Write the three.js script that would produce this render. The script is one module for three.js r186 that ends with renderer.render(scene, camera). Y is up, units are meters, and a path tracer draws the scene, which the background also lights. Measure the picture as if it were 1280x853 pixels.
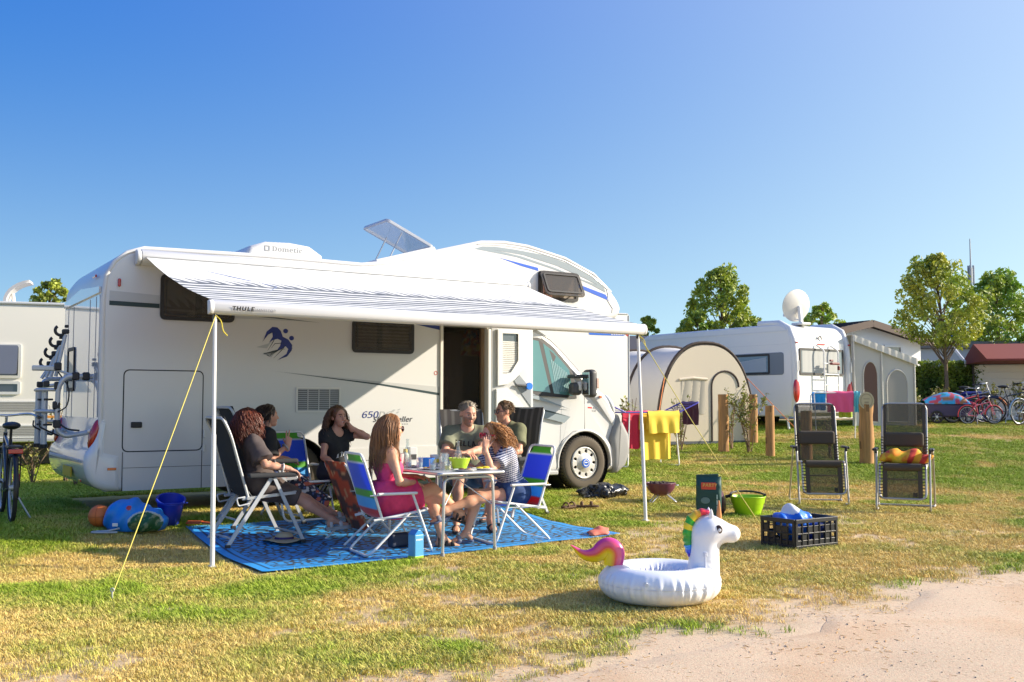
import * as THREE from 'three';
import { mergeGeometries, mergeVertices, toCreasedNormals } from 'three/addons/utils/BufferGeometryUtils.js';
import { RoundedBoxGeometry } from 'three/addons/geometries/RoundedBoxGeometry.js';
import { FontLoader } from 'three/addons/loaders/FontLoader.js';
import { Brush, Evaluator, SUBTRACTION } from 'three-bvh-csg';

// ---------------------------------------------------------------- camera, sky, sun, exposure
const scene = new THREE.Scene();
const camera = new THREE.PerspectiveCamera(37.40, 1024 / 682, 0.1, 2000);
camera.position.set(0, 1.12, 0);
camera.rotation.set(0.0637, 0, 0);                    // 3.65 degrees up
const sunDir = new THREE.Vector3(0.91, 0.407, -0.0795).normalize();
const EXPOSURE = 1.78;
{
  const W = 512, Hh = 256, d = new Float32Array(W * Hh * 4), v = new THREE.Vector3();
  // clear air: pale towards the horizon and towards the sun, deep blue away from it (display values, divided by the exposure)
  const m = [-0.105, 0.062, 0.655], h = [0.70, 0.86, 0.32], g = [1.07, 1.09, 0.70], least = [0.0, 0.13, 0.50];
  for (let j = 0; j < Hh; j++) for (let i = 0; i < W; i++) {
    const th = ((j + 0.5) / Hh - 0.5) * Math.PI, ph = ((i + 0.5) / W - 0.5) * 2 * Math.PI;
    v.set(Math.cos(th) * Math.cos(ph), Math.sin(th), Math.cos(th) * Math.sin(ph));
    const k = Math.exp(-5 * Math.max(0, v.y)), c = Math.pow((1 + v.dot(sunDir)) / 2, 4), o = (j * W + i) * 4;
    for (let n = 0; n < 3; n++) { const b = m[n] + h[n] * k, l = least[n]; d[o + n] = (l + Math.log(1 + Math.exp((b - l) * 32)) / 32 + g[n] * c) / EXPOSURE; }
    d[o + 3] = 1;
  }
  const sky = new THREE.DataTexture(d, W, Hh, THREE.RGBAFormat, THREE.FloatType);
  sky.mapping = THREE.EquirectangularReflectionMapping; sky.magFilter = sky.minFilter = THREE.LinearFilter; sky.needsUpdate = true;
  scene.background = sky; scene.environment = sky;
}
const sun = new THREE.DirectionalLight(new THREE.Color(1.0, 0.885, 0.715), 5.0);
sun.name = 'sun'; sun.position.copy(sunDir).multiplyScalar(60).add(new THREE.Vector3(2, 0, -12)); sun.target.position.set(2, 0, -12);
sun.castShadow = true; sun.shadow.radius = 1.2; sun.shadow.mapSize.set(4096, 4096);
Object.assign(sun.shadow.camera, { left: -32, right: 32, top: 30, bottom: -30, near: 1, far: 140 });
scene.add(sun, sun.target);
// ---------------------------------------------------------------- helpers
let seed = 20240717;
const rnd = () => { seed |= 0; seed = seed + 0x6D2B79F5 | 0; let t = Math.imul(seed ^ seed >>> 15, 1 | seed); t = t + Math.imul(t ^ t >>> 7, 61 | t) ^ t; return ((t ^ t >>> 14) >>> 0) / 4294967296; };
const rr = (a, b) => a + (b - a) * rnd();
const PI = Math.PI, V3 = (x = 0, y = 0, z = 0) => new THREE.Vector3(x, y, z), R = a => a * PI / 180;
const clamp = (x, a = 0, b = 1) => Math.min(b, Math.max(a, x)), lerp = (a, b, t) => a + (b - a) * t;
const sstep = (a, b, x) => { const t = clamp((x - a) / (b - a)); return t * t * (3 - 2 * t); };
const h2 = (i, j, s = 0) => { let h = Math.imul(i, 374761393) + Math.imul(j, 668265263) + Math.imul(s, 974634777); h = Math.imul(h ^ h >>> 13, 1274126177); return ((h ^ h >>> 16) >>> 0) / 4294967296; };
function n2(x, y, s = 0) { const i = Math.floor(x), j = Math.floor(y); let u = x - i, v = y - j; u = u * u * (3 - 2 * u); v = v * v * (3 - 2 * v); return lerp(lerp(h2(i, j, s), h2(i + 1, j, s), u), lerp(h2(i, j + 1, s), h2(i + 1, j + 1, s), u), v); }
const fbm = (x, y, o = 4, s = 0) => { let a = 0, w = 0.5, t = 0; for (let k = 0; k < o; k++) { a += w * n2(x, y, s + k); t += w; w *= 0.5; x *= 2.03; y *= 2.03; } return a / t; };
const h3 = (i, j, k) => h2(i + Math.imul(k, 7919), j, 11);
function n3(x, y, z) { const i = Math.floor(x), j = Math.floor(y), k = Math.floor(z); let u = x - i, v = y - j, w = z - k; u = u * u * (3 - 2 * u); v = v * v * (3 - 2 * v); w = w * w * (3 - 2 * w); return lerp(lerp(lerp(h3(i, j, k), h3(i + 1, j, k), u), lerp(h3(i, j + 1, k), h3(i + 1, j + 1, k), u), v), lerp(lerp(h3(i, j, k + 1), h3(i + 1, j, k + 1), u), lerp(h3(i, j + 1, k + 1), h3(i + 1, j + 1, k + 1), u), v), w); }

// lay of the land: the pitch lies lower than the strip under the motorhome, and the field rises towards the hedge
const VAN = { x: 0.985, z: -13.44, turn: R(32.75) }, vc = Math.cos(VAN.turn), vs = Math.sin(VAN.turn);
const pitchXZ = (lx, lz) => [VAN.x + vc * lx + vs * lz, VAN.z - vs * lx + vc * lz];      // pitch axes (x along the motorhome, z out from its side) to world
const toPitch = (x, z) => [(x - VAN.x) * vc - (z - VAN.z) * vs, (x - VAN.x) * vs + (z - VAN.z) * vc];
function groundY(x, z) {
  const [lx, lz] = toPitch(x, z);
  return -(0.10 + 0.09 * (1 - sstep(-5.7, -1.1, lx))) * sstep(0.3, 2.3, lz) + 0.7 * sstep(14, 27, -z);
}
const P = (lx, lz, y = 0) => { const [x, z] = pitchXZ(lx, lz); return [x, groundY(x, z) + y, z]; };
const W = (x, z, y = 0) => [x, groundY(x, z) + y, z];

const mats = new Map();
function mat(color, rough = 0.6, o = {}) {
  const key = JSON.stringify([color, rough, Object.keys(o).map(k => [k, o[k] && o[k].isTexture ? o[k].id : o[k]])]);
  if (mats.has(key)) return mats.get(key);
  const c = color === null ? new THREE.Color(1, 1, 1) : Array.isArray(color) ? new THREE.Color().setRGB(...color) : new THREE.Color(color);
  const phys = ['clearcoat', 'transmission', 'sheen', 'ior', 'anisotropy'].some(k => k in o);
  const m = new (phys ? THREE.MeshPhysicalMaterial : THREE.MeshStandardMaterial)({ color: c, roughness: rough, metalness: 0, side: THREE.DoubleSide, ...o });
  mats.set(key, m); return m;
}
const clean = g => { g = g.index ? g.toNonIndexed() : g; for (const k of Object.keys(g.attributes)) if (!['position', 'normal', 'uv', 'color'].includes(k)) g.deleteAttribute(k); g.morphAttributes = {}; return g; };
function merge(list) {
  if (!Array.isArray(list)) return list;
  if (list.length === 1) return list[0];
  const gs = list.map(clean), anyC = gs.some(g => g.attributes.color), allU = gs.every(g => g.attributes.uv);
  for (const g of gs) {
    if (!allU) g.deleteAttribute('uv');
    if (anyC && !g.attributes.color) g.setAttribute('color', new THREE.BufferAttribute(new Float32Array(g.attributes.position.count * 3).fill(1), 3));
    if (!g.attributes.normal) g.computeVertexNormals();
  }
  return mergeGeometries(gs);
}
const taken = new Map();
const numbered = n => { const k = taken.get(n) || 0; taken.set(n, k + 1); return k ? `${n}_${String(k).padStart(3, '0')}` : n; };
function obj(name, geos, m, parent = scene) {
  const o = new THREE.Mesh(merge(geos), m); o.name = parent === scene ? numbered(name) : name;
  o.castShadow = o.receiveShadow = true; parent.add(o); return o;
}
function tag(o, label, category, group, kind) { Object.assign(o.userData, label ? { label } : {}, category ? { category } : {}, group ? { group } : {}, kind ? { kind } : {}); return o; }
function thing(name, label, category, pos = [0, 0, 0], turn = 0, group) {
  const o = new THREE.Group(); o.name = numbered(name); scene.add(o); o.position.set(...pos); o.rotation.y = turn;
  return tag(o, label, category, group);
}
function dup(o, pos, turn, label) {
  const c = o.clone(); c.userData = { ...o.userData }; c.name = numbered(o.name.replace(/_\d{3}$/, '')); scene.add(c); c.position.set(...pos); c.rotation.y = turn; if (label) c.userData.label = label; return c;
}
// geometry helpers
const mv = (g, x = 0, y = 0, z = 0) => g.translate(x, y, z);
const bx = (w, h, d, x = 0, y = 0, z = 0) => new THREE.BoxGeometry(w, h, d).translate(x, y, z);
const rbx = (w, h, d, r, x = 0, y = 0, z = 0, s = 2) => new RoundedBoxGeometry(w, h, d, s, Math.min(r, w / 2.01, h / 2.01, d / 2.01)).translate(x, y, z);
const cyl = (r1, r2, h, x = 0, y = 0, z = 0, n = 20, open = false) => new THREE.CylinderGeometry(r1, r2, h, n, 1, open).translate(x, y, z);
const sph = (r, x = 0, y = 0, z = 0, a = 20, b = 14) => new THREE.SphereGeometry(r, a, b).translate(x, y, z);
function bar(a, b, r, n = 8, r2 = r) {
  const A = V3(...a), B = V3(...b), d = B.clone().sub(A), g = new THREE.CylinderGeometry(r2, r, d.length(), n);
  g.applyQuaternion(new THREE.Quaternion().setFromUnitVectors(V3(0, 1, 0), d.normalize())); return g.translate((A.x + B.x) / 2, (A.y + B.y) / 2, (A.z + B.z) / 2);
}
function beam(a, b, w, h) {      // rectangular bar: w across, h along the plane's up
  const A = V3(...a), B = V3(...b), d = B.clone().sub(A), g = new THREE.BoxGeometry(w, h, d.length());
  const m = new THREE.Matrix4().lookAt(V3(), d, Math.abs(d.x) + Math.abs(d.z) < 1e-6 ? V3(1, 0, 0) : V3(0, 1, 0)); g.applyMatrix4(m); return g.translate((A.x + B.x) / 2, (A.y + B.y) / 2, (A.z + B.z) / 2);
}
const curve = (pts, closed = false, t = 0.5) => new THREE.CatmullRomCurve3(pts.map(p => V3(...p)), closed, 'catmullrom', t);
const tube = (pts, r, seg = 24, n = 7, closed = false) => new THREE.TubeGeometry(curve(pts, closed), seg, r, n, closed);
function bent(pts, r, rad = 0.05, n = 8, closed = false) {      // tube through corners that are rounded by rad
  const v = pts.map(p => V3(...p)), path = new THREE.CurvePath(), N = v.length; let prev = null, first = null;
  for (let i = 0; i < N; i++) {
    if (!closed && (i === 0 || i === N - 1)) { if (prev) path.add(new THREE.LineCurve3(prev, v[i])); prev = v[i]; continue; }
    const a = v[(i + N - 1) % N], b = v[i], c = v[(i + 1) % N], k = Math.min(rad, a.distanceTo(b) * 0.48, b.distanceTo(c) * 0.48);
    const p = b.clone().add(a.clone().sub(b).setLength(k)), q = b.clone().add(c.clone().sub(b).setLength(k));
    if (prev) path.add(new THREE.LineCurve3(prev, p)); else first = p;
    path.add(new THREE.QuadraticBezierCurve3(p, b, q)); prev = q;
  }
  if (closed) path.add(new THREE.LineCurve3(prev, first));
  // sample each piece so that the bends stay round
  const out = []; for (const c of path.curves) { const k = c.isLineCurve3 ? 1 : 5; for (let i = 0; i < k; i++) out.push(c.getPoint(i / k)); }
  if (!closed) out.push(v[N - 1]);
  return polyTube(out, r, n, closed);
}
function polyTube(pts, r, n = 8, closed = false) {
  const N = pts.length, pos = [], idx = [], rf = typeof r === 'function' ? r : () => r; let up = null;
  for (let i = 0; i < N; i++) {
    const a = pts[closed ? (i + N - 1) % N : Math.max(0, i - 1)], b = pts[closed ? (i + 1) % N : Math.min(N - 1, i + 1)], t = b.clone().sub(a).normalize();
    if (!up) up = Math.abs(t.y) < 0.9 ? V3(0, 1, 0) : V3(1, 0, 0);
    const s = t.clone().cross(up).normalize(), u = s.clone().cross(t).normalize(); up = u.clone();
    for (let k = 0; k < n; k++) { const q = k / n * 2 * PI, rad = rf(i / (N - 1)); const w = pts[i].clone().addScaledVector(s, Math.cos(q) * rad).addScaledVector(u, Math.sin(q) * rad); pos.push(w.x, w.y, w.z); }
  }
  const rings = closed ? N : N - 1;
  for (let i = 0; i < rings; i++) for (let k = 0; k < n; k++) { const a = i * n + k, b = i * n + (k + 1) % n, c = ((i + 1) % N) * n + k, d = ((i + 1) % N) * n + (k + 1) % n; idx.push(a, c, b, b, c, d); }
  if (!closed) for (const [o, flip] of [[0, 0], [(N - 1) * n, 1]]) for (let k = 1; k < n - 1; k++) flip ? idx.push(o, o + k + 1, o + k) : idx.push(o, o + k, o + k + 1);
  const g = new THREE.BufferGeometry(); g.setAttribute('position', new THREE.Float32BufferAttribute(pos, 3)); g.setIndex(idx); g.computeVertexNormals(); return g;
}
const shapeOf = (pts, smooth) => { const s = new THREE.Shape(); if (smooth) { s.moveTo(...pts[0]); s.splineThru(pts.slice(1).concat([pts[0]]).map(p => new THREE.Vector2(...p))); } else s.setFromPoints(pts.map(p => new THREE.Vector2(...p))); return s; };
const ext = (pts, d, bev = 0, o = {}) => new THREE.ExtrudeGeometry((pts instanceof THREE.Shape) ? pts : shapeOf(pts), { depth: d - 2 * bev, bevelEnabled: bev > 0, bevelSize: bev, bevelThickness: bev, bevelOffset: -bev, bevelSegments: o.seg || 2, curveSegments: o.cs || 12, ...o }).translate(0, 0, bev);
const lathe = (pts, n = 28) => new THREE.LatheGeometry(pts.map(p => new THREE.Vector2(...p)), n);
function rrShape(x0, y0, x1, y1, r) { const s = new THREE.Shape(); s.moveTo(x0 + r, y0); s.lineTo(x1 - r, y0); s.quadraticCurveTo(x1, y0, x1, y0 + r); s.lineTo(x1, y1 - r); s.quadraticCurveTo(x1, y1, x1 - r, y1); s.lineTo(x0 + r, y1); s.quadraticCurveTo(x0, y1, x0, y1 - r); s.lineTo(x0, y0 + r); s.quadraticCurveTo(x0, y0, x0 + r, y0); return s; }
function frameShape(x0, y0, x1, y1, r, w) { const s = rrShape(x0, y0, x1, y1, r); s.holes.push(new THREE.Path(rrShape(x0 + w, y0 + w, x1 - w, y1 - w, Math.max(0.005, r - w)).getPoints(8))); return s; }
function gridGeo(nu, nv, f, color) {      // f(u, v) -> [x, y, z]
  const p = [], uv = [], ix = [], col = [];
  for (let j = 0; j <= nv; j++) for (let i = 0; i <= nu; i++) { const u = i / nu, v = j / nv; p.push(...f(u, v)); uv.push(u, v); if (color) col.push(...color(u, v)); }
  for (let j = 0; j < nv; j++) for (let i = 0; i < nu; i++) { const a = j * (nu + 1) + i, b = a + 1, c = a + nu + 1, d = c + 1; ix.push(a, b, d, a, d, c); }
  const g = new THREE.BufferGeometry(); g.setAttribute('position', new THREE.Float32BufferAttribute(p, 3)); g.setAttribute('uv', new THREE.Float32BufferAttribute(uv, 2));
  if (color) g.setAttribute('color', new THREE.Float32BufferAttribute(col, 3)); g.setIndex(ix); g.computeVertexNormals(); return g;
}
const thick = (nu, nv, f, t, color) => { const a = gridGeo(nu, nv, f, color), b = a.clone(), n = a.attributes.normal, q = b.attributes.position; for (let i = 0; i < q.count; i++) q.setXYZ(i, q.getX(i) - n.getX(i) * t, q.getY(i) - n.getY(i) * t, q.getZ(i) - n.getZ(i) * t); const ix = b.index.array; for (let i = 0; i < ix.length; i += 3) { const k = ix[i]; ix[i] = ix[i + 1]; ix[i + 1] = k; } b.computeVertexNormals();
  // rim
  const ring = []; for (let i = 0; i < nu; i++) ring.push(i); for (let j = 0; j < nv; j++) ring.push(j * (nu + 1) + nu); for (let i = nu; i > 0; i--) ring.push(nv * (nu + 1) + i); for (let j = nv; j > 0; j--) ring.push(j * (nu + 1));
  const P0 = a.attributes.position, rp = [], ri = [], rc = [], uvs = []; ring.forEach((k, i) => { rp.push(P0.getX(k), P0.getY(k), P0.getZ(k), q.getX(k), q.getY(k), q.getZ(k)); uvs.push(0, 0, 0, 0); if (color) for (let s = 0; s < 2; s++) rc.push(a.attributes.color.getX(k), a.attributes.color.getY(k), a.attributes.color.getZ(k)); const m = (i + 1) % ring.length; ri.push(2 * i, 2 * i + 1, 2 * m, 2 * m, 2 * i + 1, 2 * m + 1); });
  const r = new THREE.BufferGeometry(); r.setAttribute('position', new THREE.Float32BufferAttribute(rp, 3)); r.setAttribute('uv', new THREE.Float32BufferAttribute(uvs, 2)); if (color) r.setAttribute('color', new THREE.Float32BufferAttribute(rc, 3)); r.setIndex(ri); r.computeVertexNormals();
  return merge([a, b, r]); };
function paint(g, f) { const p = g.attributes.position, c = new Float32Array(p.count * 3); for (let i = 0; i < p.count; i++) c.set(f(p.getX(i), p.getY(i), p.getZ(i), i), i * 3); g.setAttribute('color', new THREE.BufferAttribute(c, 3)); return g; }
const lin = h => { const c = new THREE.Color(h); return [c.r, c.g, c.b]; };
function canvasTex(w, h, draw, repeat) { const c = document.createElement('canvas'); c.width = w; c.height = h; draw(c.getContext('2d'), w, h); const t = new THREE.CanvasTexture(c); t.colorSpace = THREE.SRGBColorSpace; if (repeat) { t.wrapS = t.wrapT = THREE.RepeatWrapping; t.repeat.set(...repeat); } return t; }
function dataTex(n, f, srgb = false, m = n) { const d = new Uint8Array(n * m * 4); for (let j = 0; j < m; j++) for (let i = 0; i < n; i++) { const c = f(i / n, j / m, i, j), o = (j * n + i) * 4; d[o] = clamp(c[0]) * 255; d[o + 1] = clamp(c[1]) * 255; d[o + 2] = clamp(c[2]) * 255; d[o + 3] = 255; } const t = new THREE.DataTexture(d, n, m); t.wrapS = t.wrapT = THREE.RepeatWrapping; t.magFilter = THREE.LinearFilter; t.minFilter = THREE.LinearMipmapLinearFilter; if (srgb) t.colorSpace = THREE.SRGBColorSpace; t.needsUpdate = true; return t; }
const fonts = { sans: await new FontLoader().loadAsync('fonts/droid/droid_sans_bold.typeface.json'), light: await new FontLoader().loadAsync('fonts/droid/droid_sans_regular.typeface.json'), serif: await new FontLoader().loadAsync('fonts/droid/droid_serif_bold.typeface.json') };
function lettering(s, size, slant = 0, font = 'sans', sx = 1, depth = 0.002) { const g = new THREE.ExtrudeGeometry(fonts[font].generateShapes(s, size), { depth, bevelEnabled: false, curveSegments: 4 }), p = g.attributes.position; for (let i = 0; i < p.count; i++) p.setX(i, p.getX(i) * sx + slant * p.getY(i)); g.computeVertexNormals(); return g; }
// signed distance meshes (surface nets)
function nets(fn, lo, hi, cell, color) {
  const nx = Math.ceil((hi[0] - lo[0]) / cell) + 1, ny = Math.ceil((hi[1] - lo[1]) / cell) + 1, nz = Math.ceil((hi[2] - lo[2]) / cell) + 1, F = new Float32Array(nx * ny * nz), S = 4, big = cell * S * 1.75;
  // coarse blocks far from the surface are skipped
  for (let K = 0; K < nz; K += S) for (let J = 0; J < ny; J += S) for (let I = 0; I < nx; I += S) {
    const c = fn(lo[0] + (I + 1.5) * cell, lo[1] + (J + 1.5) * cell, lo[2] + (K + 1.5) * cell), far = Math.abs(c) > big * 1.6;
    for (let k = K; k < Math.min(nz, K + S); k++) for (let j = J; j < Math.min(ny, J + S); j++) for (let i = I; i < Math.min(nx, I + S); i++) F[(k * ny + j) * nx + i] = far ? c : fn(lo[0] + i * cell, lo[1] + j * cell, lo[2] + k * cell);
  }
  const id = new Int32Array(nx * ny * nz).fill(-1), pos = [], ix = [], at = (i, j, k) => (k * ny + j) * nx + i;
  for (let k = 0; k < nz - 1; k++) for (let j = 0; j < ny - 1; j++) for (let i = 0; i < nx - 1; i++) {
    let x = 0, y = 0, z = 0, n = 0, m = 0; const v = [];
    for (let q = 0; q < 8; q++) { v[q] = F[at(i + (q & 1), j + (q >> 1 & 1), k + (q >> 2))]; if (v[q] < 0) m |= 1 << q; }
    if (m === 0 || m === 255) continue;
    for (let a = 0; a < 8; a++) for (let s = 0; s < 3; s++) { const b = a | 1 << s; if (b === a || (m >> a & 1) === (m >> b & 1)) continue; const t = v[a] / (v[a] - v[b]); x += (a & 1) + (s === 0 ? t : 0); y += (a >> 1 & 1) + (s === 1 ? t : 0); z += (a >> 2) + (s === 2 ? t : 0); n++; }
    id[at(i, j, k)] = pos.length / 3; pos.push(lo[0] + (i + x / n) * cell, lo[1] + (j + y / n) * cell, lo[2] + (k + z / n) * cell);
  }
  for (let k = 1; k < nz - 1; k++) for (let j = 1; j < ny - 1; j++) for (let i = 1; i < nx - 1; i++) {
    const s = F[at(i, j, k)] < 0;
    const quad = (a, b, c, d) => { if (Math.min(a, b, c, d) < 0) return; s ? ix.push(a, b, c, a, c, d) : ix.push(a, c, b, a, d, c); };
    if (s !== F[at(i + 1, j, k)] < 0) quad(id[at(i, j - 1, k - 1)], id[at(i, j, k - 1)], id[at(i, j, k)], id[at(i, j - 1, k)]);
    if (s !== F[at(i, j + 1, k)] < 0) quad(id[at(i - 1, j, k - 1)], id[at(i - 1, j, k)], id[at(i, j, k)], id[at(i, j, k - 1)]);
    if (s !== F[at(i, j, k + 1)] < 0) quad(id[at(i - 1, j - 1, k)], id[at(i, j - 1, k)], id[at(i, j, k)], id[at(i - 1, j, k)]);
  }
  const g = new THREE.BufferGeometry(); g.setAttribute('position', new THREE.Float32BufferAttribute(pos, 3)); g.setIndex(ix); g.computeVertexNormals();
  if (color) paint(g, color); return g;
}
const smin = (a, b, k) => { const h = Math.max(k - Math.abs(a - b), 0) / k; return Math.min(a, b) - h * h * k * 0.25; };
const smax = (a, b, k) => -smin(-a, -b, k);
function cap(x, y, z, a, b, ra, rb = ra) { const bxx = b[0] - a[0], by = b[1] - a[1], bz = b[2] - a[2], px = x - a[0], py = y - a[1], pz = z - a[2], t = clamp((px * bxx + py * by + pz * bz) / (bxx * bxx + by * by + bz * bz + 1e-9)); return Math.hypot(px - bxx * t, py - by * t, pz - bz * t) - lerp(ra, rb, t); }
const ell = (x, y, z, c, r) => { const a = (x - c[0]) / r[0], b = (y - c[1]) / r[1], d = (z - c[2]) / r[2], k = Math.hypot(a, b, d); return (k - 1) * Math.min(r[0], r[1], r[2]); };
// shared materials
const WHITE = mat([0.635, 0.63, 0.62], 0.32, { clearcoat: 0.35, clearcoatRoughness: 0.15 }), PLASTIC = mat([0.72, 0.71, 0.68], 0.5), ALU = mat([0.62, 0.62, 0.63], 0.34, { metalness: 0.75 }), GREYTUBE = mat([0.50, 0.52, 0.54], 0.42, { metalness: 0.35 }), WTUBE = mat([0.76, 0.76, 0.75], 0.4), BLACK = mat([0.018, 0.018, 0.02], 0.5), RUBBER = mat([0.028, 0.026, 0.025], 0.85), DARK = mat([0.008, 0.008, 0.009], 0.9), VC = mat(null, 0.85, { vertexColors: true });
// ---------------------------------------------------------------- the ground
// how bare (sand) and how dry a spot of the field is
const pathEdge = lx => 6.35 + 0.55 * (fbm(lx * 0.55 + 3, 2.7, 3, 5) - 0.5) + 0.5 * (fbm(lx * 1.9, 7.1, 3, 6) - 0.5);
function spot(x, z) {
  const [lx, lz] = toPitch(x, z), e = pathEdge(lx) + 0.9 * (fbm(x * 2.3, z * 2.3, 3, 9) - 0.5);
  let bare = sstep(-0.55, 0.35, lz - e);
  bare = Math.max(bare, 0.6 * sstep(0.56, 0.72, fbm(x * 0.9 + 11, z * 0.9, 3, 21)) * sstep(-3.0, -0.3, lz - e), 0.55 * sstep(0.60, 0.72, fbm(x * 1.5 + 5, z * 1.5, 3, 23)) * sstep(1.8, 3.0, lz));
  const strip = sstep(-1.0, -0.4, lz) * (1 - sstep(0.1, 0.7, lz)) * sstep(0.6, 1.2, lx);                                     // trodden border by the posts
  let dry = 0.62 * fbm(x * 0.45, z * 0.45, 3, 31) + 0.55 * fbm(x * 1.7, z * 1.7, 3, 41);
  dry += 0.10 * sstep(2.2, 4.2, lz) - 0.10 * sstep(13, 20, -z) * sstep(-2, 4, x) - 0.05 * strip - 0.25 * (1 - sstep(-0.3, 1.6, lz)) * (1 - sstep(-2, 2, x));
  dry -= 0.34 * sstep(0.52, 0.68, fbm(x * 0.7 + 40, z * 0.7, 3, 51)); dry += 0.22 * sstep(0.56, 0.7, fbm(x * 0.9 - 20, z * 1.3, 3, 53));
  return [clamp(bare), clamp((dry - 0.395) * 2.4), lx, lz];
}
const sandC = [0.72, 0.575, 0.385], strawC = [0.63, 0.465, 0.175], greenC = [0.26, 0.36, 0.022], soilC = [0.44, 0.31, 0.15];
const mix3 = (a, b, t) => [lerp(a[0], b[0], t), lerp(a[1], b[1], t), lerp(a[2], b[2], t)];
const grain = dataTex(512, (u, v, i, j) => { const a = 0.85 + 0.06 * h2(i, j, 3) + 0.06 * h2(i >> 1, j >> 1, 4) + 0.05 * h2(i >> 2, j >> 2, 6) - (h2(i >> 1, j >> 1, 8) > 0.985 ? 0.28 : 0) - (h2(i >> 2, j >> 2, 9) > 0.99 ? 0.18 : 0), b = a * (0.94 + 0.06 * h2(i >> 2, j >> 2, 5)); return [a, b, b]; }, true);
grain.repeat.set(1, 1);
const grainBump = dataTex(512, (u, v, i, j) => { const a = 0.5 * h2(i, j, 13) + 0.3 * h2(i >> 1, j >> 1, 14) + 0.2 * h2(i >> 3, j >> 3, 15); return [a, a, a]; });
{
  const axis = (fine0, fine1, step, far) => { const a = []; for (let t = fine0; t <= fine1 + 1e-6; t += step) a.push(t); let s = step; for (let t = fine1; t < far;) { s *= 1.35; t += s; a.push(t); } s = step; for (let t = fine0; t > -far;) { s *= 1.35; t -= s; a.unshift(t); } return a; };
  const xs = axis(-8, 16, 0.11, 500), zs = axis(-27, -3.6, 0.11, 500), pos = [], col = [], uv = [], ix = [];
  for (const z of zs) for (const x of xs) {
    const [b, d, lx, lz] = spot(x, z), near = Math.abs(x) < 60 && Math.abs(z) < 60;
    pos.push(x, groundY(x, z) - 0.012 + (near ? 0.022 * (fbm(x * 1.6, z * 1.6, 3, 61) - 0.5) * (lz > 0.4 ? 1 : 0.3) * (1 - b) : 0) - 0.05 * sstep(0.5, 1.1, lz - pathEdge(lx)), z);
    let c = mix3(mix3(greenC, soilC, 0.6), mix3(strawC, soilC, 0.45), d); c = mix3(c, sandC, b); const k = 0.88 + 0.24 * fbm(x * 5, z * 5, 2, 71);
    col.push(c[0] * k, c[1] * k, c[2] * k); uv.push(x * 0.8, z * 0.8);
  }
  for (let j = 0; j < zs.length - 1; j++) for (let i = 0; i < xs.length - 1; i++) { const a = j * xs.length + i, b = a + 1, c = a + xs.length, d = c + 1; ix.push(a, c, b, b, c, d); }
  const g = new THREE.BufferGeometry(); g.setAttribute('position', new THREE.Float32BufferAttribute(pos, 3)); g.setAttribute('color', new THREE.Float32BufferAttribute(col, 3)); g.setAttribute('uv', new THREE.Float32BufferAttribute(uv, 2)); g.setIndex(ix); g.computeVertexNormals();
  tag(obj('ground', g, mat(null, 1, { vertexColors: true, map: grain, bumpMap: grainBump, bumpScale: 0.0025 })), 'dry campsite ground under the grass and sand', 'ground', null, 'structure');
}
// sandy track along the pitch
{
  const g = gridGeo(260, 60, (u, v) => {
    const lx = lerp(-14, 16, u), e = pathEdge(lx) + 0.35 + 0.5 * (fbm(lx * 2.6, 1.3, 3, 77) - 0.5), lz = lerp(e, 14, v * v * 0.6 + v * 0.4), [x, z] = pitchXZ(lx, lz);
    return [x, groundY(x, z) + 0.004 * sstep(0, 0.05, v) + 0.016 * (fbm(x * 1.1, z * 1.1, 4, 81) - 0.5) * sstep(0, 0.08, v) - 0.010 * (1 - sstep(0, 0.03, v)), z];
  });
  const p = g.attributes.position, uv = g.attributes.uv, col = [];
  for (let i = 0; i < p.count; i++) { const x = p.getX(i), z = p.getZ(i); uv.setXY(i, x * 0.8, z * 0.8); const k = 0.86 + 0.28 * fbm(x * 1.4, z * 1.4, 4, 91), w = 0.32 * sstep(0.5, 0.72, fbm(x * 2.1, z * 2.1, 3, 95)); const c = mix3(sandC, [0.60, 0.36, 0.17], w); col.push(c[0] * k, c[1] * k, c[2] * k); }
  g.setAttribute('color', new THREE.Float32BufferAttribute(col, 3));
  tag(obj('sand_path', g, mat(null, 1, { vertexColors: true, map: grain, bumpMap: grainBump, bumpScale: 0.0022 })), 'pale sandy track along the edge of the grass', 'path', null, 'structure');
}
// grass: tufts of blades; carpet and sand stay free
const onCarpet = (lx, lz) => lx > -5.5 && lx < -1.9 && lz > 0.98 && lz < 3.12;
const underVan = (lx, lz) => lx > -6 && lx < 0.9 && lz < -0.5 && lz > -2.6;
function tuftGeo(n, h, w, spread) {
  const pos = [], ix = [], nr = [];
  for (let b = 0; b < n; b++) {
    const a = rr(0, 2 * PI), r = spread * Math.sqrt(rnd()), x = Math.cos(a) * r, z = Math.sin(a) * r, q = rr(0, 2 * PI), hh = h * rr(0.5, 1.15), lean = hh * rr(0.3, 1.7), dx = Math.cos(q), dz = Math.sin(q), o = pos.length / 3, ww = w * rr(0.6, 1.2);
    pos.push(x - dz * ww / 2, -0.012, z + dx * ww / 2, x + dz * ww / 2, -0.012, z - dx * ww / 2, x + dx * lean * 0.4 - dz * ww * 0.42, hh * 0.6, z + dz * lean * 0.4 + dx * ww * 0.42, x + dx * lean * 0.4 + dz * ww * 0.42, hh * 0.6, z + dz * lean * 0.4 - dx * ww * 0.42, x + dx * lean, hh * 0.95, z + dz * lean);
    ix.push(o, o + 1, o + 2, o + 1, o + 3, o + 2, o + 2, o + 3, o + 4);
  }
  const g = new THREE.BufferGeometry(); g.setAttribute('position', new THREE.Float32BufferAttribute(pos, 3)); g.setIndex(ix); g.computeVertexNormals(); return g;
}
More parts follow.
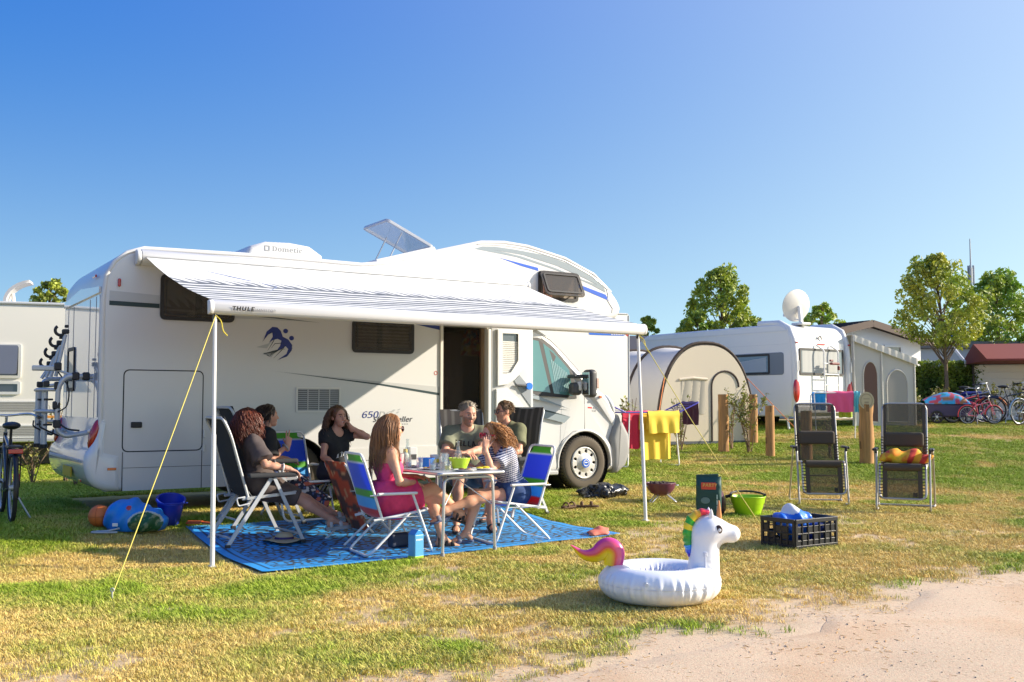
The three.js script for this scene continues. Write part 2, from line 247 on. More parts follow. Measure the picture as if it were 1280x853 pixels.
{
  const kinds = [tuftGeo(18, 0.026, 0.0036, 0.045), tuftGeo(14, 0.040, 0.0038, 0.045), tuftGeo(20, 0.017, 0.0036, 0.05)], list = kinds.map(() => []);
  const bands = [[-4.3, -9, 1250], [-9, -13, 800], [-13, -18, 430], [-18, -27, 200]];
  for (const [z0, z1, dens] of bands) {
    const half = z => 0.56 * -z + 0.8, A = (half(z0) + half(z1)) * (z0 - z1), n = Math.round(A * dens);
    for (let i = 0; i < n; i++) {
      const z = lerp(z0, z1, Math.sqrt(lerp((z0 / z1) ** 2, 1, rnd())) * 0 + rnd()), x = rr(-1, 1) * half(z), [b, d, lx, lz] = spot(x, z);
      if (rnd() < b * 1.02 || onCarpet(lx, lz) || underVan(lx, lz)) continue;
      if (b > 0.25 && rnd() < 0.45) continue;
      const k = rnd() < d * 0.65 ? 2 : rnd() < 0.22 ? 1 : 0; list[k].push([x, z, d, -z]);
    }
  }
  const M4 = new THREE.Matrix4(), q = new THREE.Quaternion(), up = V3(0, 1, 0), c = new THREE.Color();
  list.forEach((L, k) => {
    const im = new THREE.InstancedMesh(kinds[k], mat(null, 0.75, { side: THREE.DoubleSide }), L.length); im.name = numbered('grass'); im.castShadow = im.receiveShadow = true;
    L.forEach(([x, z, d, dep], i) => {
      const s = rr(0.6, 1.1) * (1 - 0.25 * d) * (1 + 0.012 * dep), w = s * (1 + 0.035 * dep); M4.compose(V3(x, groundY(x, z) - 0.004, z), q.setFromAxisAngle(up, rr(0, 6.28)), V3(w, s, w)); im.setMatrixAt(i, M4);
      const t = clamp(d + rr(-0.32, 0.32)), a = mix3(greenC, strawC, t), f = rr(0.85, 1.2); c.setRGB(a[0] * f * 1.15, a[1] * f * 1.15, a[2] * f); im.setColorAt(i, c);
    });
    scene.add(im); tag(im, ['short grass, part green and part dried to straw', 'taller tufts standing up in the field grass', 'thin dried out low grass of the field'][k], 'grass', null, 'stuff');
  });
  console.log('grass', list.map(l => l.length).join(' '));
  // litter of straw and small stones on the sand
  const straw = new THREE.BoxGeometry(0.035, 0.002, 0.003), stone = new THREE.IcosahedronGeometry(0.006, 0); const A = [], B = [];
  for (let i = 0; i < 5200; i++) { const lx = rr(-8, 5), lz = rr(5.4, 9.4), [x, z] = pitchXZ(lx, lz); if (z > -4 || Math.abs(x) > -z * 0.6) continue; const [b] = spot(x, z); if (b < 0.3) continue; (rnd() < 0.5 ? A : B).push([x, z]); }
  for (let i = 0; i < 5200; i++) { const lx = rr(-8, 5), lz = pathEdge(lx) + rr(-0.5, 0.9) + rr(-0.4, 0.4), [x, z] = pitchXZ(lx, lz); if (z < -4 && Math.abs(x) < -z * 0.6 && n2(x * 3, z * 3, 77) > 0.45) A.push([x, z]); }
  for (const [g, L, n, l, m] of [[straw, A, 'dry_straw', 'bits of dry straw strewn over the sandy track', mat([0.50, 0.29, 0.10], 0.9)], [stone, B, 'gravel', 'small pebbles lying on the sandy track', mat([0.42, 0.36, 0.28], 0.9)]]) {
    const im = new THREE.InstancedMesh(g, m, L.length); im.name = n; im.castShadow = im.receiveShadow = true;
    L.forEach(([x, z], i) => { const s = rr(0.35, 1.1); M4.compose(V3(x, groundY(x, z) + 0.004, z), q.setFromEuler(new THREE.Euler(rr(-0.15, 0.15), rr(0, 6.28), rr(-0.15, 0.15))), V3(s, rr(0.5, 1) * s, s)); im.setMatrixAt(i, M4); });
    scene.add(im); tag(im, l, n === 'gravel' ? 'gravel' : 'straw', null, 'stuff');
  }
}
// ---------------------------------------------------------------- motorhome: x forward, near side at z = 0, far side at z = -2.3
const van = thing('motorhome', 'white alcove motorhome with blue and grey stripes and its side door open', 'motorhome', [VAN.x, 0, VAN.z], VAN.turn);
const GLASSDARK = mat([0.10, 0.095, 0.085], 0.04, { transmission: 0.75, ior: 1.45 }), SEAL = mat([0.02, 0.02, 0.022], 0.55), CURTAIN = mat([0.34, 0.26, 0.20], 0.95), BLUE = mat([0.012, 0.10, 0.55], 0.4), NAVY = mat([0.01, 0.03, 0.21], 0.4), STGREY = mat([0.24, 0.29, 0.32], 0.45), STDARK = mat([0.02, 0.045, 0.05], 0.45), LTGREY = mat([0.48, 0.49, 0.49], 0.45), BUMPER = mat([0.27, 0.27, 0.265], 0.6), REDLENS = mat([0.45, 0.015, 0.012], 0.15, { clearcoat: 1 }), AMBER = mat([0.75, 0.16, 0.02], 0.2, { clearcoat: 1 });
const csg = new Evaluator(); csg.attributes = ['position', 'normal']; csg.useGroups = false;
const cut = (g, list) => { let a = new Brush(clean(g)); a.updateMatrixWorld(); for (const c of list) { const b = new Brush(clean(c)); b.updateMatrixWorld(); a = csg.evaluate(a, b, SUBTRACTION); } const r = a.geometry; r.clearGroups && r.clearGroups(); return toCreasedNormals(r, R(32)); };
const decal = (pts, d = 0.003, hole) => { const s = (pts instanceof THREE.Shape) ? pts : shapeOf(pts); if (hole) s.holes.push(new THREE.Path(hole.map(p => new THREE.Vector2(...p)))); return ext(s, d + 0.004).translate(0, 0, -0.004); };
{
  const prof = new THREE.Shape(); prof.moveTo(-6.02, 0.25); prof.lineTo(-6.09, 0.6); prof.lineTo(-6.095, 2.2);
  prof.splineThru([[-6.08, 2.43], [-6.01, 2.57], [-5.9, 2.68], [-5.72, 2.745]].map(p => new THREE.Vector2(...p)));
  prof.lineTo(-4.4, 2.77); prof.lineTo(-3.25, 2.762);
  prof.splineThru([[-2.93, 2.81], [-2.33, 2.985], [-1.99, 3.09], [-1.62, 3.175], [-1.28, 3.20], [-0.92, 3.18], [-0.33, 3.07], [0.15, 2.89], [0.46, 2.66], [0.59, 2.50], [0.60, 2.40], [0.52, 2.31], [0.36, 2.265]].map(p => new THREE.Vector2(...p)));
  prof.lineTo(-0.42, 2.16); prof.lineTo(-0.85, 2.12); prof.lineTo(-0.85, 0.25);
  const body = ext(prof, 2.3, 0.055, { seg: 5, cs: 10 }).translate(0, 0, -2.3);
  const arch = new THREE.CylinderGeometry(0.43, 0.43, 0.9, 32).rotateX(PI / 2);
  obj('body', cut(body, [arch.clone().translate(-4.04, 0.34, 0), bx(0.62, 1.66, 1.3, -1.87, 1.26, -0.5), bx(6.2, 0.2, 1.9, -3.2, 0.28, -1.15)]), WHITE, van);
  // inside of the doorway
  const brown = mat([0.34, 0.24, 0.16], 0.7);
  obj('interior', [bx(0.02, 1.64, 1.1, -2.168, 1.26, -0.58), bx(0.02, 1.64, 1.1, -1.572, 1.26, -0.58), bx(0.6, 1.64, 0.02, -1.87, 1.26, -1.13)], brown, van);
  obj('door_step', rbx(0.58, 0.04, 0.6, 0.01, -1.87, 0.46, -0.36), mat([0.2, 0.2, 0.2], 0.7), van);
  obj('door_frame', decal(frameShape(-2.215, 0.40, -1.52, 2.125, 0.03, 0.036), 0.022), mat([0.66, 0.63, 0.56], 0.5), van);
  // pleated insect screen, drawn half across
  obj('insect_screen', thick(72, 2, (u, v) => [lerp(-2.175, -1.60, u), lerp(0.46, 2.08, v), -0.09 + (Math.round(u * 72) % 2 ? 0.012 : -0.012)], 0.0015), mat([0.05, 0.04, 0.032], 0.9, { transparent: true, opacity: 0.5 }), van);
  const cloth = thick(16, 14, (u, v) => [-1.70 + (u - 0.5) * lerp(0.30, 0.25, v) * (1 - 0.3 * sstep(0.6, 1, v)), lerp(1.74, 2.07, v), -0.13 + 0.014 * Math.sin(u * 15 + v * 3)], 0.004, (u, v) => { const a = n2(u * 9, v * 12, 3), b = n2(u * 7 + 9, v * 9, 5); return b > 0.66 ? [0.75, 0.55, 0.05] : b < 0.3 && v > 0.4 ? [0.03, 0.2, 0.4] : a > 0.55 ? [0.55, 0.5, 0.4] : [0.55, 0.03, 0.05]; });
  obj('curtain_cloth', cloth, VC, van).userData.label = 'red cloth with yellow and blue flowers hanging in the doorway';
  obj('fridge_door', rbx(0.2, 1.0, 0.03, 0.01, -1.7, 1.0, -0.9), mat([0.05, 0.045, 0.04], 0.5), van);
}
// side windows: seal, curtain, smoked pane
function sideWindow(x0, y0, x1, y1, name = 'window', split = 0.5) {
  const f = obj(name, decal(frameShape(x0, y0, x1, y1, 0.06, 0.035), 0.022), SEAL, van);
  obj('backing', decal(rrShape(x0 + 0.01, y0 + 0.01, x1 - 0.01, y1 - 0.01, 0.05), 0.002), DARK, f);
  const w = x1 - x0 - 0.06, n = 60;
  for (const [a, b] of [[0, split - 0.04], [split + 0.06, 1]]) obj('curtain', gridGeo(n, 1, (u, v) => [x0 + 0.03 + w * lerp(a, b, u), lerp(y0 + 0.03, y1 - 0.03, v), 0.007 + 0.004 * Math.sin(u * (b - a) * w * 75)]), CURTAIN, f);
  obj('pane', decal(rrShape(x0 + 0.03, y0 + 0.03, x1 - 0.03, y1 - 0.03, 0.035), 0.003).translate(0, 0, 0.015), mat([0.50, 0.47, 0.43], 0.03, { transmission: 0.9, ior: 1.45 }), f);
  obj('pane_rim', decal(frameShape(x0 + 0.055, y0 + 0.055, x1 - 0.055, y1 - 0.055, 0.03, 0.008), 0.002).translate(0, 0, 0.021), SEAL, f);
}
sideWindow(-5.53, 2.01, -4.75, 2.49); sideWindow(-3.37, 1.73, -2.575, 2.115, 'window', 0.42);
{ // alcove window, hinged at the top and held ajar
  const w = obj('alcove_window', decal(frameShape(-0.77, 2.49, -0.13, 2.87, 0.05, 0.04), 0.018), SEAL, van);
  obj('backing', decal(rrShape(-0.75, 2.51, -0.15, 2.85, 0.04), 0.002), mat([0.28, 0.24, 0.2], 0.8), w);
  obj('curtain', gridGeo(30, 1, (u, v) => [lerp(-0.70, -0.55, u), lerp(2.52, 2.84, v), 0.012 + 0.005 * Math.sin(u * 30)]), mat([0.6, 0.35, 0.28], 0.9), w);
  const g = ext(rrShape(0, -0.37, 0.63, 0, 0.07), 0.02, 0.004), fr = ext(frameShape(0.03, -0.33, 0.60, -0.04, 0.05, 0.022), 0.012), turnIt = a => a.rotateX(R(-26)).translate(-0.765, 2.865, 0.016);
  obj('pane', turnIt(g), mat([0.42, 0.38, 0.34], 0.04, { transmission: 0.85, ior: 1.45 }), w); obj('pane_frame', turnIt(fr.translate(0, 0, 0.021)), SEAL, w);
  for (const s of [-0.68, -0.22]) obj('stay', bar([s, 2.58, 0.0], [s, 2.57, 0.12], 0.008), SEAL, w);
}
// stripes and print
obj('stripe', decal([[-1.73, 3.075], [-1.62, 3.112], [-1.43, 3.125], [-1.15, 3.115], [-0.62, 3.075], [-0.17, 2.965], [0.12, 2.85], [0.31, 2.72], [0.34, 2.65], [0.11, 2.735], [-0.25, 2.845], [-0.62, 2.925], [-1.1, 3.02]], 0.003, [[-1.45, 3.085], [-1.0, 3.055], [-0.47, 2.955], [-0.01, 2.82], [0.2, 2.745], [-0.05, 2.80], [-0.5, 2.925], [-1.03, 3.035]]), STGREY, van);
obj('stripe', decal([[-1.36, 2.99], [-0.77, 2.905], [-0.765, 2.865], [-1.03, 2.91]]), BLUE, van); obj('stripe', decal([[-0.128, 2.735], [0.34, 2.62], [0.40, 2.54], [-0.128, 2.69]]), BLUE, van);
obj('stripe', decal([[-4.35, 1.50], [-2.99, 1.395], [-2.22, 1.345], [-2.22, 1.27], [-2.99, 1.372]]), LTGREY, van);
obj('stripe', decal([[-4.27, 1.494], [-2.99, 1.370], [-2.22, 1.268], [-2.22, 1.240], [-2.99, 1.352]]), STDARK, van);
obj('stripe', decal([[-4.75, 2.125], [-3.77, 2.056], [-4.75, 2.10]]), STDARK, van); obj('stripe', decal([[-4.75, 2.10], [-3.85, 2.06], [-4.75, 2.06]]), LTGREY, van);
obj('stripe', decal([[-2.55, 2.115], [-2.22, 2.085], [-2.22, 2.035], [-2.55, 2.09]]), NAVY, van);
obj('stripe', decal([[-6.03, 2.285], [-5.535, 2.262], [-5.535, 2.175], [-6.03, 2.182]]), LTGREY, van); obj('stripe', decal([[-6.03, 2.181], [-5.535, 2.174], [-5.535, 2.128], [-6.03, 2.135]]), STDARK, van);
{ // flying-bird emblem
  const L = obj('emblem', decal([[-4.42, 1.83], [-4.385, 1.93], [-4.32, 1.985], [-4.265, 1.982], [-4.225, 1.945], [-4.20, 1.88], [-4.135, 1.85], [-4.09, 1.79], [-4.095, 1.73], [-4.15, 1.66], [-4.25, 1.625], [-4.155, 1.69], [-4.135, 1.745], [-4.165, 1.775], [-4.22, 1.74], [-4.27, 1.72], [-4.23, 1.775], [-4.215, 1.835], [-4.26, 1.855], [-4.31, 1.84], [-4.355, 1.81], [-4.315, 1.875], [-4.32, 1.92], [-4.365, 1.90]]), NAVY, van);
  for (const [a, b] of [[-4.168, 1.945], [-4.098, 1.868]]) obj('emblem_dot', decal([...Array(14)].map((_, i) => [a + 0.028 * Math.cos(i * 0.449), b + 0.026 * Math.sin(i * 0.449)])), NAVY, van);
  const st = (p, w = 0.007) => { const s = p.map(q => V3(q[0], q[1], 0)), o = []; for (const q of [1, -1]) { const r = s.map((a, i) => { const t = (s[Math.min(i + 1, s.length - 1)].clone().sub(s[Math.max(0, i - 1)])).normalize(); return [a.x - t.y * w * q / 2 * (i && i < s.length - 1 ? 1 : 0.2), a.y + t.x * w * q / 2 * (i && i < s.length - 1 ? 1 : 0.2)]; }); o.push(...(q > 0 ? r : r.reverse())); } return decal(o); };
  obj('emblem_line', [st([[-4.43, 1.82], [-4.37, 1.90], [-4.30, 1.935], [-4.27, 1.90], [-4.31, 1.82], [-4.37, 1.72]]), st([[-4.33, 1.75], [-4.29, 1.80], [-4.20, 1.81], [-4.17, 1.78], [-4.22, 1.72], [-4.30, 1.64]]), st([[-4.35, 1.655], [-4.42, 1.69], [-4.32, 1.70], [-4.21, 1.745], [-4.17, 1.74]]), st([[-4.26, 1.615], [-4.14, 1.675], [-4.085, 1.76]])], STDARK, van);
  obj('emblem_wing', [decal([[-4.50, 1.755], [-4.36, 1.80], [-4.33, 1.825], [-4.38, 1.745]]), decal([[-4.43, 1.675], [-4.27, 1.72], [-4.33, 1.645], [-4.37, 1.675]])], mat([0.42, 0.44, 0.45], 0.5), van);
  const put = (g, x, y) => g.translate(x, y, 0.0015);
  obj('lettering', put(lettering('650', 0.075, 0.25, 'light', 1.25), -3.245, 0.975), NAVY, van);
  obj('lettering', put(lettering('DG', 0.075, 0.25, 'light', 1.25), -3.03, 0.975), mat([0.45, 0.46, 0.47], 0.5), van);
  obj('lettering', put(lettering('SkyTraveller', 0.06, 0.3, 'sans', 1.02), -3.10, 0.925), mat([0.10, 0.10, 0.11], 0.5), van);
  obj('lettering', [...Array(11)].map((_, i) => decal(rrShape(-2.96 + i * 0.03, 0.892, -2.942 + i * 0.03, 0.905, 0.003), 0.002)), mat([0.3, 0.3, 0.3], 0.5), van);
  for (const [x, y, s] of [[-2.86, 1.05, 1], [-2.80, 1.03, 0.8], [-2.78, 1.065, 0.7]]) obj('emblem_wing', decal([[x, y], [x + 0.03 * s, y + 0.022 * s], [x + 0.055 * s, y + 0.018 * s], [x + 0.03 * s, y - 0.004]]), mat([0.42, 0.44, 0.45], 0.5), van);
  obj('no_smoking_sticker', ext((() => { const s = new THREE.Shape(); s.absarc(-2.27, 1.51, 0.025, 0, 2 * PI); const h = new THREE.Path(); h.absarc(-2.27, 1.51, 0.017, 0, 2 * PI); s.holes.push(h); return s; })(), 0.003), mat([0.5, 0.1, 0.08], 0.5), van);
}
// fridge vent
{
  const v = obj('vent', decal(frameShape(-4.04, 1.04, -3.505, 1.325, 0.02, 0.022), 0.014), PLASTIC, van);
  obj('backing', decal(rrShape(-4.03, 1.05, -3.515, 1.315, 0.01), 0.001), mat([0.09, 0.1, 0.11], 0.8), v);
  for (let k = 0; k < 11; k++) obj('slat', bx(0.48, 0.011, 0.010, -3.772, 1.069 + k * 0.0225, 0.006), mat([0.42, 0.43, 0.45], 0.5), v);
  for (const x of [-3.9, -3.77, -3.64]) obj('mullion', bx(0.006, 0.24, 0.012, x, 1.18, 0.007), PLASTIC, v);
}
// garage flap, skirt joints, marker lamps
{
  const gap = SEAL, f = obj('garage_door', decal(rrShape(-5.865, 0.655, -5.075, 1.475, 0.06), 0.004), WHITE, van);
  obj('seal', decal(frameShape(-5.877, 0.643, -5.063, 1.487, 0.07, 0.012), 0.0015), gap, f);
  obj('handle', rbx(0.11, 0.06, 0.022, 0.028, -5.74, 0.92, 0.012, 3), SEAL, f); for (const y of [0.82, 0.67]) obj('hinge', rbx(0.02, 0.08, 0.018, 0.006, -5.05, y, 0.008), PLASTIC, f);
  for (const q of [[[-5.86, 0.255], [-5.075, 0.255], [-5.075, 0.635], [-5.86, 0.635]], [[-5.065, 0.255], [-4.50, 0.255], [-4.47, 0.5], [-4.38, 0.62], [-5.065, 0.62]], [[-3.69, 0.62], [-3.60, 0.5], [-3.57, 0.255], [-2.25, 0.255], [-2.25, 0.635]]]) obj('skirt_panel', decal(q, 0.010), WHITE, van);
  for (const g of [bx(0.79, 0.004, 0.004, -5.467, 0.485, 0.0105), bx(0.59, 0.004, 0.004, -4.77, 0.485, 0.0105), bx(1.3, 0.004, 0.004, -2.93, 0.485, 0.0105), bx(0.006, 0.39, 0.004, -5.868, 0.45, 0.002), bx(0.006, 0.39, 0.004, -5.07, 0.45, 0.002)]) obj('skirt_joint', g, SEAL, van);
  obj('marker_lamp', rbx(0.085, 0.026, 0.016, 0.006, -5.97, 0.48, 0.02), AMBER, van); obj('marker_lamp', rbx(0.03, 0.085, 0.03, 0.013, -5.94, 2.37, 0.012), REDLENS, van);
}
// rear: corner trim, cap, window, tail lamps, bumper, number plate
{
  const rearX = -6.095, rz = (pts, d = 0.006) => ext(pts, d).rotateY(-PI / 2);          // shapes drawn in (z, y) facing backwards
  obj('corner_trim', polyTube([[-6.075, 0.66], [-6.085, 1.6], [-6.085, 2.2], [-6.06, 2.45], [-5.98, 2.6], [-5.86, 2.7], [-5.7, 2.755], [-4.4, 2.78], [-3.25, 2.772], [-2.93, 2.82], [-2.33, 2.99], [-1.62, 3.18], [-1.28, 3.205], [-0.92, 3.185], [-0.33, 3.075], [0.15, 2.895], [0.44, 2.67]].map(p => V3(p[0], p[1] - 0.012, -0.022)), 0.026, 10), WHITE, van);
  obj('alcove_trim', polyTube([[-1.68, 3.135], [-1.28, 3.155], [-0.92, 3.135], [-0.35, 3.03], [0.1, 2.86], [0.36, 2.70], [0.385, 2.62], [0.37, 2.55], [0.41, 2.50], [0.46, 2.44], [0.45, 2.38]].map(p => V3(p[0], p[1], 0.000)), 0.007, 8), PLASTIC, van);
  obj('rear_panel', [rz(rrShape(-2.18, 0.98, -0.12, 2.25, 0.05)).translate(rearX, 0, 0), rz([[-2.2, 2.27], [-0.1, 2.27], [-0.1, 2.33], [-1.15, 2.40], [-2.2, 2.33]], 0.02).translate(rearX, 0, 0)], mat([0.72, 0.73, 0.74], 0.06, { clearcoat: 1 }), van);
  for (const z of [-0.28, -0.62, -1.6, -1.95]) obj('panel_joint', bx(0.004, 1.26, 0.006, rearX - 0.0075, 1.61, z), mat([0.25, 0.26, 0.28], 0.6), van);
  obj('brake_lamp', rbx(0.02, 0.03, 0.16, 0.008, rearX - 0.0, 2.47, -0.45), REDLENS, van);
  const wf = obj('rear_window', rz(frameShape(-1.9, 1.28, -1.45, 1.78, 0.05, 0.04), 0.02).translate(rearX, 0, 0), SEAL, van); obj('pane', rz(rrShape(-1.87, 1.31, -1.48, 1.75, 0.03), 0.012).translate(rearX, 0, 0), mat([0.03, 0.035, 0.045], 0.03, { clearcoat: 1 }), wf);
  const bp = new THREE.Shape(); bp.moveTo(-6.02, 1.0); bp.lineTo(-6.10, 1.0); bp.bezierCurveTo(-6.12, 0.85, -6.14, 0.72, -6.20, 0.66); bp.bezierCurveTo(-6.24, 0.60, -6.24, 0.5, -6.2, 0.4); bp.bezierCurveTo(-6.16, 0.3, -6.06, 0.255, -5.95, 0.25); bp.lineTo(-5.88, 0.25); bp.lineTo(-5.88, 0.63); bp.lineTo(-6.02, 0.66);
  const b = obj('rear_bumper', toCreasedNormals(ext(bp, 2.33, 0.07, { seg: 5, cs: 10 }).translate(0, 0, -2.315), R(40)), mat([0.74, 0.745, 0.75], 0.22, { clearcoat: 0.6 }), van);
  for (const z of [-0.03, -2.27]) { const t = obj('tail_lamp', sph(1, 0, 0, 0, 20, 14).scale(0.05, 0.16, 0.075).rotateX(z > -1 ? 0.12 : -0.12).rotateZ(-0.25).translate(-6.125, 0.83, z - (z > -1 ? 0.05 : -0.05)), REDLENS, van); obj('indicator_lens', sph(0.022, -6.168, 0.86, z > -1 ? -0.1 : -2.2, 12, 8), mat([0.75, 0.7, 0.65], 0.15), t); }
  obj('bumper_moulding', rbx(0.012, 0.03, 2.0, 0.005, -6.236, 0.555, -1.15), mat([0.55, 0.56, 0.57], 0.4), b);
  const np = obj('number_plate', rbx(0.012, 0.11, 0.5, 0.004, -6.232, 0.42, -0.95), mat([0.72, 0.50, 0.03], 0.5), van); np.rotation.z = 0; obj('reflector', rbx(0.012, 0.025, 0.12, 0.004, -6.222, 0.36, -0.25), REDLENS, van);
}
// roof: air conditioner, open roof light
{
  const a = ext([[-4.41, 2.76], [-4.43, 2.88], [-4.38, 2.97], [-4.2, 3.035], [-3.9, 3.045], [-3.66, 3.02], [-3.5, 2.92], [-3.46, 2.76]], 0.68, 0.05, { seg: 4 }).translate(0, 0, -1.28);
  const ac = obj('air_conditioner', toCreasedNormals(a, R(40)), WHITE, van);
  obj('lettering', lettering('Dometic', 0.056, 0, 'serif', 1.15).translate(-4.13, 2.925, -0.601), mat([0.25, 0.26, 0.27], 0.5), ac); obj('logo', decal(frameShape(-4.22, 2.92, -4.155, 2.985, 0.01, 0.012), 0.003).translate(0, 0, -0.599), mat([0.3, 0.31, 0.32], 0.5), ac);
  obj('roof_vent', toCreasedNormals(ext([[-5.35, 2.75], [-5.37, 2.82], [-5.3, 2.87], [-5.0, 2.87], [-4.92, 2.75]], 0.4, 0.03).translate(0, 0, -1.5), R(40)), WHITE, van);
  const sl = Math.atan2(0.17, 0.6), base = new THREE.Matrix4().makeRotationZ(sl).setPosition(-2.43, 2.945, -0.85);
  const rl = obj('roof_light', mergeGeometries([rbx(0.86, 0.075, 0.06, 0.02, 0, 0.045, 0.36), rbx(0.86, 0.075, 0.06, 0.02, 0, 0.045, -0.36), rbx(0.06, 0.075, 0.68, 0.02, 0.40, 0.045, 0), rbx(0.06, 0.075, 0.68, 0.02, -0.40, 0.045, 0)].map(clean)).applyMatrix4(base), PLASTIC, van);
  const lid = new THREE.Matrix4().makeRotationZ(R(-24)).setPosition(-2.04, 3.14, -0.85), LIDM = mat([0.78, 0.80, 0.84], 0.06, { transmission: 0.85, ior: 1.49 });
  const l = obj('lid', ext(rrShape(-0.72, -0.36, 0, 0.36, 0.07), 0.012, 0.004).rotateX(-PI / 2).applyMatrix4(lid), LIDM, rl);
  obj('lid_rim', ext(frameShape(-0.725, -0.365, 0.005, 0.365, 0.07, 0.03), 0.035, 0.004).rotateX(-PI / 2).translate(0, -0.028, 0).applyMatrix4(lid), mat([0.68, 0.7, 0.74], 0.2, { transmission: 0.5, ior: 1.49 }), rl);
  for (const z of [0.22, -0.22]) obj('stay', bar(V3(-0.42, -0.01, z).applyMatrix4(lid).toArray(), V3(-0.15, 0.07, z).applyMatrix4(base).toArray(), 0.009), GREYTUBE, rl);
}
// the cab
{
  const cab = new THREE.Shape(); cab.moveTo(-0.95, 0.24); cab.lineTo(0.56, 0.24); cab.lineTo(0.70, 0.32); cab.lineTo(0.77, 0.48); cab.lineTo(0.75, 0.71);
  cab.splineThru([[0.66, 0.86], [0.60, 1.0], [0.53, 1.12], [0.42, 1.25], [0.26, 1.36], [0.10, 1.475]].map(p => new THREE.Vector2(...p))); cab.lineTo(-0.34, 1.93); cab.splineThru([[-0.46, 2.03], [-0.60, 2.11], [-0.72, 2.15]].map(p => new THREE.Vector2(...p))); cab.lineTo(-0.95, 2.17);
  const lean = g => { const p = g.attributes.position; for (let i = 0; i < p.count; i++) { const y = p.getY(i), z = p.getZ(i), s = z > -1.15 ? -1 : 1; p.setZ(i, z + s * 0.13 * sstep(1.1, 2.25, y) + s * 0.05 * sstep(0.25, 0.8, p.getX(i))); } g.computeVertexNormals(); return g; };
  const sub = ext(cab, 2.16, 0.07, { seg: 6, cs: 10 }).translate(0, 0, -2.23);
  const w = new THREE.CylinderGeometry(0.425, 0.425, 0.8, 36).rotateX(PI / 2).translate(0.03, 0.345, -0.12);
  const c = cut(sub, [w]); lean(c); obj('cab', toCreasedNormals(c, R(35)), WHITE, van);
  const zAt = (x, y) => -0.07 - 0.13 * sstep(1.1, 2.25, y) - 0.05 * sstep(0.25, 0.8, x);
  const skin = (pts, d = 0.006, out = 0.002) => { const g = ext((pts instanceof THREE.Shape) ? pts : shapeOf(pts), d), p = g.attributes.position; for (let i = 0; i < p.count; i++) p.setZ(i, p.getZ(i) + zAt(p.getX(i), p.getY(i)) + out - 0.002); g.computeVertexNormals(); return g; };
  const glass = mat([0.10, 0.235, 0.235], 0.03, { clearcoat: 1, clearcoatRoughness: 0.02 });
  const sur = obj('window_surround', skin([[-0.83, 1.25], [-0.10, 1.21], [-0.12, 1.52], [-0.17, 1.63], [-0.40, 1.885], [-0.56, 1.985], [-0.66, 2.01], [-0.83, 2.01]], 0.004), SEAL, van);
  obj('door_pane', skin([[-0.805, 1.31], [-0.525, 1.285], [-0.645, 1.965], [-0.72, 1.975], [-0.805, 1.975]], 0.007), glass, sur); obj('quarter_pane', skin([[-0.47, 1.275], [-0.165, 1.245], [-0.19, 1.59], [-0.42, 1.835], [-0.575, 1.935]], 0.007), glass, sur);
  obj('blind', [...Array(9)].map((_, k) => { const x = -0.43 + k * 0.028, t = Math.min(1.72 - k * 0.02, 1.83); return skin([[x, 1.30], [x + 0.014, 1.30], [x - 0.03, t], [x - 0.044, t]], 0.0085); }), mat([0.22, 0.36, 0.37], 0.3), sur);
  obj('roof_seam', polyTube([[-0.85, 2.11], [-0.66, 2.08], [-0.46, 1.99], [-0.30, 1.86], [-0.02, 1.58]].map(p => V3(p[0], p[1], zAt(p[0], p[1]))), 0.006, 6), mat([0.5, 0.5, 0.5], 0.5), van);
  obj('stripe', skin([[-0.84, 1.285], [-0.62, 1.205], [-0.22, 1.07], [-0.60, 1.165], [-0.84, 1.215]], 0.004), STGREY, van); obj('stripe', skin([[-0.84, 1.08], [-0.5, 1.02], [-0.21, 0.965], [-0.31, 0.885], [-0.55, 0.94], [-0.84, 0.975]], 0.004), STGREY, van); obj('stripe', skin([[-0.84, 1.105], [-0.5, 1.04], [-0.21, 0.966], [-0.5, 1.02], [-0.84, 1.08]], 0.005), STDARK, van);
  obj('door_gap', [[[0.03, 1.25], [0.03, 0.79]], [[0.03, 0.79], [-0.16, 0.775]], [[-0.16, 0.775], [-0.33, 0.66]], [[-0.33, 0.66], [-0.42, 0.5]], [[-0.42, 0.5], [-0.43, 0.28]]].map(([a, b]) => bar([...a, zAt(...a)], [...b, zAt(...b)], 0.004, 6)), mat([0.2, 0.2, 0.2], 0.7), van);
  obj('arch_lip', new THREE.TorusGeometry(0.44, 0.017, 8, 40, PI * 1.06).rotateZ(-0.1).translate(0.03, 0.345, -0.075), WHITE, van);
  obj('wheel_arch', new THREE.CylinderGeometry(0.423, 0.423, 0.34, 30, 1, true).rotateX(PI / 2).translate(0.03, 0.345, -0.28), DARK, van);
  obj('sill', rbx(0.42, 0.06, 0.1, 0.02, -0.62, 0.24, -0.1), mat([0.42, 0.42, 0.42], 0.5), van);
  const fb = obj('front_bumper', toCreasedNormals(ext([[0.53, 0.20], [0.60, 0.20], [0.74, 0.30], [0.815, 0.47], [0.80, 0.72], [0.70, 0.88], [0.61, 1.0], [0.575, 0.93], [0.525, 0.80], [0.475, 0.68], [0.50, 0.52], [0.50, 0.34]], 2.20, 0.075, { seg: 5 }).translate(0, 0, -2.25), R(40)), BUMPER, van);
  obj('headlight', sph(1, 0, 0, 0, 20, 14).scale(0.055, 0.155, 0.09).rotateZ(0.45).translate(0.515, 1.12, -0.17), mat([0.72, 0.74, 0.75], 0.08, { clearcoat: 1 }), van);
  obj('indicator', rbx(0.05, 0.03, 0.02, 0.01, 0.30, 1.235, zAt(0.3, 1.2) + 0.004), AMBER, van);
  obj('badge', [skin([[0.08, 1.10], [0.15, 1.095], [0.15, 1.075], [0.08, 1.08]], 0.004)], mat([0.6, 0.03, 0.02], 0.4), van);
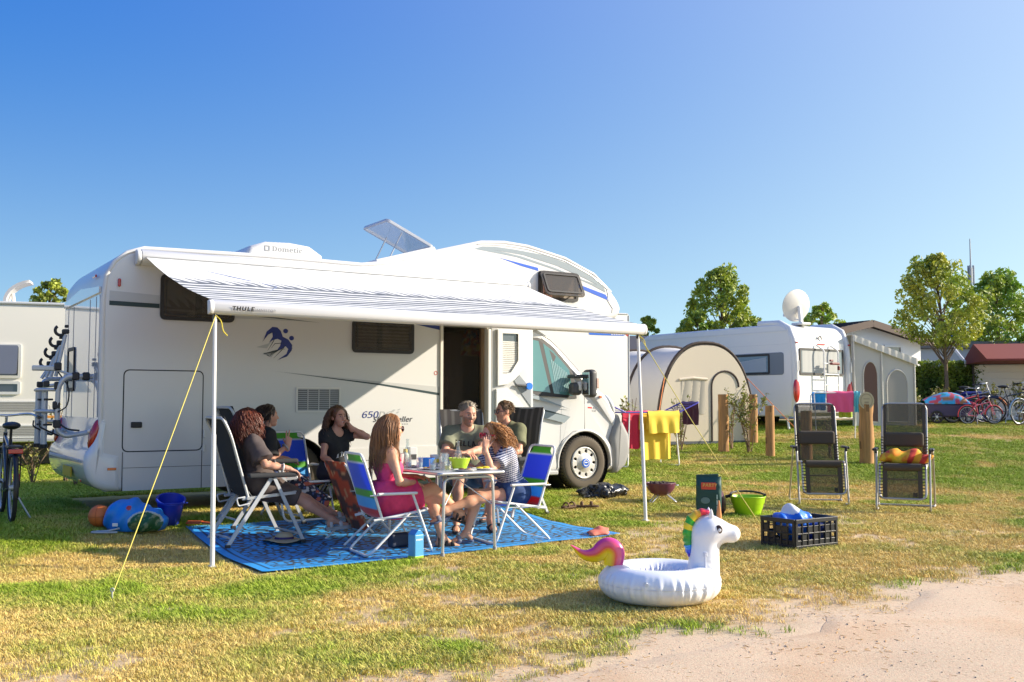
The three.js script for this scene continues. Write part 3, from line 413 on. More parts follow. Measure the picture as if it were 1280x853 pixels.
  obj('lettering', [lettering('MJet', 0.028, 0.2, 'sans', 1.6).translate(0.16, 1.068, zAt(0.25, 1.07)), lettering('130', 0.026, 0.2, 'sans', 1.3).translate(0.14, 1.03, zAt(0.25, 1.03))], mat([0.16, 0.17, 0.19], 0.4), van);
  // wing mirror
  const m = obj('mirror', toCreasedNormals(rbx(0.13, 0.37, 0.20, 0.055, -0.055, 1.405, 0.16, 4), R(40)), mat([0.045, 0.045, 0.047], 0.5), van);
  obj('mirror_arm', [rbx(0.16, 0.05, 0.17, 0.02, -0.19, 1.50, 0.02, 3), rbx(0.16, 0.17, 0.14, 0.05, -0.20, 1.335, 0.03, 3)], mat([0.06, 0.06, 0.063], 0.5), m); obj('mirror_cover', rbx(0.06, 0.13, 0.13, 0.03, -0.17, 1.37, 0.045, 3), WHITE, m);
  obj('mirror_indicator', rbx(0.04, 0.13, 0.02, 0.008, 0.0, 1.41, 0.255), mat([0.6, 0.4, 0.32], 0.2), m); obj('mirror_glass', rbx(0.008, 0.3, 0.15, 0.003, -0.122, 1.405, 0.16), mat([0.7, 0.7, 0.7], 0.02, { metalness: 1 }), m);
  obj('wiper_arm', tube([[0.11, 1.49, -0.24], [0.13, 1.36, -0.215], [0.16, 1.25, -0.20]], 0.010, 8, 6), SEAL, van);
  obj('rear_arch', new THREE.CylinderGeometry(0.427, 0.427, 0.42, 30, 1, true).rotateX(PI / 2).translate(-4.04, 0.34, -0.24), DARK, van);
  obj('underbody', bx(4.4, 0.14, 1.3, -2.0, 0.30, -1.15), DARK, van);
}
// wheels
{
  const tyre = lathe([[0.225, -0.10], [0.235, -0.112], [0.30, -0.118], [0.335, -0.105], [0.352, -0.085], [0.356, -0.05], [0.356, 0.05], [0.352, 0.085], [0.335, 0.105], [0.30, 0.118], [0.235, 0.112], [0.225, 0.10]], 48).rotateX(PI / 2);
  const treads = []; for (let k = 0; k < 48; k++) for (const s of [-1, 1]) treads.push(rbx(0.02, 0.008, 0.075, 0.003, 0, 0.357, s * 0.055, 1).rotateZ(k / 48 * 2 * PI + (s > 0 ? 0.06 : 0)));
  for (let k = 0; k < 60; k++) treads.push(bx(0.004, 0.028, 0.004, 0, 0.335, 0.104).rotateZ(k / 60 * 2 * PI));
  const dust = mat([0.105, 0.085, 0.062], 0.9), hub = mat([0.60, 0.58, 0.54], 0.42, { metalness: 0.3 });
  const disc = new THREE.Shape(); disc.absarc(0, 0, 0.195, 0, 2 * PI); for (let k = 0; k < 9; k++) { const a = k / 9 * 2 * PI, h = new THREE.Path(); h.absellipse(Math.cos(a) * 0.158, Math.sin(a) * 0.158, 0.026, 0.020, 0, 2 * PI, true, a); disc.holes.push(h); }
  for (const [x, z] of [[0, -0.145], [-4.04, -0.20], [0, -2.15], [-4.04, -2.1]]) {
    const g = obj('wheel', tyre.clone().translate(x, 0.356, z), dust, van); if (z < -1) continue;
    obj('tread', treads.map(t => t.clone().translate(x, 0.356, z)), RUBBER, g);
    obj('rim', [lathe([[0.18, 0.02], [0.212, 0.09], [0.228, 0.105], [0.235, 0.115]], 40).rotateX(PI / 2).translate(x, 0.356, z), new THREE.CircleGeometry(0.2, 32).translate(x, 0.356, z + 0.045)], mat([0.07, 0.065, 0.06], 0.6), g);
    obj('hubcap', [ext(disc, 0.02, 0.004, { cs: 10 }).translate(x, 0.356, z + 0.085), lathe([[0.0, 0.135], [0.07, 0.13], [0.085, 0.118], [0.12, 0.108], [0.13, 0.102]], 30).rotateX(PI / 2).translate(x, 0.356, z), lathe([[0.188, 0.10], [0.2, 0.116], [0.213, 0.10]], 40).rotateX(PI / 2).translate(x, 0.356, z)], hub, g);
    obj('hub_badge', cyl(0.062, 0.062, 0.006, 0, 0, 0, 24).rotateX(PI / 2).translate(x, 0.356, z + 0.137), mat([0.02, 0.13, 0.6], 0.35), g); obj('badge_mark', [new THREE.TorusGeometry(0.04, 0.006, 6, 24).translate(x, 0.356, z + 0.14), rbx(0.05, 0.014, 0.006, 0.003, x, 0.362, z + 0.142).translate(0, 0, 0)], mat([0.75, 0.76, 0.78], 0.4), g);
  }
}
// the entrance door, folded back flat against the side
{
  const d = obj('door', toCreasedNormals(ext(rrShape(-1.525, 0.42, -0.895, 2.10, 0.03), 0.05, 0.012).translate(0, 0, 0.022), R(40)), mat([0.56, 0.57, 0.58], 0.5), van);
  obj('hinge_post', rbx(0.05, 1.6, 0.05, 0.012, -1.545, 1.27, 0.045), PLASTIC, d);
  obj('door_window_frame', ext((() => { const s = shapeOf([[-1.45, 2.07], [-1.005, 2.07], [-1.005, 1.66], [-1.20, 1.44], [-1.30, 1.38], [-1.45, 1.36]]); s.holes.push(new THREE.Path([[-1.385, 2.03], [-1.135, 2.03], [-1.135, 1.68], [-1.25, 1.525], [-1.385, 1.50]].map(p => new THREE.Vector2(...p)))); return s; })(), 0.035, 0.008).translate(0, 0, 0.07), mat([0.72, 0.73, 0.73], 0.45), d);
  obj('door_pane', ext([[-1.385, 2.03], [-1.135, 2.03], [-1.135, 1.90], [-1.385, 1.90]], 0.006).translate(0, 0, 0.073), mat([0.12, 0.14, 0.16], 0.05, { clearcoat: 1 }), d);
  for (let k = 0; k < 17; k++) { const y = 1.915 - k * 0.0235, x1 = y > 1.68 ? -1.137 : lerp(-1.137, -1.25, (1.68 - y) / 0.155); if (y > 1.53) obj('blind_slat', rbx(x1 + 1.383, 0.02, 0.010, 0.004, (x1 - 1.383) / 2, y, 0.078, 1), mat([0.66, 0.66, 0.64], 0.6), d); }
  obj('door_liner', [ext([[-1.47, 1.32], [-1.32, 1.34], [-1.14, 1.20], [-0.985, 0.99], [-0.985, 0.50], [-1.47, 0.50]], 0.03, 0.008).translate(0, 0, 0.07)], mat([0.70, 0.71, 0.71], 0.5), d);
  obj('door_pocket', ext([[-1.19, 1.43], [-1.105, 1.50], [-0.935, 1.33], [-0.935, 1.10], [-1.10, 1.29]], 0.012, 0.003).translate(0, 0, 0.07), mat([0.27, 0.30, 0.33], 0.5), d);
  obj('handle', bar([-1.17, 1.375, 0.10], [-1.02, 1.365, 0.12], 0.017), mat([0.12, 0.12, 0.13], 0.4), d); obj('lock_cap', cyl(0.045, 0.045, 0.03, 0, 0, 0, 20).rotateX(PI / 2).translate(-0.99, 1.362, 0.12), mat([0.02, 0.19, 0.75], 0.35), d);
}
// ---------------------------------------------------------------- awning of the motorhome, its ropes, the cycle carrier
{
  const aw = thing('awning', 'white and grey striped fabric awning wound out from the motorhome on two poles', 'awning', [VAN.x, 0, VAN.z], VAN.turn);
  const cas = new THREE.Shape(); cas.moveTo(0.005, 2.56); cas.lineTo(0.09, 2.57); cas.quadraticCurveTo(0.145, 2.60, 0.14, 2.66); cas.quadraticCurveTo(0.12, 2.72, 0.04, 2.725); cas.lineTo(0.005, 2.72);
  const casing = obj('casing', toCreasedNormals(ext(cas, 4.72, 0.004, { cs: 8 }).rotateY(PI / 2).scale(1, 1, -1).translate(-5.745, 0, 0), R(40)), WHITE, aw);
  casing.geometry.scale(1, 1, 1); for (const x of [-5.775, -1.0]) obj('end_cap', toCreasedNormals(ext(cas, 0.045, 0.012, { cs: 8 }).rotateY(PI / 2).scale(1, 1, -1).translate(x - 0.02, -0.005, 0.004), R(40)), mat([0.62, 0.63, 0.64], 0.5), aw);
  obj('casing_slot', bx(4.66, 0.008, 0.02, -3.38, 2.635, 0.134), mat([0.2, 0.21, 0.22], 0.8), aw);
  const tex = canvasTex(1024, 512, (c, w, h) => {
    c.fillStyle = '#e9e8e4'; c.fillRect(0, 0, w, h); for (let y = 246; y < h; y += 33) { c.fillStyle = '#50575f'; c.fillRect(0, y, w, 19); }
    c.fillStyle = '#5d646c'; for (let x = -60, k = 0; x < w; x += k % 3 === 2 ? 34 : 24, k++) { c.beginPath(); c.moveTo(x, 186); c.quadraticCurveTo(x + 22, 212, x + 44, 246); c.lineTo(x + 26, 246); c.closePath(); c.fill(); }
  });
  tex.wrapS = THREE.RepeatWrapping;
  const fab = thick(360, 70, (u, v) => {
    const x = lerp(lerp(-5.71, -1.05, u), lerp(-5.69, -1.13, u), v), z = lerp(0.135, 2.47, v), y = lerp(2.63, 1.985, v) - 0.05 * Math.sin(v * PI) * 1.0;
    const ed = sstep(0, 0.05, u) * sstep(1, 0.95, u), fold = 0.006 * ed * Math.exp(-(((v - 0.42) / 0.13) ** 2)) * Math.max(0, Math.sin(u * 2 * PI * 11 + v * 17 + 1.2 * Math.sin(u * 9)) - 0.1) + ed * 0.0015 * Math.sin(v * 70 + 3 * Math.sin(u * 7)) * sstep(0.3, 0.6, v) + 0.006 * (fbm(u * 30, v * 6, 3, 8) - 0.5);
    return [x, y + fold, z];
  }, 0.0016);
  { const uv = fab.attributes.uv; for (let i = 0; i < uv.count; i++) uv.setY(i, 1 - uv.getY(i)); }
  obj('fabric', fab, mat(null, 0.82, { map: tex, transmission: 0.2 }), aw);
  const bp = new THREE.Shape(); bp.moveTo(2.44, 1.985); bp.quadraticCurveTo(2.50, 2.0, 2.525, 1.96); bp.quadraticCurveTo(2.545, 1.90, 2.515, 1.875); bp.lineTo(2.45, 1.87);
  const fbar = obj('front_bar', toCreasedNormals(ext(bp, 4.60, 0.004, { cs: 8 }).rotateY(PI / 2).scale(1, 1, -1).translate(-5.71, 0, 0), R(50)), WHITE, aw);
  for (const x of [-5.735, -1.115]) obj('bar_cap', toCreasedNormals(ext(bp, 0.035, 0.006, { cs: 8 }).rotateY(PI / 2).scale(1, 1, -1).translate(x, 0, 0.002), R(40)), PLASTIC, aw);
  obj('lettering', lettering('THULE', 0.036, 0.1, 'sans', 1.25).rotateX(0.25).translate(-5.56, 1.905, 2.537), BLACK, aw); obj('lettering', lettering('OMNISTOR', 0.020, 0, 'light', 1.4).rotateX(0.25).translate(-5.38, 1.908, 2.538), mat([0.3, 0.3, 0.32], 0.5), aw);
  const gy = (lx, lz) => P(lx, lz)[1];
  for (const [x, fx, fz] of [[-5.68, -5.67, 2.50], [-1.17, -1.10, 2.50]]) {
    const y0 = gy(fx, fz), l = obj('pole', [bar([x, 1.87, 2.48], [lerp(x, fx, 0.5), lerp(1.87, y0, 0.5), lerp(2.48, fz, 0.5)], 0.016, 12), bar([lerp(x, fx, 0.48), lerp(1.87, y0, 0.48), lerp(2.48, fz, 0.48)], [fx, y0 - 0.01, fz], 0.0195, 12)], WTUBE, aw);
    obj('foot', rbx(0.05, 0.015, 0.07, 0.005, fx, y0 + 0.006, fz), PLASTIC, l); obj('clamp', rbx(0.03, 0.05, 0.03, 0.008, x, 1.85, 2.48), SEAL, l);
  }
  for (const s of [0, 1]) { const x0 = s ? -1.10 : -5.65, xm = s ? -2.05 : -4.7, x1 = s ? -1.35 : -5.45; obj('arm', [bar([x0, 2.60, 0.13], [xm, 2.27, 1.20], 0.02), bar([xm, 2.27, 1.20], [x1, 1.93, 2.45], 0.018)], ALU, aw); }
}
function rope(pts, label, peg) {
  const t = thing('guy_rope', label, 'rope', [0, 0, 0], 0, 'yellow guy ropes of the awning');
  obj('cord', tube(pts, 0.0045, 30, 6), mat([0.66, 0.56, 0.12], 0.8), t);
  obj('peg', [bar([peg[0], peg[1] - 0.06, peg[2]], [peg[0], peg[1] + 0.05, peg[2]], 0.006), new THREE.TorusGeometry(0.012, 0.004, 6, 10).translate(peg[0], peg[1] + 0.055, peg[2])], GREYTUBE, t);
  obj('loose_end', tube([pts[0], [pts[0][0] + 0.05, pts[0][1] - 0.05, pts[0][2] + 0.02], [pts[0][0] + 0.07, pts[0][1] - 0.13, pts[0][2] + 0.02], [pts[0][0] + 0.10, pts[0][1] - 0.17, pts[0][2]]], 0.005, 16, 6), mat([0.62, 0.50, 0.05], 0.8), t);
}
{
  const a = pitchXZ(-5.68, 2.50), g = W(-2.72, -6.95); rope([[a[0], 1.86, a[1]], [(a[0] + g[0]) / 2, 0.83, (a[1] + g[2]) / 2], [g[0], g[1] + 0.02, g[2]]], 'yellow guy rope slanting down tied to the awning pole nearest the orange ball', g);
  const b = pitchXZ(-1.17, 2.50), h = W(2.45, -9.95); rope([[b[0], 1.86, b[1]], [(b[0] + h[0]) / 2, 0.86, (b[1] + h[2]) / 2], [h[0], h[1] + 0.02, h[2]]], 'yellow guy rope running past the charcoal bag to the green bucket', h);
}
{ // cycle carrier on the back of the motorhome
  const c = thing('bike_carrier', 'grey tubular bike carrier with black clamps on the motorhome rear', 'bike carrier', [VAN.x, 0, VAN.z], VAN.turn);
  const q = (pts, r = 0.019) => bent(pts, r, 0.12, 10);
  obj('frame', [q([[-6.10, 1.42, -0.42], [-6.36, 1.42, -0.42], [-6.42, 1.30, -0.44], [-6.42, 0.86, -0.46], [-6.34, 0.80, -0.45], [-6.13, 0.84, -0.40]], 0.026), q([[-6.10, 1.42, -1.75], [-6.36, 1.42, -1.75], [-6.42, 1.30, -1.73], [-6.42, 0.86, -1.71], [-6.34, 0.80, -1.72], [-6.13, 0.84, -1.75]], 0.026), bar([-6.42, 1.33, -0.44], [-6.42, 1.33, -1.73], 0.019), bar([-6.42, 0.95, -0.46], [-6.42, 0.95, -1.71], 0.019)], GREYTUBE, c);
  for (let k = 0; k < 4; k++) { const z = -0.62 - k * 0.33; obj('holder_arm', [bar([-6.42, 1.42, z], [-6.34, 1.86 - 0.10 * k, z + 0.02], 0.019)], GREYTUBE, c); obj('clamp', [rbx(0.07, 0.05, 0.06, 0.015, -6.34, 1.89 - 0.10 * k, z + 0.02), new THREE.TorusGeometry(0.05, 0.016, 6, 16, PI * 1.25).rotateZ(2.2).translate(-6.39, 1.90 - 0.10 * k, z + 0.02), rbx(0.04, 0.03, 0.05, 0.01, -6.33, 1.945 - 0.10 * k, z + 0.02)], BLACK, c); }
  for (let k = 0; k < 2; k++) {
    const z = -0.60 - k * 0.30, x = -6.52 - 0.02 * k; obj('wheel_rail', [bar([x, 0.72, z], [x, 1.30, z], 0.030, 12)], GREYTUBE, c); obj('rail_end', cyl(0.040, 0.034, 0.04, x, 0.70, z, 14), BLACK, c); obj('rail_clamp', rbx(0.06, 0.06, 0.05, 0.012, x + 0.01, 1.34, z), BLACK, c);
    for (const y of [0.92, 1.05, 1.18]) obj('strap', rbx(0.09, 0.02, 0.07, 0.006, x + 0.03, y, z), BLACK, c); obj('strap', bent([[x - 0.04, 0.96, z], [x - 0.05, 0.90, z + 0.02], [x + 0.14, 0.80, z + 0.05], [x + 0.15, 0.87, z + 0.02]], 0.009, 0.03, 6), BLACK, c);
  }
  for (const y of [1.06, 1.28]) obj('cross_bar', [bar([-6.60, y, -0.58], [-6.42, y, -0.48], 0.019), bar([-6.60, y, -0.58], [-6.56, y, -1.0], 0.016)], GREYTUBE, c);
  obj('top_bar', [rbx(0.28, 0.055, 0.05, 0.015, -6.52, 1.50, -0.52), bar([-6.42, 1.48, -0.5], [-6.2, 1.40, -0.42], 0.014)], GREYTUBE, c);
  for (const [x, y, z] of [[-6.42, 1.52, -0.5], [-6.42, 1.32, -0.46], [-6.43, 1.12, -0.46], [-6.42, 0.93, -0.46], [-6.16, 1.42, -0.42], [-6.26, 1.42, -0.42]]) obj('coupling', rbx(0.07, 0.085, 0.075, 0.018, x, y, z), BLACK, c);
  obj('strap', tube([[-6.42, 1.46, -0.46], [-6.33, 1.30, -0.40], [-6.34, 1.12, -0.39], [-6.42, 1.05, -0.42]], 0.008, 16, 6), BLACK, c); obj('strap', tube([[-6.42, 0.95, -0.45], [-6.33, 0.88, -0.40], [-6.22, 0.86, -0.36]], 0.010, 12, 6), BLACK, c);
}
// ---------------------------------------------------------------- carpet, chairs, table
const pitchY = (lx, lz) => P(lx, lz)[1];
{
  const tex = canvasTex(1024, 640, (c, w, h) => {
    c.fillStyle = '#2f97dd'; c.fillRect(0, 0, w, h); c.strokeStyle = '#1b4f78'; c.lineWidth = 7; c.strokeRect(26, 26, w - 52, h - 52); c.fillStyle = '#3a4652'; c.fillRect(44, 44, w - 88, h - 88); c.save(); c.beginPath(); c.rect(44, 44, w - 88, h - 88); c.clip();
    const im = c.getImageData(0, 0, w, h), d = im.data;
    for (let y = 46; y < h - 46; y++) for (let x = 46; x < w - 46; x++) {
      const sx = Math.abs(((x + 128) % 256) - 128), sy = Math.abs(((y + 96) % 192) - 96), a = fbm(sx * 0.026 + 3, sy * 0.03, 2, 301), b = Math.sin(sx * 0.095 + 7 * a + sy * 0.05) * Math.sin(sy * 0.105 + 6 * a), o = (y * w + x) * 4;
      if (Math.abs(b) > 0.34) { d[o] = 44; d[o + 1] = 150; d[o + 2] = 222; }
    }
    c.putImageData(im, 0, 0); c.restore();
  });
  const A = [-5.47, 0.93], B = [-5.42, 2.99], C = [-2.03, 3.22], D = [-1.93, 1.02];
  const g = thick(90, 50, (u, v) => { const lx = lerp(lerp(A[0], D[0], u), lerp(B[0], C[0], u), v), lz = lerp(lerp(A[1], D[1], u), lerp(B[1], C[1], u), v), [x, y, z] = P(lx, lz); return [x, y + 0.012 + 0.010 * (fbm(lx * 2.2, lz * 2.2, 3, 401) - 0.5) + 0.012 * sstep(0.93, 1, u) * n2(v * 9, 3, 7), z]; }, -0.004);
  tag(obj('outdoor_rug', g, mat(null, 0.6, { map: tex })), 'blue and charcoal patterned plastic rug spread on the grass below the awning', 'rug');
}
const stripeCols = { g: lin('#5bb81e'), b: lin('#1f63f0'), l: lin('#4ab8f4'), r: lin('#d8262a'), w: lin('#d6dcec'), k: lin('#0b2fb8') };
const slingCol = t => t < 0.075 ? stripeCols.g : t < 0.10 ? stripeCols.w : t < 0.32 ? stripeCols.b : t < 0.385 ? stripeCols.g : t < 0.49 ? stripeCols.l : t < 0.57 ? stripeCols.r : t < 0.61 ? stripeCols.w : t < 0.72 ? stripeCols.b : t < 0.80 ? stripeCols.l : t < 0.86 ? stripeCols.g : t < 0.93 ? stripeCols.b : stripeCols.r;
const SLING = mat(null, 0.7, { vertexColors: true, transmission: 0.42 });
function beachChair(name, label, pos, turn, group) {       // faces +x
  const t = thing(name, label, 'chair', pos, turn, group), w = 0.25, r = 0.0115;
  const top = [-0.37, 0.87], hip = [-0.20, 0.335], front = [0.24, 0.385];
  obj('back_frame', bent([[hip[0] + 0.02, hip[1] - 0.03, w], [top[0], top[1], w], [top[0], top[1], -w], [hip[0] + 0.02, hip[1] - 0.03, -w]], r, 0.07), WTUBE, t);
  obj('seat_frame', bent([[-0.26, 0.31, w + 0.005], [front[0], front[1], w + 0.005], [front[0], front[1], -w - 0.005], [-0.26, 0.31, -w - 0.005]], r, 0.06), WTUBE, t);
  const path = [[top[0] + 0.004, top[1] + 0.004], [-0.325, 0.735], [-0.265, 0.545], [-0.215, 0.375], [-0.12, 0.325], [0.05, 0.335], [front[0] + 0.003, front[1] + 0.004]], cv = curve(path.map(p => [p[0], p[1], 0])), N = 60;
  const cols = (u, v) => slingCol(v);
  obj('sling', thick(10, N, (u, v) => { const p = cv.getPointAt(v), edge = Math.abs(u - 0.5) * 2, sag = (1 - edge * edge), k = sstep(0, 0.12, v); return [p.x + (v < 0.6 ? -0.012 * sag * k : 0), p.y - (v > 0.5 ? 0.022 * sag : 0), (u - 0.5) * 2 * (w - 0.002) * (v < 0.10 ? lerp(0.70, 1, sstep(0.05, 0.10, v)) : 1)]; }, 0.003, cols), SLING, t);
  for (const s of [-1, 1]) {
    obj('armrest', rbx(0.36, 0.022, 0.042, 0.010, -0.06, 0.532, s * (w + 0.035), 3), PLASTIC, t);
    obj('arm_pivot', bar([-0.30, 0.52, s * (w + 0.014)], [-0.21, 0.522, s * (w + 0.03)], 0.006), ALU, t);
  }
  const g1 = w + 0.03, g2 = w + 0.012;
  obj('front_legs', [bent([[0.08, 0.525, g1], [0.27, 0.012, g1], [0.27, 0.012, -g1], [0.08, 0.525, -g1]], r, 0.07)], WTUBE, t);
  obj('rear_legs', [bent([[0.06, 0.36, g2], [-0.31, 0.012, g2], [-0.31, 0.012, -g2], [0.06, 0.36, -g2]], r, 0.07)], WTUBE, t);
  for (const s of [-1, 1]) obj('brace', bar([-0.23, 0.33, s * g2], [0.16, 0.33, s * g1], 0.005), ALU, t);
  return t;
}
const chairPink = beachChair('beach_chair', 'blue striped beach chair with the woman in the pink dress on it', P(-4.14, 2.67), VAN.turn - 0.10, 'blue striped beach chairs');
beachChair('beach_chair', 'blue striped beach chair under the woman in the striped navy top', P(-3.0, 2.78), VAN.turn + PI - 0.10, 'blue striped beach chairs');
beachChair('beach_chair', 'empty blue striped beach chair between the two women in black', P(-4.33, 0.86), VAN.turn - PI / 2 + 0.12, 'blue striped beach chairs');

function campChair(label, pos, turn, fabric, lean = 0) {      // high-backed aluminium folding chair, faces +x
  const t = thing('camp_chair', label, 'chair', pos, turn, 'aluminium high-backed camp chairs'), w = 0.25, top = [-0.36 - lean, 1.16 - lean * 0.3], hip = [-0.20, 0.44], F = (a, b, wd = 0.03, h = 0.017) => beam(a, b, h, wd);
  obj('back_frame', bent([[hip[0], hip[1] - 0.02, w - 0.02], [lerp(hip[0], top[0], 0.8), lerp(hip[1], top[1], 0.8), w - 0.02], [top[0] - 0.03, top[1], w - 0.02], [top[0] - 0.03, top[1], -w + 0.02], [lerp(hip[0], top[0], 0.8), lerp(hip[1], top[1], 0.8), -w + 0.02], [hip[0], hip[1] - 0.02, -w + 0.02]], 0.013, 0.06), GREYTUBE, t);
  obj('seat_frame', bent([[-0.26, 0.42, w - 0.02], [0.27, 0.46, w - 0.02], [0.27, 0.46, -w + 0.02], [-0.26, 0.42, -w + 0.02]], 0.013, 0.05), GREYTUBE, t);
  const cv = curve([[top[0] - 0.01, top[1] + 0.012, 0], [lerp(hip[0], top[0], 0.8) + 0.01, lerp(hip[1], top[1], 0.8), 0], [lerp(hip[0], top[0], 0.4), lerp(hip[1], top[1], 0.4), 0], [hip[0] + 0.02, hip[1] + 0.02, 0], [-0.05, 0.44, 0], [0.27, 0.475, 0]]);
  obj('fabric', thick(28, 50, (u, v) => { const p = cv.getPointAt(v), e = Math.abs(u - 0.5) * 2, s = 1 - e * e; return [p.x - (v < 0.6 ? 0.015 * s : 0), p.y - (v > 0.6 ? 0.02 * s : 0), (u - 0.5) * 2 * (w - 0.022)]; }, 0.006, fabric), VC, t);
  for (const s of [-1, 1]) {
    obj('armrest', rbx(0.46, 0.045, 0.06, 0.02, 0.0, 0.625, s * (w + 0.035), 3), mat([0.03, 0.032, 0.036], 0.9), t);
    obj('front_leg', F([0.02, 0.60, s * (w + 0.03)], [0.31, 0.012, s * (w + 0.03)]), GREYTUBE, t); obj('front_leg_foot', rbx(0.05, 0.03, 0.03, 0.008, 0.305, 0.016, s * (w + 0.03)), BLACK, t);
    obj('rear_leg', F([0.0, 0.60, s * (w + 0.01)], [-0.40, 0.012, s * (w + 0.01)], 0.034), GREYTUBE, t); obj('rear_leg_foot', rbx(0.05, 0.03, 0.03, 0.008, -0.395, 0.016, s * (w + 0.01)), BLACK, t);
    obj('side_rail', F([-0.22, 0.425, s * (w - 0.005)], [0.24, 0.455, s * (w - 0.005)], 0.026), ALU, t); obj('bracket', bent([[-0.24, 0.44, s * w], [-0.32, 0.43, s * w], [-0.30, 0.36, s * w], [-0.20, 0.38, s * w]], 0.008, 0.02, 6), GREYTUBE, t);
  }
  obj('cross_tube', [bar([0.28, 0.08, -w - 0.02], [0.28, 0.08, w + 0.02], 0.010), bar([-0.36, 0.08, -w], [-0.36, 0.08, w], 0.010)], GREYTUBE, t);
  return t;
}
const darkStripe = (a, b) => (u, v) => Math.abs(Math.sin(u * 16)) > 0.86 ? b : a;
const rim = (u, v) => (u < 0.07 || u > 0.93) && Math.floor(v * 46) % 2 ? [0.30, 0.31, 0.31] : [0.02, 0.022, 0.025];
campChair('reclined aluminium camp chair holding the red-haired woman in brown', P(-4.98, 1.62), VAN.turn + 0.05, rim, 0.06);
campChair('aluminium camp chair behind the red-haired woman, under the woman making a V sign', P(-4.72, 0.98), VAN.turn + 0.02, rim, 0.04);
campChair('camp chair with dark grey striped back behind the bearded man', P(-2.80, 1.66), VAN.turn - PI / 2 - 0.36, darkStripe([0.055, 0.05, 0.05], [0.12, 0.115, 0.11]));
campChair('camp chair with dark grey striped back under the man in glasses', P(-2.20, 1.50), VAN.turn + PI + 0.38, darkStripe([0.06, 0.055, 0.055], [0.13, 0.12, 0.115]));
{ const t = thing('camp_stool', 'low black folding stool under the girl in the black printed shirt', 'stool', P(-3.93, 0.86), VAN.turn - PI / 2 + 0.1); obj('seat', thick(8, 8, (u, v) => [(u - 0.5) * 0.42, 0.36 - 0.02 * Math.sin(u * PI), (v - 0.5) * 0.42], 0.006), BLACK, t); for (const z of [-0.2, 0.2]) for (const s of [-1, 1]) obj('leg', bar([0.2 * s, 0.36, z], [-0.2 * s, 0.01, z], 0.011), GREYTUBE, t); }
{ // folding chair with rust-coloured flowers
  const t = thing('folding_chair', 'folding chair with a rust red flowered cover behind the pink dress', 'chair', P(-4.08, 1.98), VAN.turn + 0.02);
  obj('frame', [bent([[0.22, 0.01, 0.24], [-0.18, 0.45, 0.24], [-0.32, 0.74, 0.24], [-0.32, 0.74, -0.24], [-0.18, 0.45, -0.24], [0.22, 0.01, -0.24]], 0.011, 0.05), bent([[-0.32, 0.01, 0.22], [0.2, 0.44, 0.22], [0.2, 0.44, -0.22], [-0.32, 0.01, -0.22]], 0.011, 0.05)], WTUBE, t);
  const flower = (u, v) => { const a = n2(u * 6, v * 9, 17), b = n2(u * 13, v * 19, 19); return a > 0.62 ? [0.10, 0.05, 0.04] : b > 0.68 ? [0.55, 0.30, 0.14] : [0.46, 0.075, 0.028]; };
  obj('cover', [thick(14, 24, (u, v) => { const y = lerp(0.12, 0.755, v); return [lerp(-0.08, -0.335, v) - 0.02 * Math.sin(u * PI), y, (u - 0.5) * 0.46]; }, 0.006, flower), thick(12, 12, (u, v) => [lerp(-0.19, 0.2, v), 0.44 - 0.02 * Math.sin(u * PI), (u - 0.5) * 0.44], 0.006, flower)], VC, t);
}
{ // aluminium roll-top table
  const x0 = -4.0, x1 = -3.36, z0 = 2.12, z1 = 3.28, c = P((x0 + x1) / 2, (z0 + z1) / 2), t = thing('camp_table', 'grey folding camp table laid for a meal', 'table', c, VAN.turn), hx = (x1 - x0) / 2, hz = (z1 - z0) / 2, top = 0.705;
  obj('table_top', rbx(hx * 2, 0.022, hz * 2, 0.008, 0, top - 0.011, 0), mat([0.56, 0.57, 0.60], 0.35), t);
  obj('edge_trim', bent([[-hx, top - 0.012, -hz], [hx, top - 0.012, -hz], [hx, top - 0.012, hz], [-hx, top - 0.012, hz]], 0.0145, 0.03, 8, true), ALU, t);
  for (const [sx, sz] of [[-1, -1], [1, -1], [-1, 1], [1, 1]]) { const gx = sx * (hx - 0.06), gz = sz * (hz - 0.07), g = P((x0 + x1) / 2 + gx, (z0 + z1) / 2 + gz)[1] - c[1] + 0.012; obj('leg', bent([[gx - sx * 0.14, top - 0.05, gz], [gx - sx * 0.02, top - 0.055, gz], [gx, g, gz + sz * 0.01]], 0.0135, 0.07, 10), ALU, t); obj('leg_foot', cyl(0.017, 0.019, 0.03, gx, g + 0.012, gz + sz * 0.01, 12), mat([0.3, 0.3, 0.3], 0.6), t); }
  for (const s of [-1, 1]) { obj('rail', bar([-hx + 0.14, top - 0.05, s * (hz - 0.07)], [hx - 0.14, top - 0.05, s * (hz - 0.07)], 0.0135), ALU, t); obj('strut', [bar([-0.04, top - 0.04, s * (hz - 0.3)], [hx - 0.075, top - 0.30, s * (hz - 0.07)], 0.0045), bar([0.04, top - 0.04, s * (hz - 0.3)], [-hx + 0.075, top - 0.30, s * (hz - 0.07)], 0.0045)], ALU, t); }
}
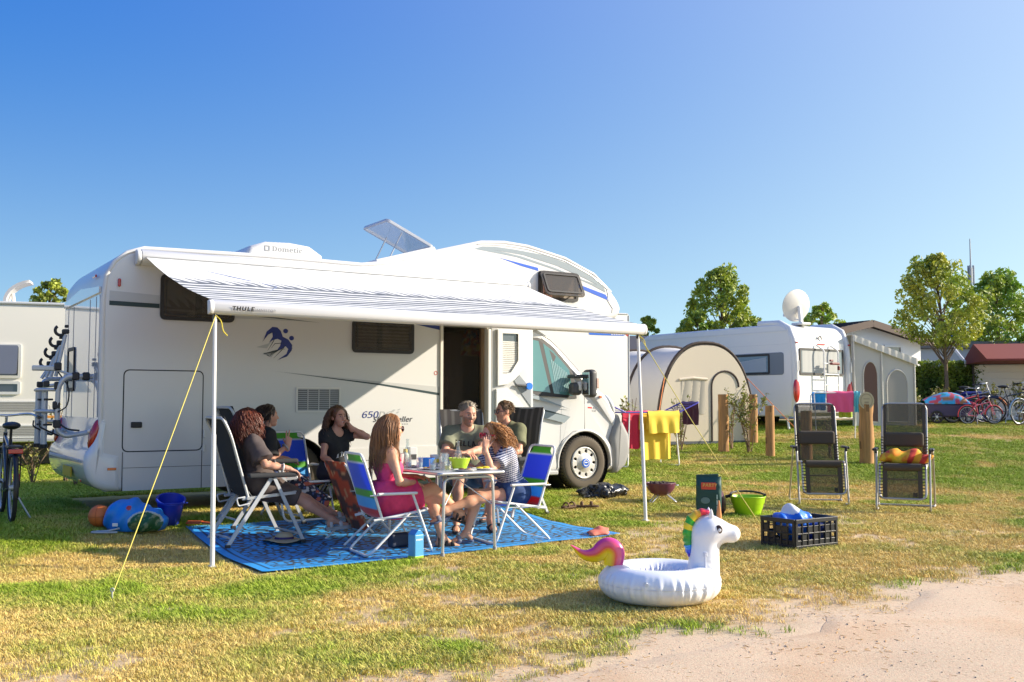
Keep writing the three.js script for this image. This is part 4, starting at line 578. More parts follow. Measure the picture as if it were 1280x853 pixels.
// two reclining sun chairs with mesh cloth
const meshTex = dataTex(64, (u, v, i, j) => { const a = i % 4 < 1 || j % 4 < 1 ? 1 : 0; return [a, a, a]; });
function recliningChair(label, pos, turn) {      // faces +x
  const t = thing('recliner_chair', label, 'chair', pos, turn, 'brown mesh reclining chairs'), w = 0.25, frame = mat([0.46, 0.44, 0.41], 0.38, { metalness: 0.5 });
  const SHEER = mat([0.11, 0.088, 0.05], 0.9, { transparent: true, opacity: 0.58 }), SOLID = mat([0.075, 0.06, 0.042], 0.9);
  const top = [-0.36, 1.24], hip = [-0.16, 0.50], knee = [0.26, 0.54], foot = [0.36, 0.15];
  obj('back_frame', bent([[hip[0], hip[1], w], [top[0], top[1], w], [top[0], top[1], -w], [hip[0], hip[1], -w]], 0.0125, 0.09, 10), frame, t);
  obj('leg_frame', bent([[-0.16, 0.50, w], [knee[0], knee[1], w], [foot[0], foot[1], w], [foot[0] + 0.01, foot[1], -w], [knee[0], knee[1], -w], [-0.16, 0.50, -w]], 0.0125, 0.07, 10), frame, t);
  const pan = (a, b, m, name, wd = w - 0.045, sag = 0.012) => obj(name, thick(8, 10, (u, v) => [lerp(a[0], b[0], v), lerp(a[1], b[1], v) - sag * Math.sin(u * PI), (u - 0.5) * 2 * wd], 0.004), m, t);
  const bk = q => [lerp(hip[0], top[0], q) + 0.014, lerp(hip[1], top[1], q)];
  pan(bk(0.02), bk(0.99), SHEER, 'back_mesh', w - 0.01, 0); pan([hip[0] + 0.02, hip[1] + 0.0], [knee[0], knee[1] + 0.01], SOLID, 'seat', w - 0.03); pan([knee[0] + 0.01, knee[1]], [foot[0], foot[1] + 0.01], SHEER, 'leg_mesh', w - 0.06, 0);
  obj('seat_roll', bar([knee[0] + 0.015, knee[1] - 0.035, -w + 0.05], [knee[0] + 0.015, knee[1] - 0.035, w - 0.05], 0.045, 14), SOLID, t);
  for (const s of [-1, 1]) {
    obj('edge_band', [thick(1, 8, (u, v) => { const p = bk(v * 0.97); return [p[0] + 0.006, p[1], s * (w - 0.045 + u * 0.03)]; }, 0.004), thick(1, 6, (u, v) => [lerp(knee[0] + 0.02, foot[0] + 0.008, v), lerp(knee[1], foot[1] + 0.01, v), s * (w - 0.085 + u * 0.05)], 0.004)], SOLID, t);
    const lace = []; for (let k = 0; k < 11; k++) { const q = k / 11; lace.push(bar([lerp(knee[0], foot[0], q) + 0.014, lerp(knee[1], foot[1], q) - 0.02, s * (w - 0.05)], [lerp(knee[0], foot[0], q) + 0.014, lerp(knee[1], foot[1], q) - 0.02, s * (w + 0.008)], 0.006, 5)); const p = bk(q * 0.5); lace.push(bar([p[0] + 0.012, p[1], s * (w - 0.03)], [p[0] + 0.012, p[1], s * (w + 0.012)], 0.006, 5)); } obj('lacing', lace, SOLID, t);
    obj('armrest', rbx(0.34, 0.03, 0.055, 0.013, 0.0, 0.70, s * (w + 0.06), 3), BLACK, t); obj('arm_joint', rbx(0.06, 0.06, 0.03, 0.012, 0.15, 0.685, s * (w + 0.045)), BLACK, t);
    obj('front_leg', bent([[0.13, 0.68, s * (w + 0.04)], [0.16, 0.55, s * (w + 0.04)], [0.30, 0.015, s * (w + 0.04)], [0.14, 0.015, s * (w + 0.035)]], 0.0125, 0.06, 10), frame, t);
    obj('rear_leg', bent([[0.02, 0.68, s * (w + 0.07)], [-0.42, 0.015, s * (w + 0.07)], [-0.30, 0.015, s * (w + 0.06)]], 0.0125, 0.05, 10), frame, t);
  }
  obj('foot_bar', [bar([-0.36, 0.015, -w - 0.07], [-0.36, 0.015, w + 0.07], 0.0125), bar([0.20, 0.36, -w], [0.20, 0.36, w], 0.010)], frame, t);
  obj('headrest', rbx(0.07, 0.17, 0.44, 0.032, lerp(hip[0], top[0], 0.42) + 0.055, lerp(hip[1], top[1], 0.42), 0, 4), SOLID, t);
  obj('care_label', bx(0.004, 0.05, 0.045, 0.365, 0.20, -w + 0.115), BLACK, t);
  return t;
}
recliningChair('empty brown mesh reclining chair with nothing draped on it', W(3.83, -12.62), -PI / 2 - 0.14);
recliningChair('brown mesh reclining chair with an orange and yellow towel on the seat', W(4.62, -11.95), -PI / 2 - 0.42);
// ---------------------------------------------------------------- people: bodies meshed from tapered bones; x forward, z to their right
const add = (a, b, s = 1) => [a[0] + b[0] * s, a[1] + b[1] * s, a[2] + b[2] * s], sub = (a, b) => add(a, b, -1), mul = (a, s) => [a[0] * s, a[1] * s, a[2] * s], dot = (a, b) => a[0] * b[0] + a[1] * b[1] + a[2] * b[2], cross = (a, b) => [a[1] * b[2] - a[2] * b[1], a[2] * b[0] - a[0] * b[2], a[0] * b[1] - a[1] * b[0]], len = a => Math.hypot(...a), nrm = a => mul(a, 1 / (len(a) || 1)), mid = (a, b, t) => add(mul(a, 1 - t), b, t);
function ik(a, c, l1, l2, hint) { let d = sub(c, a), L = len(d); if (L > (l1 + l2) * 0.995) { c = add(a, d, (l1 + l2) * 0.995 / L); d = sub(c, a); L = len(d); } const x = (l1 * l1 - l2 * l2 + L * L) / (2 * L), h = Math.sqrt(Math.max(0, l1 * l1 - x * x)), u = nrm(d), p = nrm(sub(hint, mul(u, dot(hint, u)))); return [add(add(a, u, x), p, h), c]; }
const field = prims => (x, y, z) => { let d = 1e3; for (const p of prims) { const c = cap(x, y, z, p[0], p[1], p[2], p[3]); d = smin(d, c, p[4] || 0.03); } return d; };
function bounds(prims, pad = 0.04) { const lo = [9, 9, 9], hi = [-9, -9, -9]; for (const p of prims) for (const [q, r] of [[p[0], p[2]], [p[1], p[3]]]) for (let i = 0; i < 3; i++) { lo[i] = Math.min(lo[i], q[i] - r - pad); hi[i] = Math.max(hi[i], q[i] + r + pad); } return [lo, hi]; }
function handPrims(w, d, n, side, s, curl, th = 0.5, spread = 2.2) {      // wrist, finger direction, palm normal, side (+1 right), curls of index..little
  const lat = mul(cross(d, n), side), out = [], F = [[0.030, 0.082, 0.042, 0.026, 0.021], [0.010, 0.086, 0.046, 0.029, 0.022], [-0.011, 0.083, 0.043, 0.027, 0.021], [-0.030, 0.076, 0.034, 0.021, 0.019]];
  out.push([add(w, d, -0.05 * s), w, 0.027 * s, 0.024 * s, 0.02]);
  F.forEach(([o, k, a, b, c], i) => {
    const kn = add(add(w, d, k * s), lat, o * s); out.push([add(add(w, d, 0.012 * s), lat, o * 0.55 * s), kn, 0.0145 * s, 0.0115 * s, 0.016]);
    let p = kn, ang = 0; [a, b, c].forEach((l, j) => { ang += curl[i] * [0.9, 1.1, 0.7][j]; const dir = nrm(add(add(mul(d, Math.cos(ang)), n, Math.sin(ang)), lat, (i < 2 ? o - (spread > 3 ? 0.02 : 0) : o) * (i < 2 ? spread : 2.2) * Math.cos(ang))), q = add(p, dir, l * s); out.push([p, q, (0.0098 - 0.0008 * j) * s, (0.0090 - 0.0009 * j) * s, 0.004]); p = q; });
  });
  let p = add(add(w, d, 0.022 * s), lat, 0.020 * s), dir = nrm(add(add(mul(lat, 0.75), d, 0.62), n, 0.35 * th)); let q = add(p, dir, 0.042 * s); out.push([p, q, 0.0155 * s, 0.0115 * s, 0.014]); p = q; dir = nrm(add(add(mul(lat, 0.35), d, 0.85), n, 0.5 * th)); q = add(p, dir, 0.032 * s); out.push([p, q, 0.0108 * s, 0.0098 * s, 0.006]); out.push([q, add(q, nrm(add(dir, n, 0.3)), 0.024 * s), 0.0098 * s, 0.008 * s, 0.006]);
  return out;
}
function headSDF(o) {
  const M = o.male ? 1 : 0; return (x, y, z) => {
    const az = Math.abs(z); let d = ell(x, y, z, [-0.012, 0.030, 0], [0.100, 0.096, 0.078]);
    d = smin(d, ell(x, y, z, [0.030, -0.042, 0], [0.063, 0.084 + 0.004 * M, 0.057 + 0.004 * M]), 0.035); d = smin(d, Math.hypot(x - 0.072, y + 0.098 + 0.003 * M, z) - 0.021, 0.03); d = smin(d, Math.hypot(x - 0.056, y + 0.028, az - 0.036) - 0.030, 0.025);
    d = smin(d, cap(x, y, az, [0.084, 0.026, 0.012], [0.072, 0.026, 0.046], 0.012, 0.009), 0.018); d = smax(d, -(Math.hypot(x - 0.104, y - 0.002, az - 0.031) - 0.017), 0.014); d = smin(d, Math.hypot(x - 0.0795, y - 0.002, az - 0.031) - 0.0145, 0.003);
    d = smin(d, cap(x, y, z, [0.088, 0.014, 0], [0.112, -0.030, 0], 0.008, 0.0125), 0.012); d = smin(d, Math.hypot(x - 0.098, y + 0.034, az - 0.012) - 0.0085, 0.008);
    d = smin(d, cap(x, y, az, [0.094, -0.0575, 0], [0.083, -0.058, 0.022], 0.0075, 0.004), 0.008); d = smin(d, cap(x, y, az, [0.092, -0.069, 0], [0.084, -0.067, 0.018], 0.008, 0.004), 0.008); if (o.smile) d = smax(d, -(cap(x, y, az, [0.104, -0.063, 0], [0.092, -0.060, 0.019], 0.005, 0.003)), 0.004);
    d = smin(d, ell(x, y, az, [-0.004, -0.006, 0.080], [0.021, 0.033, 0.011]), 0.010); return d;
  };
}
const SKIN = mat(null, 0.55, { vertexColors: true, sheen: 0.15 });
function person(o) {
  const t = thing('person', o.label, 'person', o.pos, o.turn), s = o.s || 0.95, male = !!o.male, hip = o.hip, ln = o.lean || 0, tw = o.twist || 0, sl = o.side || 0;
  const up = nrm([Math.sin(ln), Math.cos(ln), sl]), latP = [0, 0, 1], latS = [-Math.sin(tw), 0, Math.cos(tw)], fw = nrm(cross(up, latS)), q = (k, f = 0, l = 0) => add(add(add(hip, up, k * s), fw, f * s), latS, l * s);
  const curved = o.slouch || 0, neck = q(0.52, 0.02 + curved * 0.05), shW = (male ? 0.185 : 0.155), sh = { L: q(0.455, curved * 0.03, -shW), R: q(0.455, curved * 0.03, shW) };
  const hj = { L: add(hip, latP, -0.085 * s), R: add(hip, latP, 0.085 * s) };
  const hd = o.head || {}, yaw = hd.yaw || 0, pit = hd.pitch || 0, rol = hd.roll || 0;
  const hf = nrm([Math.cos(yaw) * Math.cos(pit), Math.sin(pit), Math.sin(yaw) * Math.cos(pit)]), hr0 = nrm(cross(hf, [0, 1, 0])), hu0 = cross(hr0, hf), hu = nrm(add(mul(hu0, Math.cos(rol)), hr0, Math.sin(rol))), hr = cross(hf, hu);
  const nd = nrm(add(add(up, [0, 1, 0], 0.4), hf, 0.18)), hc = add(add(neck, nd, 0.155 * s), hf, 0.012 * s), hs = s * (o.headScale || 1.0);
  const toW = p => add(add(add(hc, hf, p[0] * hs), hu, p[1] * hs), hr, p[2] * hs);
  // bones
  const torso = [[hj.L, hj.R, 0.115 * s, 0.115 * s, 0.05], [q(0.02, -0.045, -0.05), q(0.02, -0.045, 0.05), 0.105 * s, 0.105 * s, 0.05], [q(0.14, 0.01, -0.045), q(0.14, 0.01, 0.045), (male ? 0.108 : 0.092) * s, (male ? 0.108 : 0.092) * s, 0.08], [q(0.30, 0.01, -0.065), q(0.30, 0.01, 0.065), (male ? 0.112 : 0.094) * s, (male ? 0.112 : 0.094) * s, 0.07], [q(0.415, 0.0, -0.10), q(0.415, 0.0, 0.10), 0.078 * s, 0.078 * s, 0.06], [sh.L, q(0.475, 0, 0), 0.052 * s, 0.062 * s, 0.05], [sh.R, q(0.475, 0, 0), 0.052 * s, 0.062 * s, 0.05]];
  if (!male) for (const e of [-1, 1]) torso.push([q(0.315, 0.075, e * 0.07), q(0.30, 0.085, e * 0.07), 0.056 * s, 0.054 * s, 0.05]);
  if (male) torso.push([q(0.12, 0.055, 0), q(0.2, 0.06, 0), 0.08 * s, 0.08 * s, 0.06]);
  const neckP = [[q(0.47, 0.0), add(hc, hu, -0.05 * hs), (male ? 0.060 : 0.050) * s, (male ? 0.056 : 0.046) * s, 0.04]];
  const arms = {}, legs = {}, limbs = [], hands = [], shoes = [];
  const am = male ? 1.12 : 0.95;
  for (const e of ['L', 'R']) {
    const a = o['arm' + e], sg = e === 'R' ? 1 : -1, [el, wr] = ik(sh[e], a.hand, 0.285 * s, 0.25 * s, a.hint || [-0.5, -1, 0.5 * sg]); arms[e] = [sh[e], el, wr];
    limbs.push([sh[e], el, 0.047 * s * am, 0.038 * s * am, 0.04], [el, mid(el, wr, 0.35), 0.037 * s * am, 0.038 * s * am, 0.02], [mid(el, wr, 0.3), wr, 0.038 * s * am, 0.025 * s * am, 0.02]);
    const d = nrm(a.dir || sub(wr, el)), pn = a.palm || [0, -1, 0], n = nrm(sub(pn, mul(d, dot(pn, d)))); hands.push([handPrims(wr, d, n, sg, s * (male ? 1.05 : 0.95), a.curl || [0.35, 0.38, 0.42, 0.48], a.thumb, a.spread), el, wr]);
    const l = o['leg' + e], [kn, ak] = ik(hj[e], l.ankle, 0.43 * s, 0.42 * s, l.hint || [0.6, 1, 0.05 * sg]); legs[e] = [hj[e], kn, ak];
    const td = nrm(l.toe || [1, -0.1, 0.12 * sg]), fu = nrm(sub(l.up || [0, 1, 0], mul(td, dot(l.up || [0, 1, 0], td)))), heel = add(add(ak, td, -0.035 * s), fu, -0.05 * s), ball = add(add(ak, td, 0.115 * s), fu, -0.062 * s), tip = add(add(ak, td, 0.165 * s), fu, -0.066 * s), lt = cross(td, fu);
    limbs.push([hj[e], kn, (male ? 0.088 : 0.092) * s, 0.054 * s, 0.05], [kn, mid(kn, ak, 0.32), 0.053 * s, 0.055 * s, 0.03], [mid(kn, ak, 0.3), ak, 0.055 * s, 0.034 * s, 0.03], [ak, heel, 0.036 * s, 0.031 * s, 0.02], [ak, ball, 0.034 * s, 0.022 * s, 0.03], [add(ball, lt, 0.018 * s), add(tip, lt, 0.014 * s), 0.020 * s, 0.014 * s, 0.02], [add(ball, lt, -0.018 * s), add(tip, lt, -0.016 * s), 0.019 * s, 0.012 * s, 0.02]);
    shoes.push([ak, td, fu, lt]);
  }
  const skin = o.skin || [0.50, 0.255, 0.16], hairC = o.hair.color, all = [...torso, ...neckP, ...limbs];
  const toneAt = (x, y, z) => { const k = 0.93 + 0.14 * n3(x * 30, y * 30, z * 30); return [skin[0] * k, skin[1] * k, skin[2] * k]; };
  const geos = []; { const f = field(all), [lo, hi] = bounds(all); geos.push(nets(f, lo, hi, 0.0115, toneAt)); }
  for (const [hp, el, wr] of hands) { const pr = [[mid(el, wr, 0.7), wr, 0.0285 * s * am, 0.025 * s * am, 0.02], ...hp], [lo, hi] = bounds(hp, 0.012); geos.push(nets(field(pr), lo, hi, 0.0034, toneAt)); }
  { // head, on a finer grid in its own axes
    const f = headSDF(o.face || { male }), g = nets(f, [-0.13, -0.14, -0.105], [0.14, 0.145, 0.105], 0.0034, (x, y, z) => {
      const az = Math.abs(z), k = 0.94 + 0.12 * n3(x * 60, y * 60, z * 60); let c = [skin[0] * k, skin[1] * k, skin[2] * k]; const ed = Math.hypot(x - 0.0795, y - 0.002, az - 0.031);
      if (ed < 0.0165 && x > 0.088 && Math.abs(y - 0.002) < 0.0055) c = Math.hypot(y - 0.002, az - 0.031) < 0.0065 ? [0.02, 0.015, 0.012] : [0.42, 0.37, 0.33]; else if (ed < 0.0185 && x > 0.084 && y > 0.006) c = mix3(c, [0.08, 0.04, 0.03], 0.6);
      if (x > 0.06 && Math.abs(y - 0.029 + (az - 0.03) ** 2 * 8) < 0.006 && az > 0.012 && az < 0.050) c = mix3(hairC, [0.05, 0.03, 0.02], 0.4);
      if (x > 0.078 && y < -0.050 && y > -0.077 && az < 0.024) c = mix3(c, [0.42, 0.09, 0.07], male ? 0.4 : 0.75); if (o.face && o.face.smile && x > 0.088 && x < 0.0985 && Math.abs(y + 0.0625) < 0.0045 && az < 0.019) c = [0.62, 0.58, 0.52];
      if (o.face && o.face.beard && y < -0.030 + 0.02 * n3(x * 80, y * 80, z * 80) && x > 0.0 && !(y > -0.074 && y < -0.052 && az < 0.022 && x > 0.085) && y > -0.16) c = mix3(c, [0.13, 0.085, 0.06], 0.62); return c;
    });
    const m = new THREE.Matrix4().makeBasis(V3(...hf), V3(...hu), V3(...hr)).scale(V3(hs, hs, hs)).setPosition(...hc); geos.push(g.applyMatrix4(m));
  }
  obj('body', geos, SKIN, t);
  // hair
  { const h = o.hair, hg = [], cS = (x, y, z) => { let d = ell(x, y, z, [-0.014, 0.034, 0], [0.106 + h.puff, 0.100 + h.puff, 0.083 + h.puff]) + 0.012 * (n3(x * 55, y * 55, z * 55) - 0.5); const front = h.line ?? 0.055; d = smax(d, x - (0.062 + 0.25 * (y - front)), 0.015); d = smax(d, -(y - (h.low ?? -0.05) - 0.9 * Math.max(0, x + 0.02)) , 0.015); return d; };
    const col = k => (x, y, z) => { const v = 0.7 + 0.6 * n3(x * 90, y * 22, z * 90) * k; return [hairC[0] * v, hairC[1] * v, hairC[2] * v]; };
    const m = new THREE.Matrix4().makeBasis(V3(...hf), V3(...hu), V3(...hr)).scale(V3(hs, hs, hs)).setPosition(...hc); hg.push(nets(cS, [-0.17, -0.16, -0.14], [0.14, 0.19, 0.14], 0.006, col(1)).applyMatrix4(m));
    const keep = field([...torso.map(p => [p[0], p[1], p[2] + 0.012, p[3] + 0.012, 0.03]), ...neckP, [add(hc, hu, 0.03 * hs), add(hc, hu, -0.03 * hs), 0.088 * hs, 0.07 * hs]]);
    for (let k = 0; k < h.n; k++) {
      const a = rr(-1, 1) * (h.wide || 2.5) + PI, e = Math.asin(rr(h.lowRoot ?? -0.15, 0.97)), dirL = [Math.cos(a) * Math.cos(e), Math.sin(e), Math.sin(a) * Math.cos(e)]; if (dirL[0] > 0.18 + 0.5 * Math.max(0, dirL[1] - 0.45)) continue;
      const fr = dirL[0] > 0.25; let p = toW([-0.014 + dirL[0] * (0.102 + h.puff), 0.034 + dirL[1] * (0.096 + h.puff), dirL[2] * (0.080 + h.puff)]), v = nrm(sub(p, hc)); const tq = sub([0, -1, 0], mul(v, -v[1])), vo = v; v = nrm(add(add(mul(tq, 0.9), [v[0], 0, v[2]], 0.25 + 0.5 * Math.max(0, v[1])), hf, fr ? -0.5 : -0.15)); const L = h.len * rr(0.65, 1.05), N = Math.max(5, Math.round(L / 0.018)), ph = rr(0, 6.28), ph2 = rr(0, 6.28), pts = [], out0 = nrm(add([vo[0], 0, vo[2]], hf, -0.4)), fq = h.freq * rr(0.8, 1.2);
      for (let i = 0; i < N; i++) { const w = i / N; v = nrm(add(add(v, [0, -1, 0], h.fall * (0.35 + w)), out0, h.flare * (1 - w))); p = add(p, v, L / N); const d = keep(...p); if (d < 0.004) { const e2 = 0.004, gr = nrm([keep(p[0] + e2, p[1], p[2]) - d, keep(p[0], p[1] + e2, p[2]) - d, keep(p[0], p[1], p[2] + e2) - d]); p = add(p, gr, 0.004 - d); } const am2 = h.curl * sstep(0, 0.35, w); pts.push(V3(p[0] + am2 * Math.sin(i * fq + ph), p[1] + am2 * 0.5 * Math.sin(i * fq * 1.1 + ph2), p[2] + am2 * Math.cos(i * fq + ph))); }
      const f = rr(0.55, 1.5), g = polyTube(pts, u => (h.r || 0.0055) * 0.78 * (1 - 0.7 * u), 4); hg.push(paint(g, () => [hairC[0] * f, hairC[1] * f, hairC[2] * f]));
    }
    obj('hair', hg, mat(null, 0.45, { vertexColors: true }), t);
  }
  // clothes
  const fold = (f, amp = 0.010, fr = 16) => (x, y, z) => f(x, y, z) + amp * (n3(x * fr, y * fr * 0.8, z * fr) - 0.5);
  const grow = (pr, r, k) => pr.map(p => [p[0], p[1], p[2] + r, p[3] + r, k || p[4]]);
  for (const c of o.clothes) {
    let pr = []; const r = c.r ?? 0.012, clips = [], parts = [];
    if (c.kind === 'shirt') { pr = grow(torso, r); for (const e of ['L', 'R']) if (c.sleeve) { const en = mid(arms[e][0], arms[e][1], c.sleeve); parts.push([[arms[e][0], mid(arms[e][0], arms[e][1], c.sleeve + 0.25), 0.055 * s * am + r, 0.044 * s * am + r + (c.wide || 0) * 1.2, 0.04], en, nrm(sub(arms[e][1], arms[e][0]))]); }
      clips.push((x, y, z) => -(ell(x, y, z, q(0.545 - (c.neck || 0) * 0.35, 0.06, 0), [0.07 + (c.neck || 0) * 0.5, 0.075 + (c.neck || 0), 0.075 + (c.neck || 0) * 0.35].map(v => v * s)))); clips.push((x, y, z) => -dot(sub([x, y, z], q(c.hem ?? -0.06)), up)); if (c.top) clips.push((x, y, z) => dot(sub([x, y, z], q(c.top)), up)); }
    if (c.kind === 'shorts' || c.kind === 'skirt') { pr = grow(torso.slice(0, 3), r); const k = c.kind === 'skirt' ? 0.14 : 0.05; for (const e of ['L', 'R']) { const [h0, kn, ak] = legs[e], f = c.to; if (f > 1) pr.push([h0, kn, 0.098 * s + r, 0.066 * s + r, k]); const A = f <= 1 ? mid(h0, kn, f) : mid(kn, ak, f - 1), D = f <= 1 ? nrm(sub(kn, h0)) : nrm(sub(ak, kn)), B = f <= 1 ? h0 : kn; parts.push(f <= 1 ? [[h0, mid(h0, kn, Math.min(1, f + 0.2)), 0.095 * s + r, lerp(0.095, 0.058, Math.min(1, f + 0.2)) * s + r + (c.wide || 0), k], A, D] : [[kn, mid(kn, ak, Math.min(1, f - 0.8)), 0.066 * s + r, 0.06 * s + r + (c.wide || 0), k], A, D]); } clips.push((x, y, z) => dot(sub([x, y, z], q(c.waist ?? 0.16)), up)); }
    const bf = field(pr), base = fold((x, y, z) => { let d = bf(x, y, z); for (const [p, A, D] of parts) d = smin(d, smax(cap(x, y, z, p[0], p[1], p[2], p[3]), (x - A[0]) * D[0] + (y - A[1]) * D[1] + (z - A[2]) * D[2], 0.01), p[4]); return d; }, c.fold ?? 0.010, c.fr || 16), fn = (x, y, z) => { let d = base(x, y, z); for (const k of clips) d = smax(d, k(x, y, z), 0.006); return d; }, [lo, hi] = bounds([...pr, ...parts.map(p => p[0])], 0.025);
    const cf = c.color; obj(c.name, nets(fn, lo, hi, c.cell || 0.010, typeof cf === 'function' ? (x, y, z) => cf(x, y, z, sub([x, y, z], hip), q) : () => cf), VC, t);
  }
  // footwear
  if (o.shoe) for (const [ak, td, fu, lt] of shoes) {
    const M = new THREE.Matrix4().makeBasis(V3(...td), V3(...fu), V3(...lt)).setPosition(...ak), sole = shapeOf([[-0.075, 0.0], [-0.06, 0.028], [0.0, 0.030], [0.08, 0.042], [0.15, 0.038], [0.19, 0.008], [0.185, -0.02], [0.13, -0.042], [0.05, -0.034], [-0.05, -0.030]].map(p => [p[0] * s, p[1] * s]), true);
    const S = obj(o.shoe.name || 'sandal', ext(sole, 0.02 * (o.shoe.thick || 1), 0.004).rotateX(PI / 2).translate(0, -0.078 * s + 0.004, 0).applyMatrix4(M), mat(o.shoe.sole, 0.8), t);
    for (const [x, hgt, w] of o.shoe.straps) obj('strap', new THREE.TorusGeometry(0.043 * s, 0.008, 6, 18, PI).rotateY(PI / 2).scale(w, hgt, 1).translate(x * s, -0.075 * s, 0).applyMatrix4(M), mat(o.shoe.strap, 0.8), S);
  }
  for (const e of o.extra || []) e({ t, toW, hs, s, arms, legs, q, up, fw, latS, hc, hf, hu, hr });
  return t;
}
const plane = (A, D, B, R0) => (x, y, z) => { const w = sub([x, y, z], A), nb = len(sub([x, y, z], mid(A, B, 0.3))); return nb < R0 + 0.1 && len(w) < R0 ? dot(w, D) : -1; };
const glasses = (frame, lens, thick_ = 0.005) => ({ t, toW, hs }) => {
  const G = obj('glasses', [-1, 1].flatMap(e => [new THREE.TorusGeometry(0.023 * hs, thick_, 8, 20).rotateY(PI / 2).translate(0.104 * hs, 0.0, e * 0.033 * hs), bar([0.098 * hs, 0.006 * hs, e * 0.056 * hs], [0.0, 0.004 * hs, e * 0.083 * hs], thick_ * 0.9, 6)]).concat([bar([0.108 * hs, 0.004, -0.012 * hs], [0.108 * hs, 0.004, 0.012 * hs], thick_ * 0.8, 6)]), mat(frame, 0.3), t), o = toW([0, 0, 0]), X = sub(toW([1, 0, 0]), o), Y = sub(toW([0, 1, 0]), o), Z = sub(toW([0, 0, 1]), o), M = new THREE.Matrix4().makeBasis(V3(...nrm(X)), V3(...nrm(Y)), V3(...nrm(Z))).setPosition(...o); G.geometry.applyMatrix4(M);
  if (lens) obj('lens', [-1, 1].map(e => sph(1, 0, 0, 0, 14, 10).scale(0.004, 0.022 * hs, 0.022 * hs).translate(0.105 * hs, 0, e * 0.033 * hs)), mat(lens, 0.05, { clearcoat: 1 }), G).geometry.applyMatrix4(M);
};
const bracelet = (arm, color, k = 0.92, r = 0.033, w = 0.006) => ({ t, arms }) => { const [, el, wr] = arms[arm], d = V3(...nrm(sub(wr, el))), p = mid(el, wr, k); obj('bracelet', new THREE.TorusGeometry(r, w, 8, 22).applyQuaternion(new THREE.Quaternion().setFromUnitVectors(V3(0, 0, 1), d)).translate(...p), mat(color, 0.4), t); };
const printOn = (txt, size, col, k, f, l, font = 'sans', tilt = 0) => ({ t, q, fw, latS, up, s }) => { const w = lettering(txt, size * s, 0.1, font, 1.1, 0.004); w.computeBoundingBox(); w.translate(-(w.boundingBox.max.x) / 2, 0, 0); const p = w.attributes.position; for (let i = 0; i < p.count; i++) { const x = p.getX(i); p.setZ(i, p.getZ(i) - 1.7 * x * x); p.setY(i, p.getY(i) + tilt * x); } w.computeVertexNormals(); w.applyMatrix4(new THREE.Matrix4().makeBasis(V3(...mul(latS, -1)), V3(...up), V3(...fw)).setPosition(...q(k, f, l))); obj('print', w, mat(col, 0.8), t); };
const jit = (c, a = 0.25, fr = 40) => (x, y, z) => { const k = 1 - a / 2 + a * n3(x * fr, y * fr, z * fr); return [c[0] * k, c[1] * k, c[2] * k]; };
const floral = (x, y, z) => { const a = n3(x * 26, y * 26, z * 26), b = n3(x * 34 + 9, y * 34, z * 34); return a > 0.64 ? [0.42, 0.10, 0.06] : b > 0.66 ? [0.42, 0.40, 0.42] : b < 0.28 ? [0.05, 0.08, 0.22] : [0.012, 0.014, 0.035]; };
// red-haired woman in brown, reclined, looking at the others
person({
  label: 'seated woman with red wavy hair in a loose dark brown top, forearms on armrests', pos: P(-4.98, 1.62), turn: VAN.turn - 0.10, s: 0.88, hip: [-0.02, 0.53, 0], lean: -0.24, twist: -0.12, head: { yaw: -0.95, pitch: -0.05 },
  armR: { hand: [0.20, 0.675, 0.265], hint: [-0.6, -0.9, 0.6], palm: [0, -1, 0], dir: [0.95, -0.35, -0.15], curl: [0.4, 0.45, 0.45, 0.4] }, armL: { hand: [0.22, 0.68, -0.262], hint: [-0.6, -0.9, -0.6], dir: [0.9, -0.4, 0.1] },
  legR: { ankle: [0.74, 0.13, 0.20], hint: [0.4, 1, 0.1], toe: [0.9, 0.1, 0.3] }, legL: { ankle: [0.86, 0.15, 0.06], hint: [0.4, 1, 0], toe: [0.85, 0.25, 0.2] },
  hair: { color: [0.135, 0.034, 0.018], puff: 0.006, n: 640, len: 0.25, fall: 0.50, flare: 0.10, curl: 0.013, freq: 0.75, low: -0.09, lowRoot: -0.5, r: 0.0065 }, skin: [0.561, 0.288, 0.192],
  clothes: [{ name: 'blouse', kind: 'shirt', r: 0.022, sleeve: 0.80, wide: 0.045, hem: -0.10, neck: 0.03, fold: 0.022, color: jit([0.072, 0.055, 0.056]) }, { name: 'skirt', kind: 'skirt', to: 0.96, r: 0.016, wide: 0.01, fold: 0.018, color: jit([0.085, 0.062, 0.055]) }],
  shoe: { sole: [0.42, 0.40, 0.37], strap: [0.55, 0.52, 0.48], thick: 1.6, straps: [[-0.01, 1.9, 2], [0.09, 1.15, 2.4]] }, extra: [bracelet('R', [0.75, 0.74, 0.72], 0.72, 0.037, 0.007), bracelet('L', [0.12, 0.12, 0.12], 0.8, 0.037, 0.011)],
});
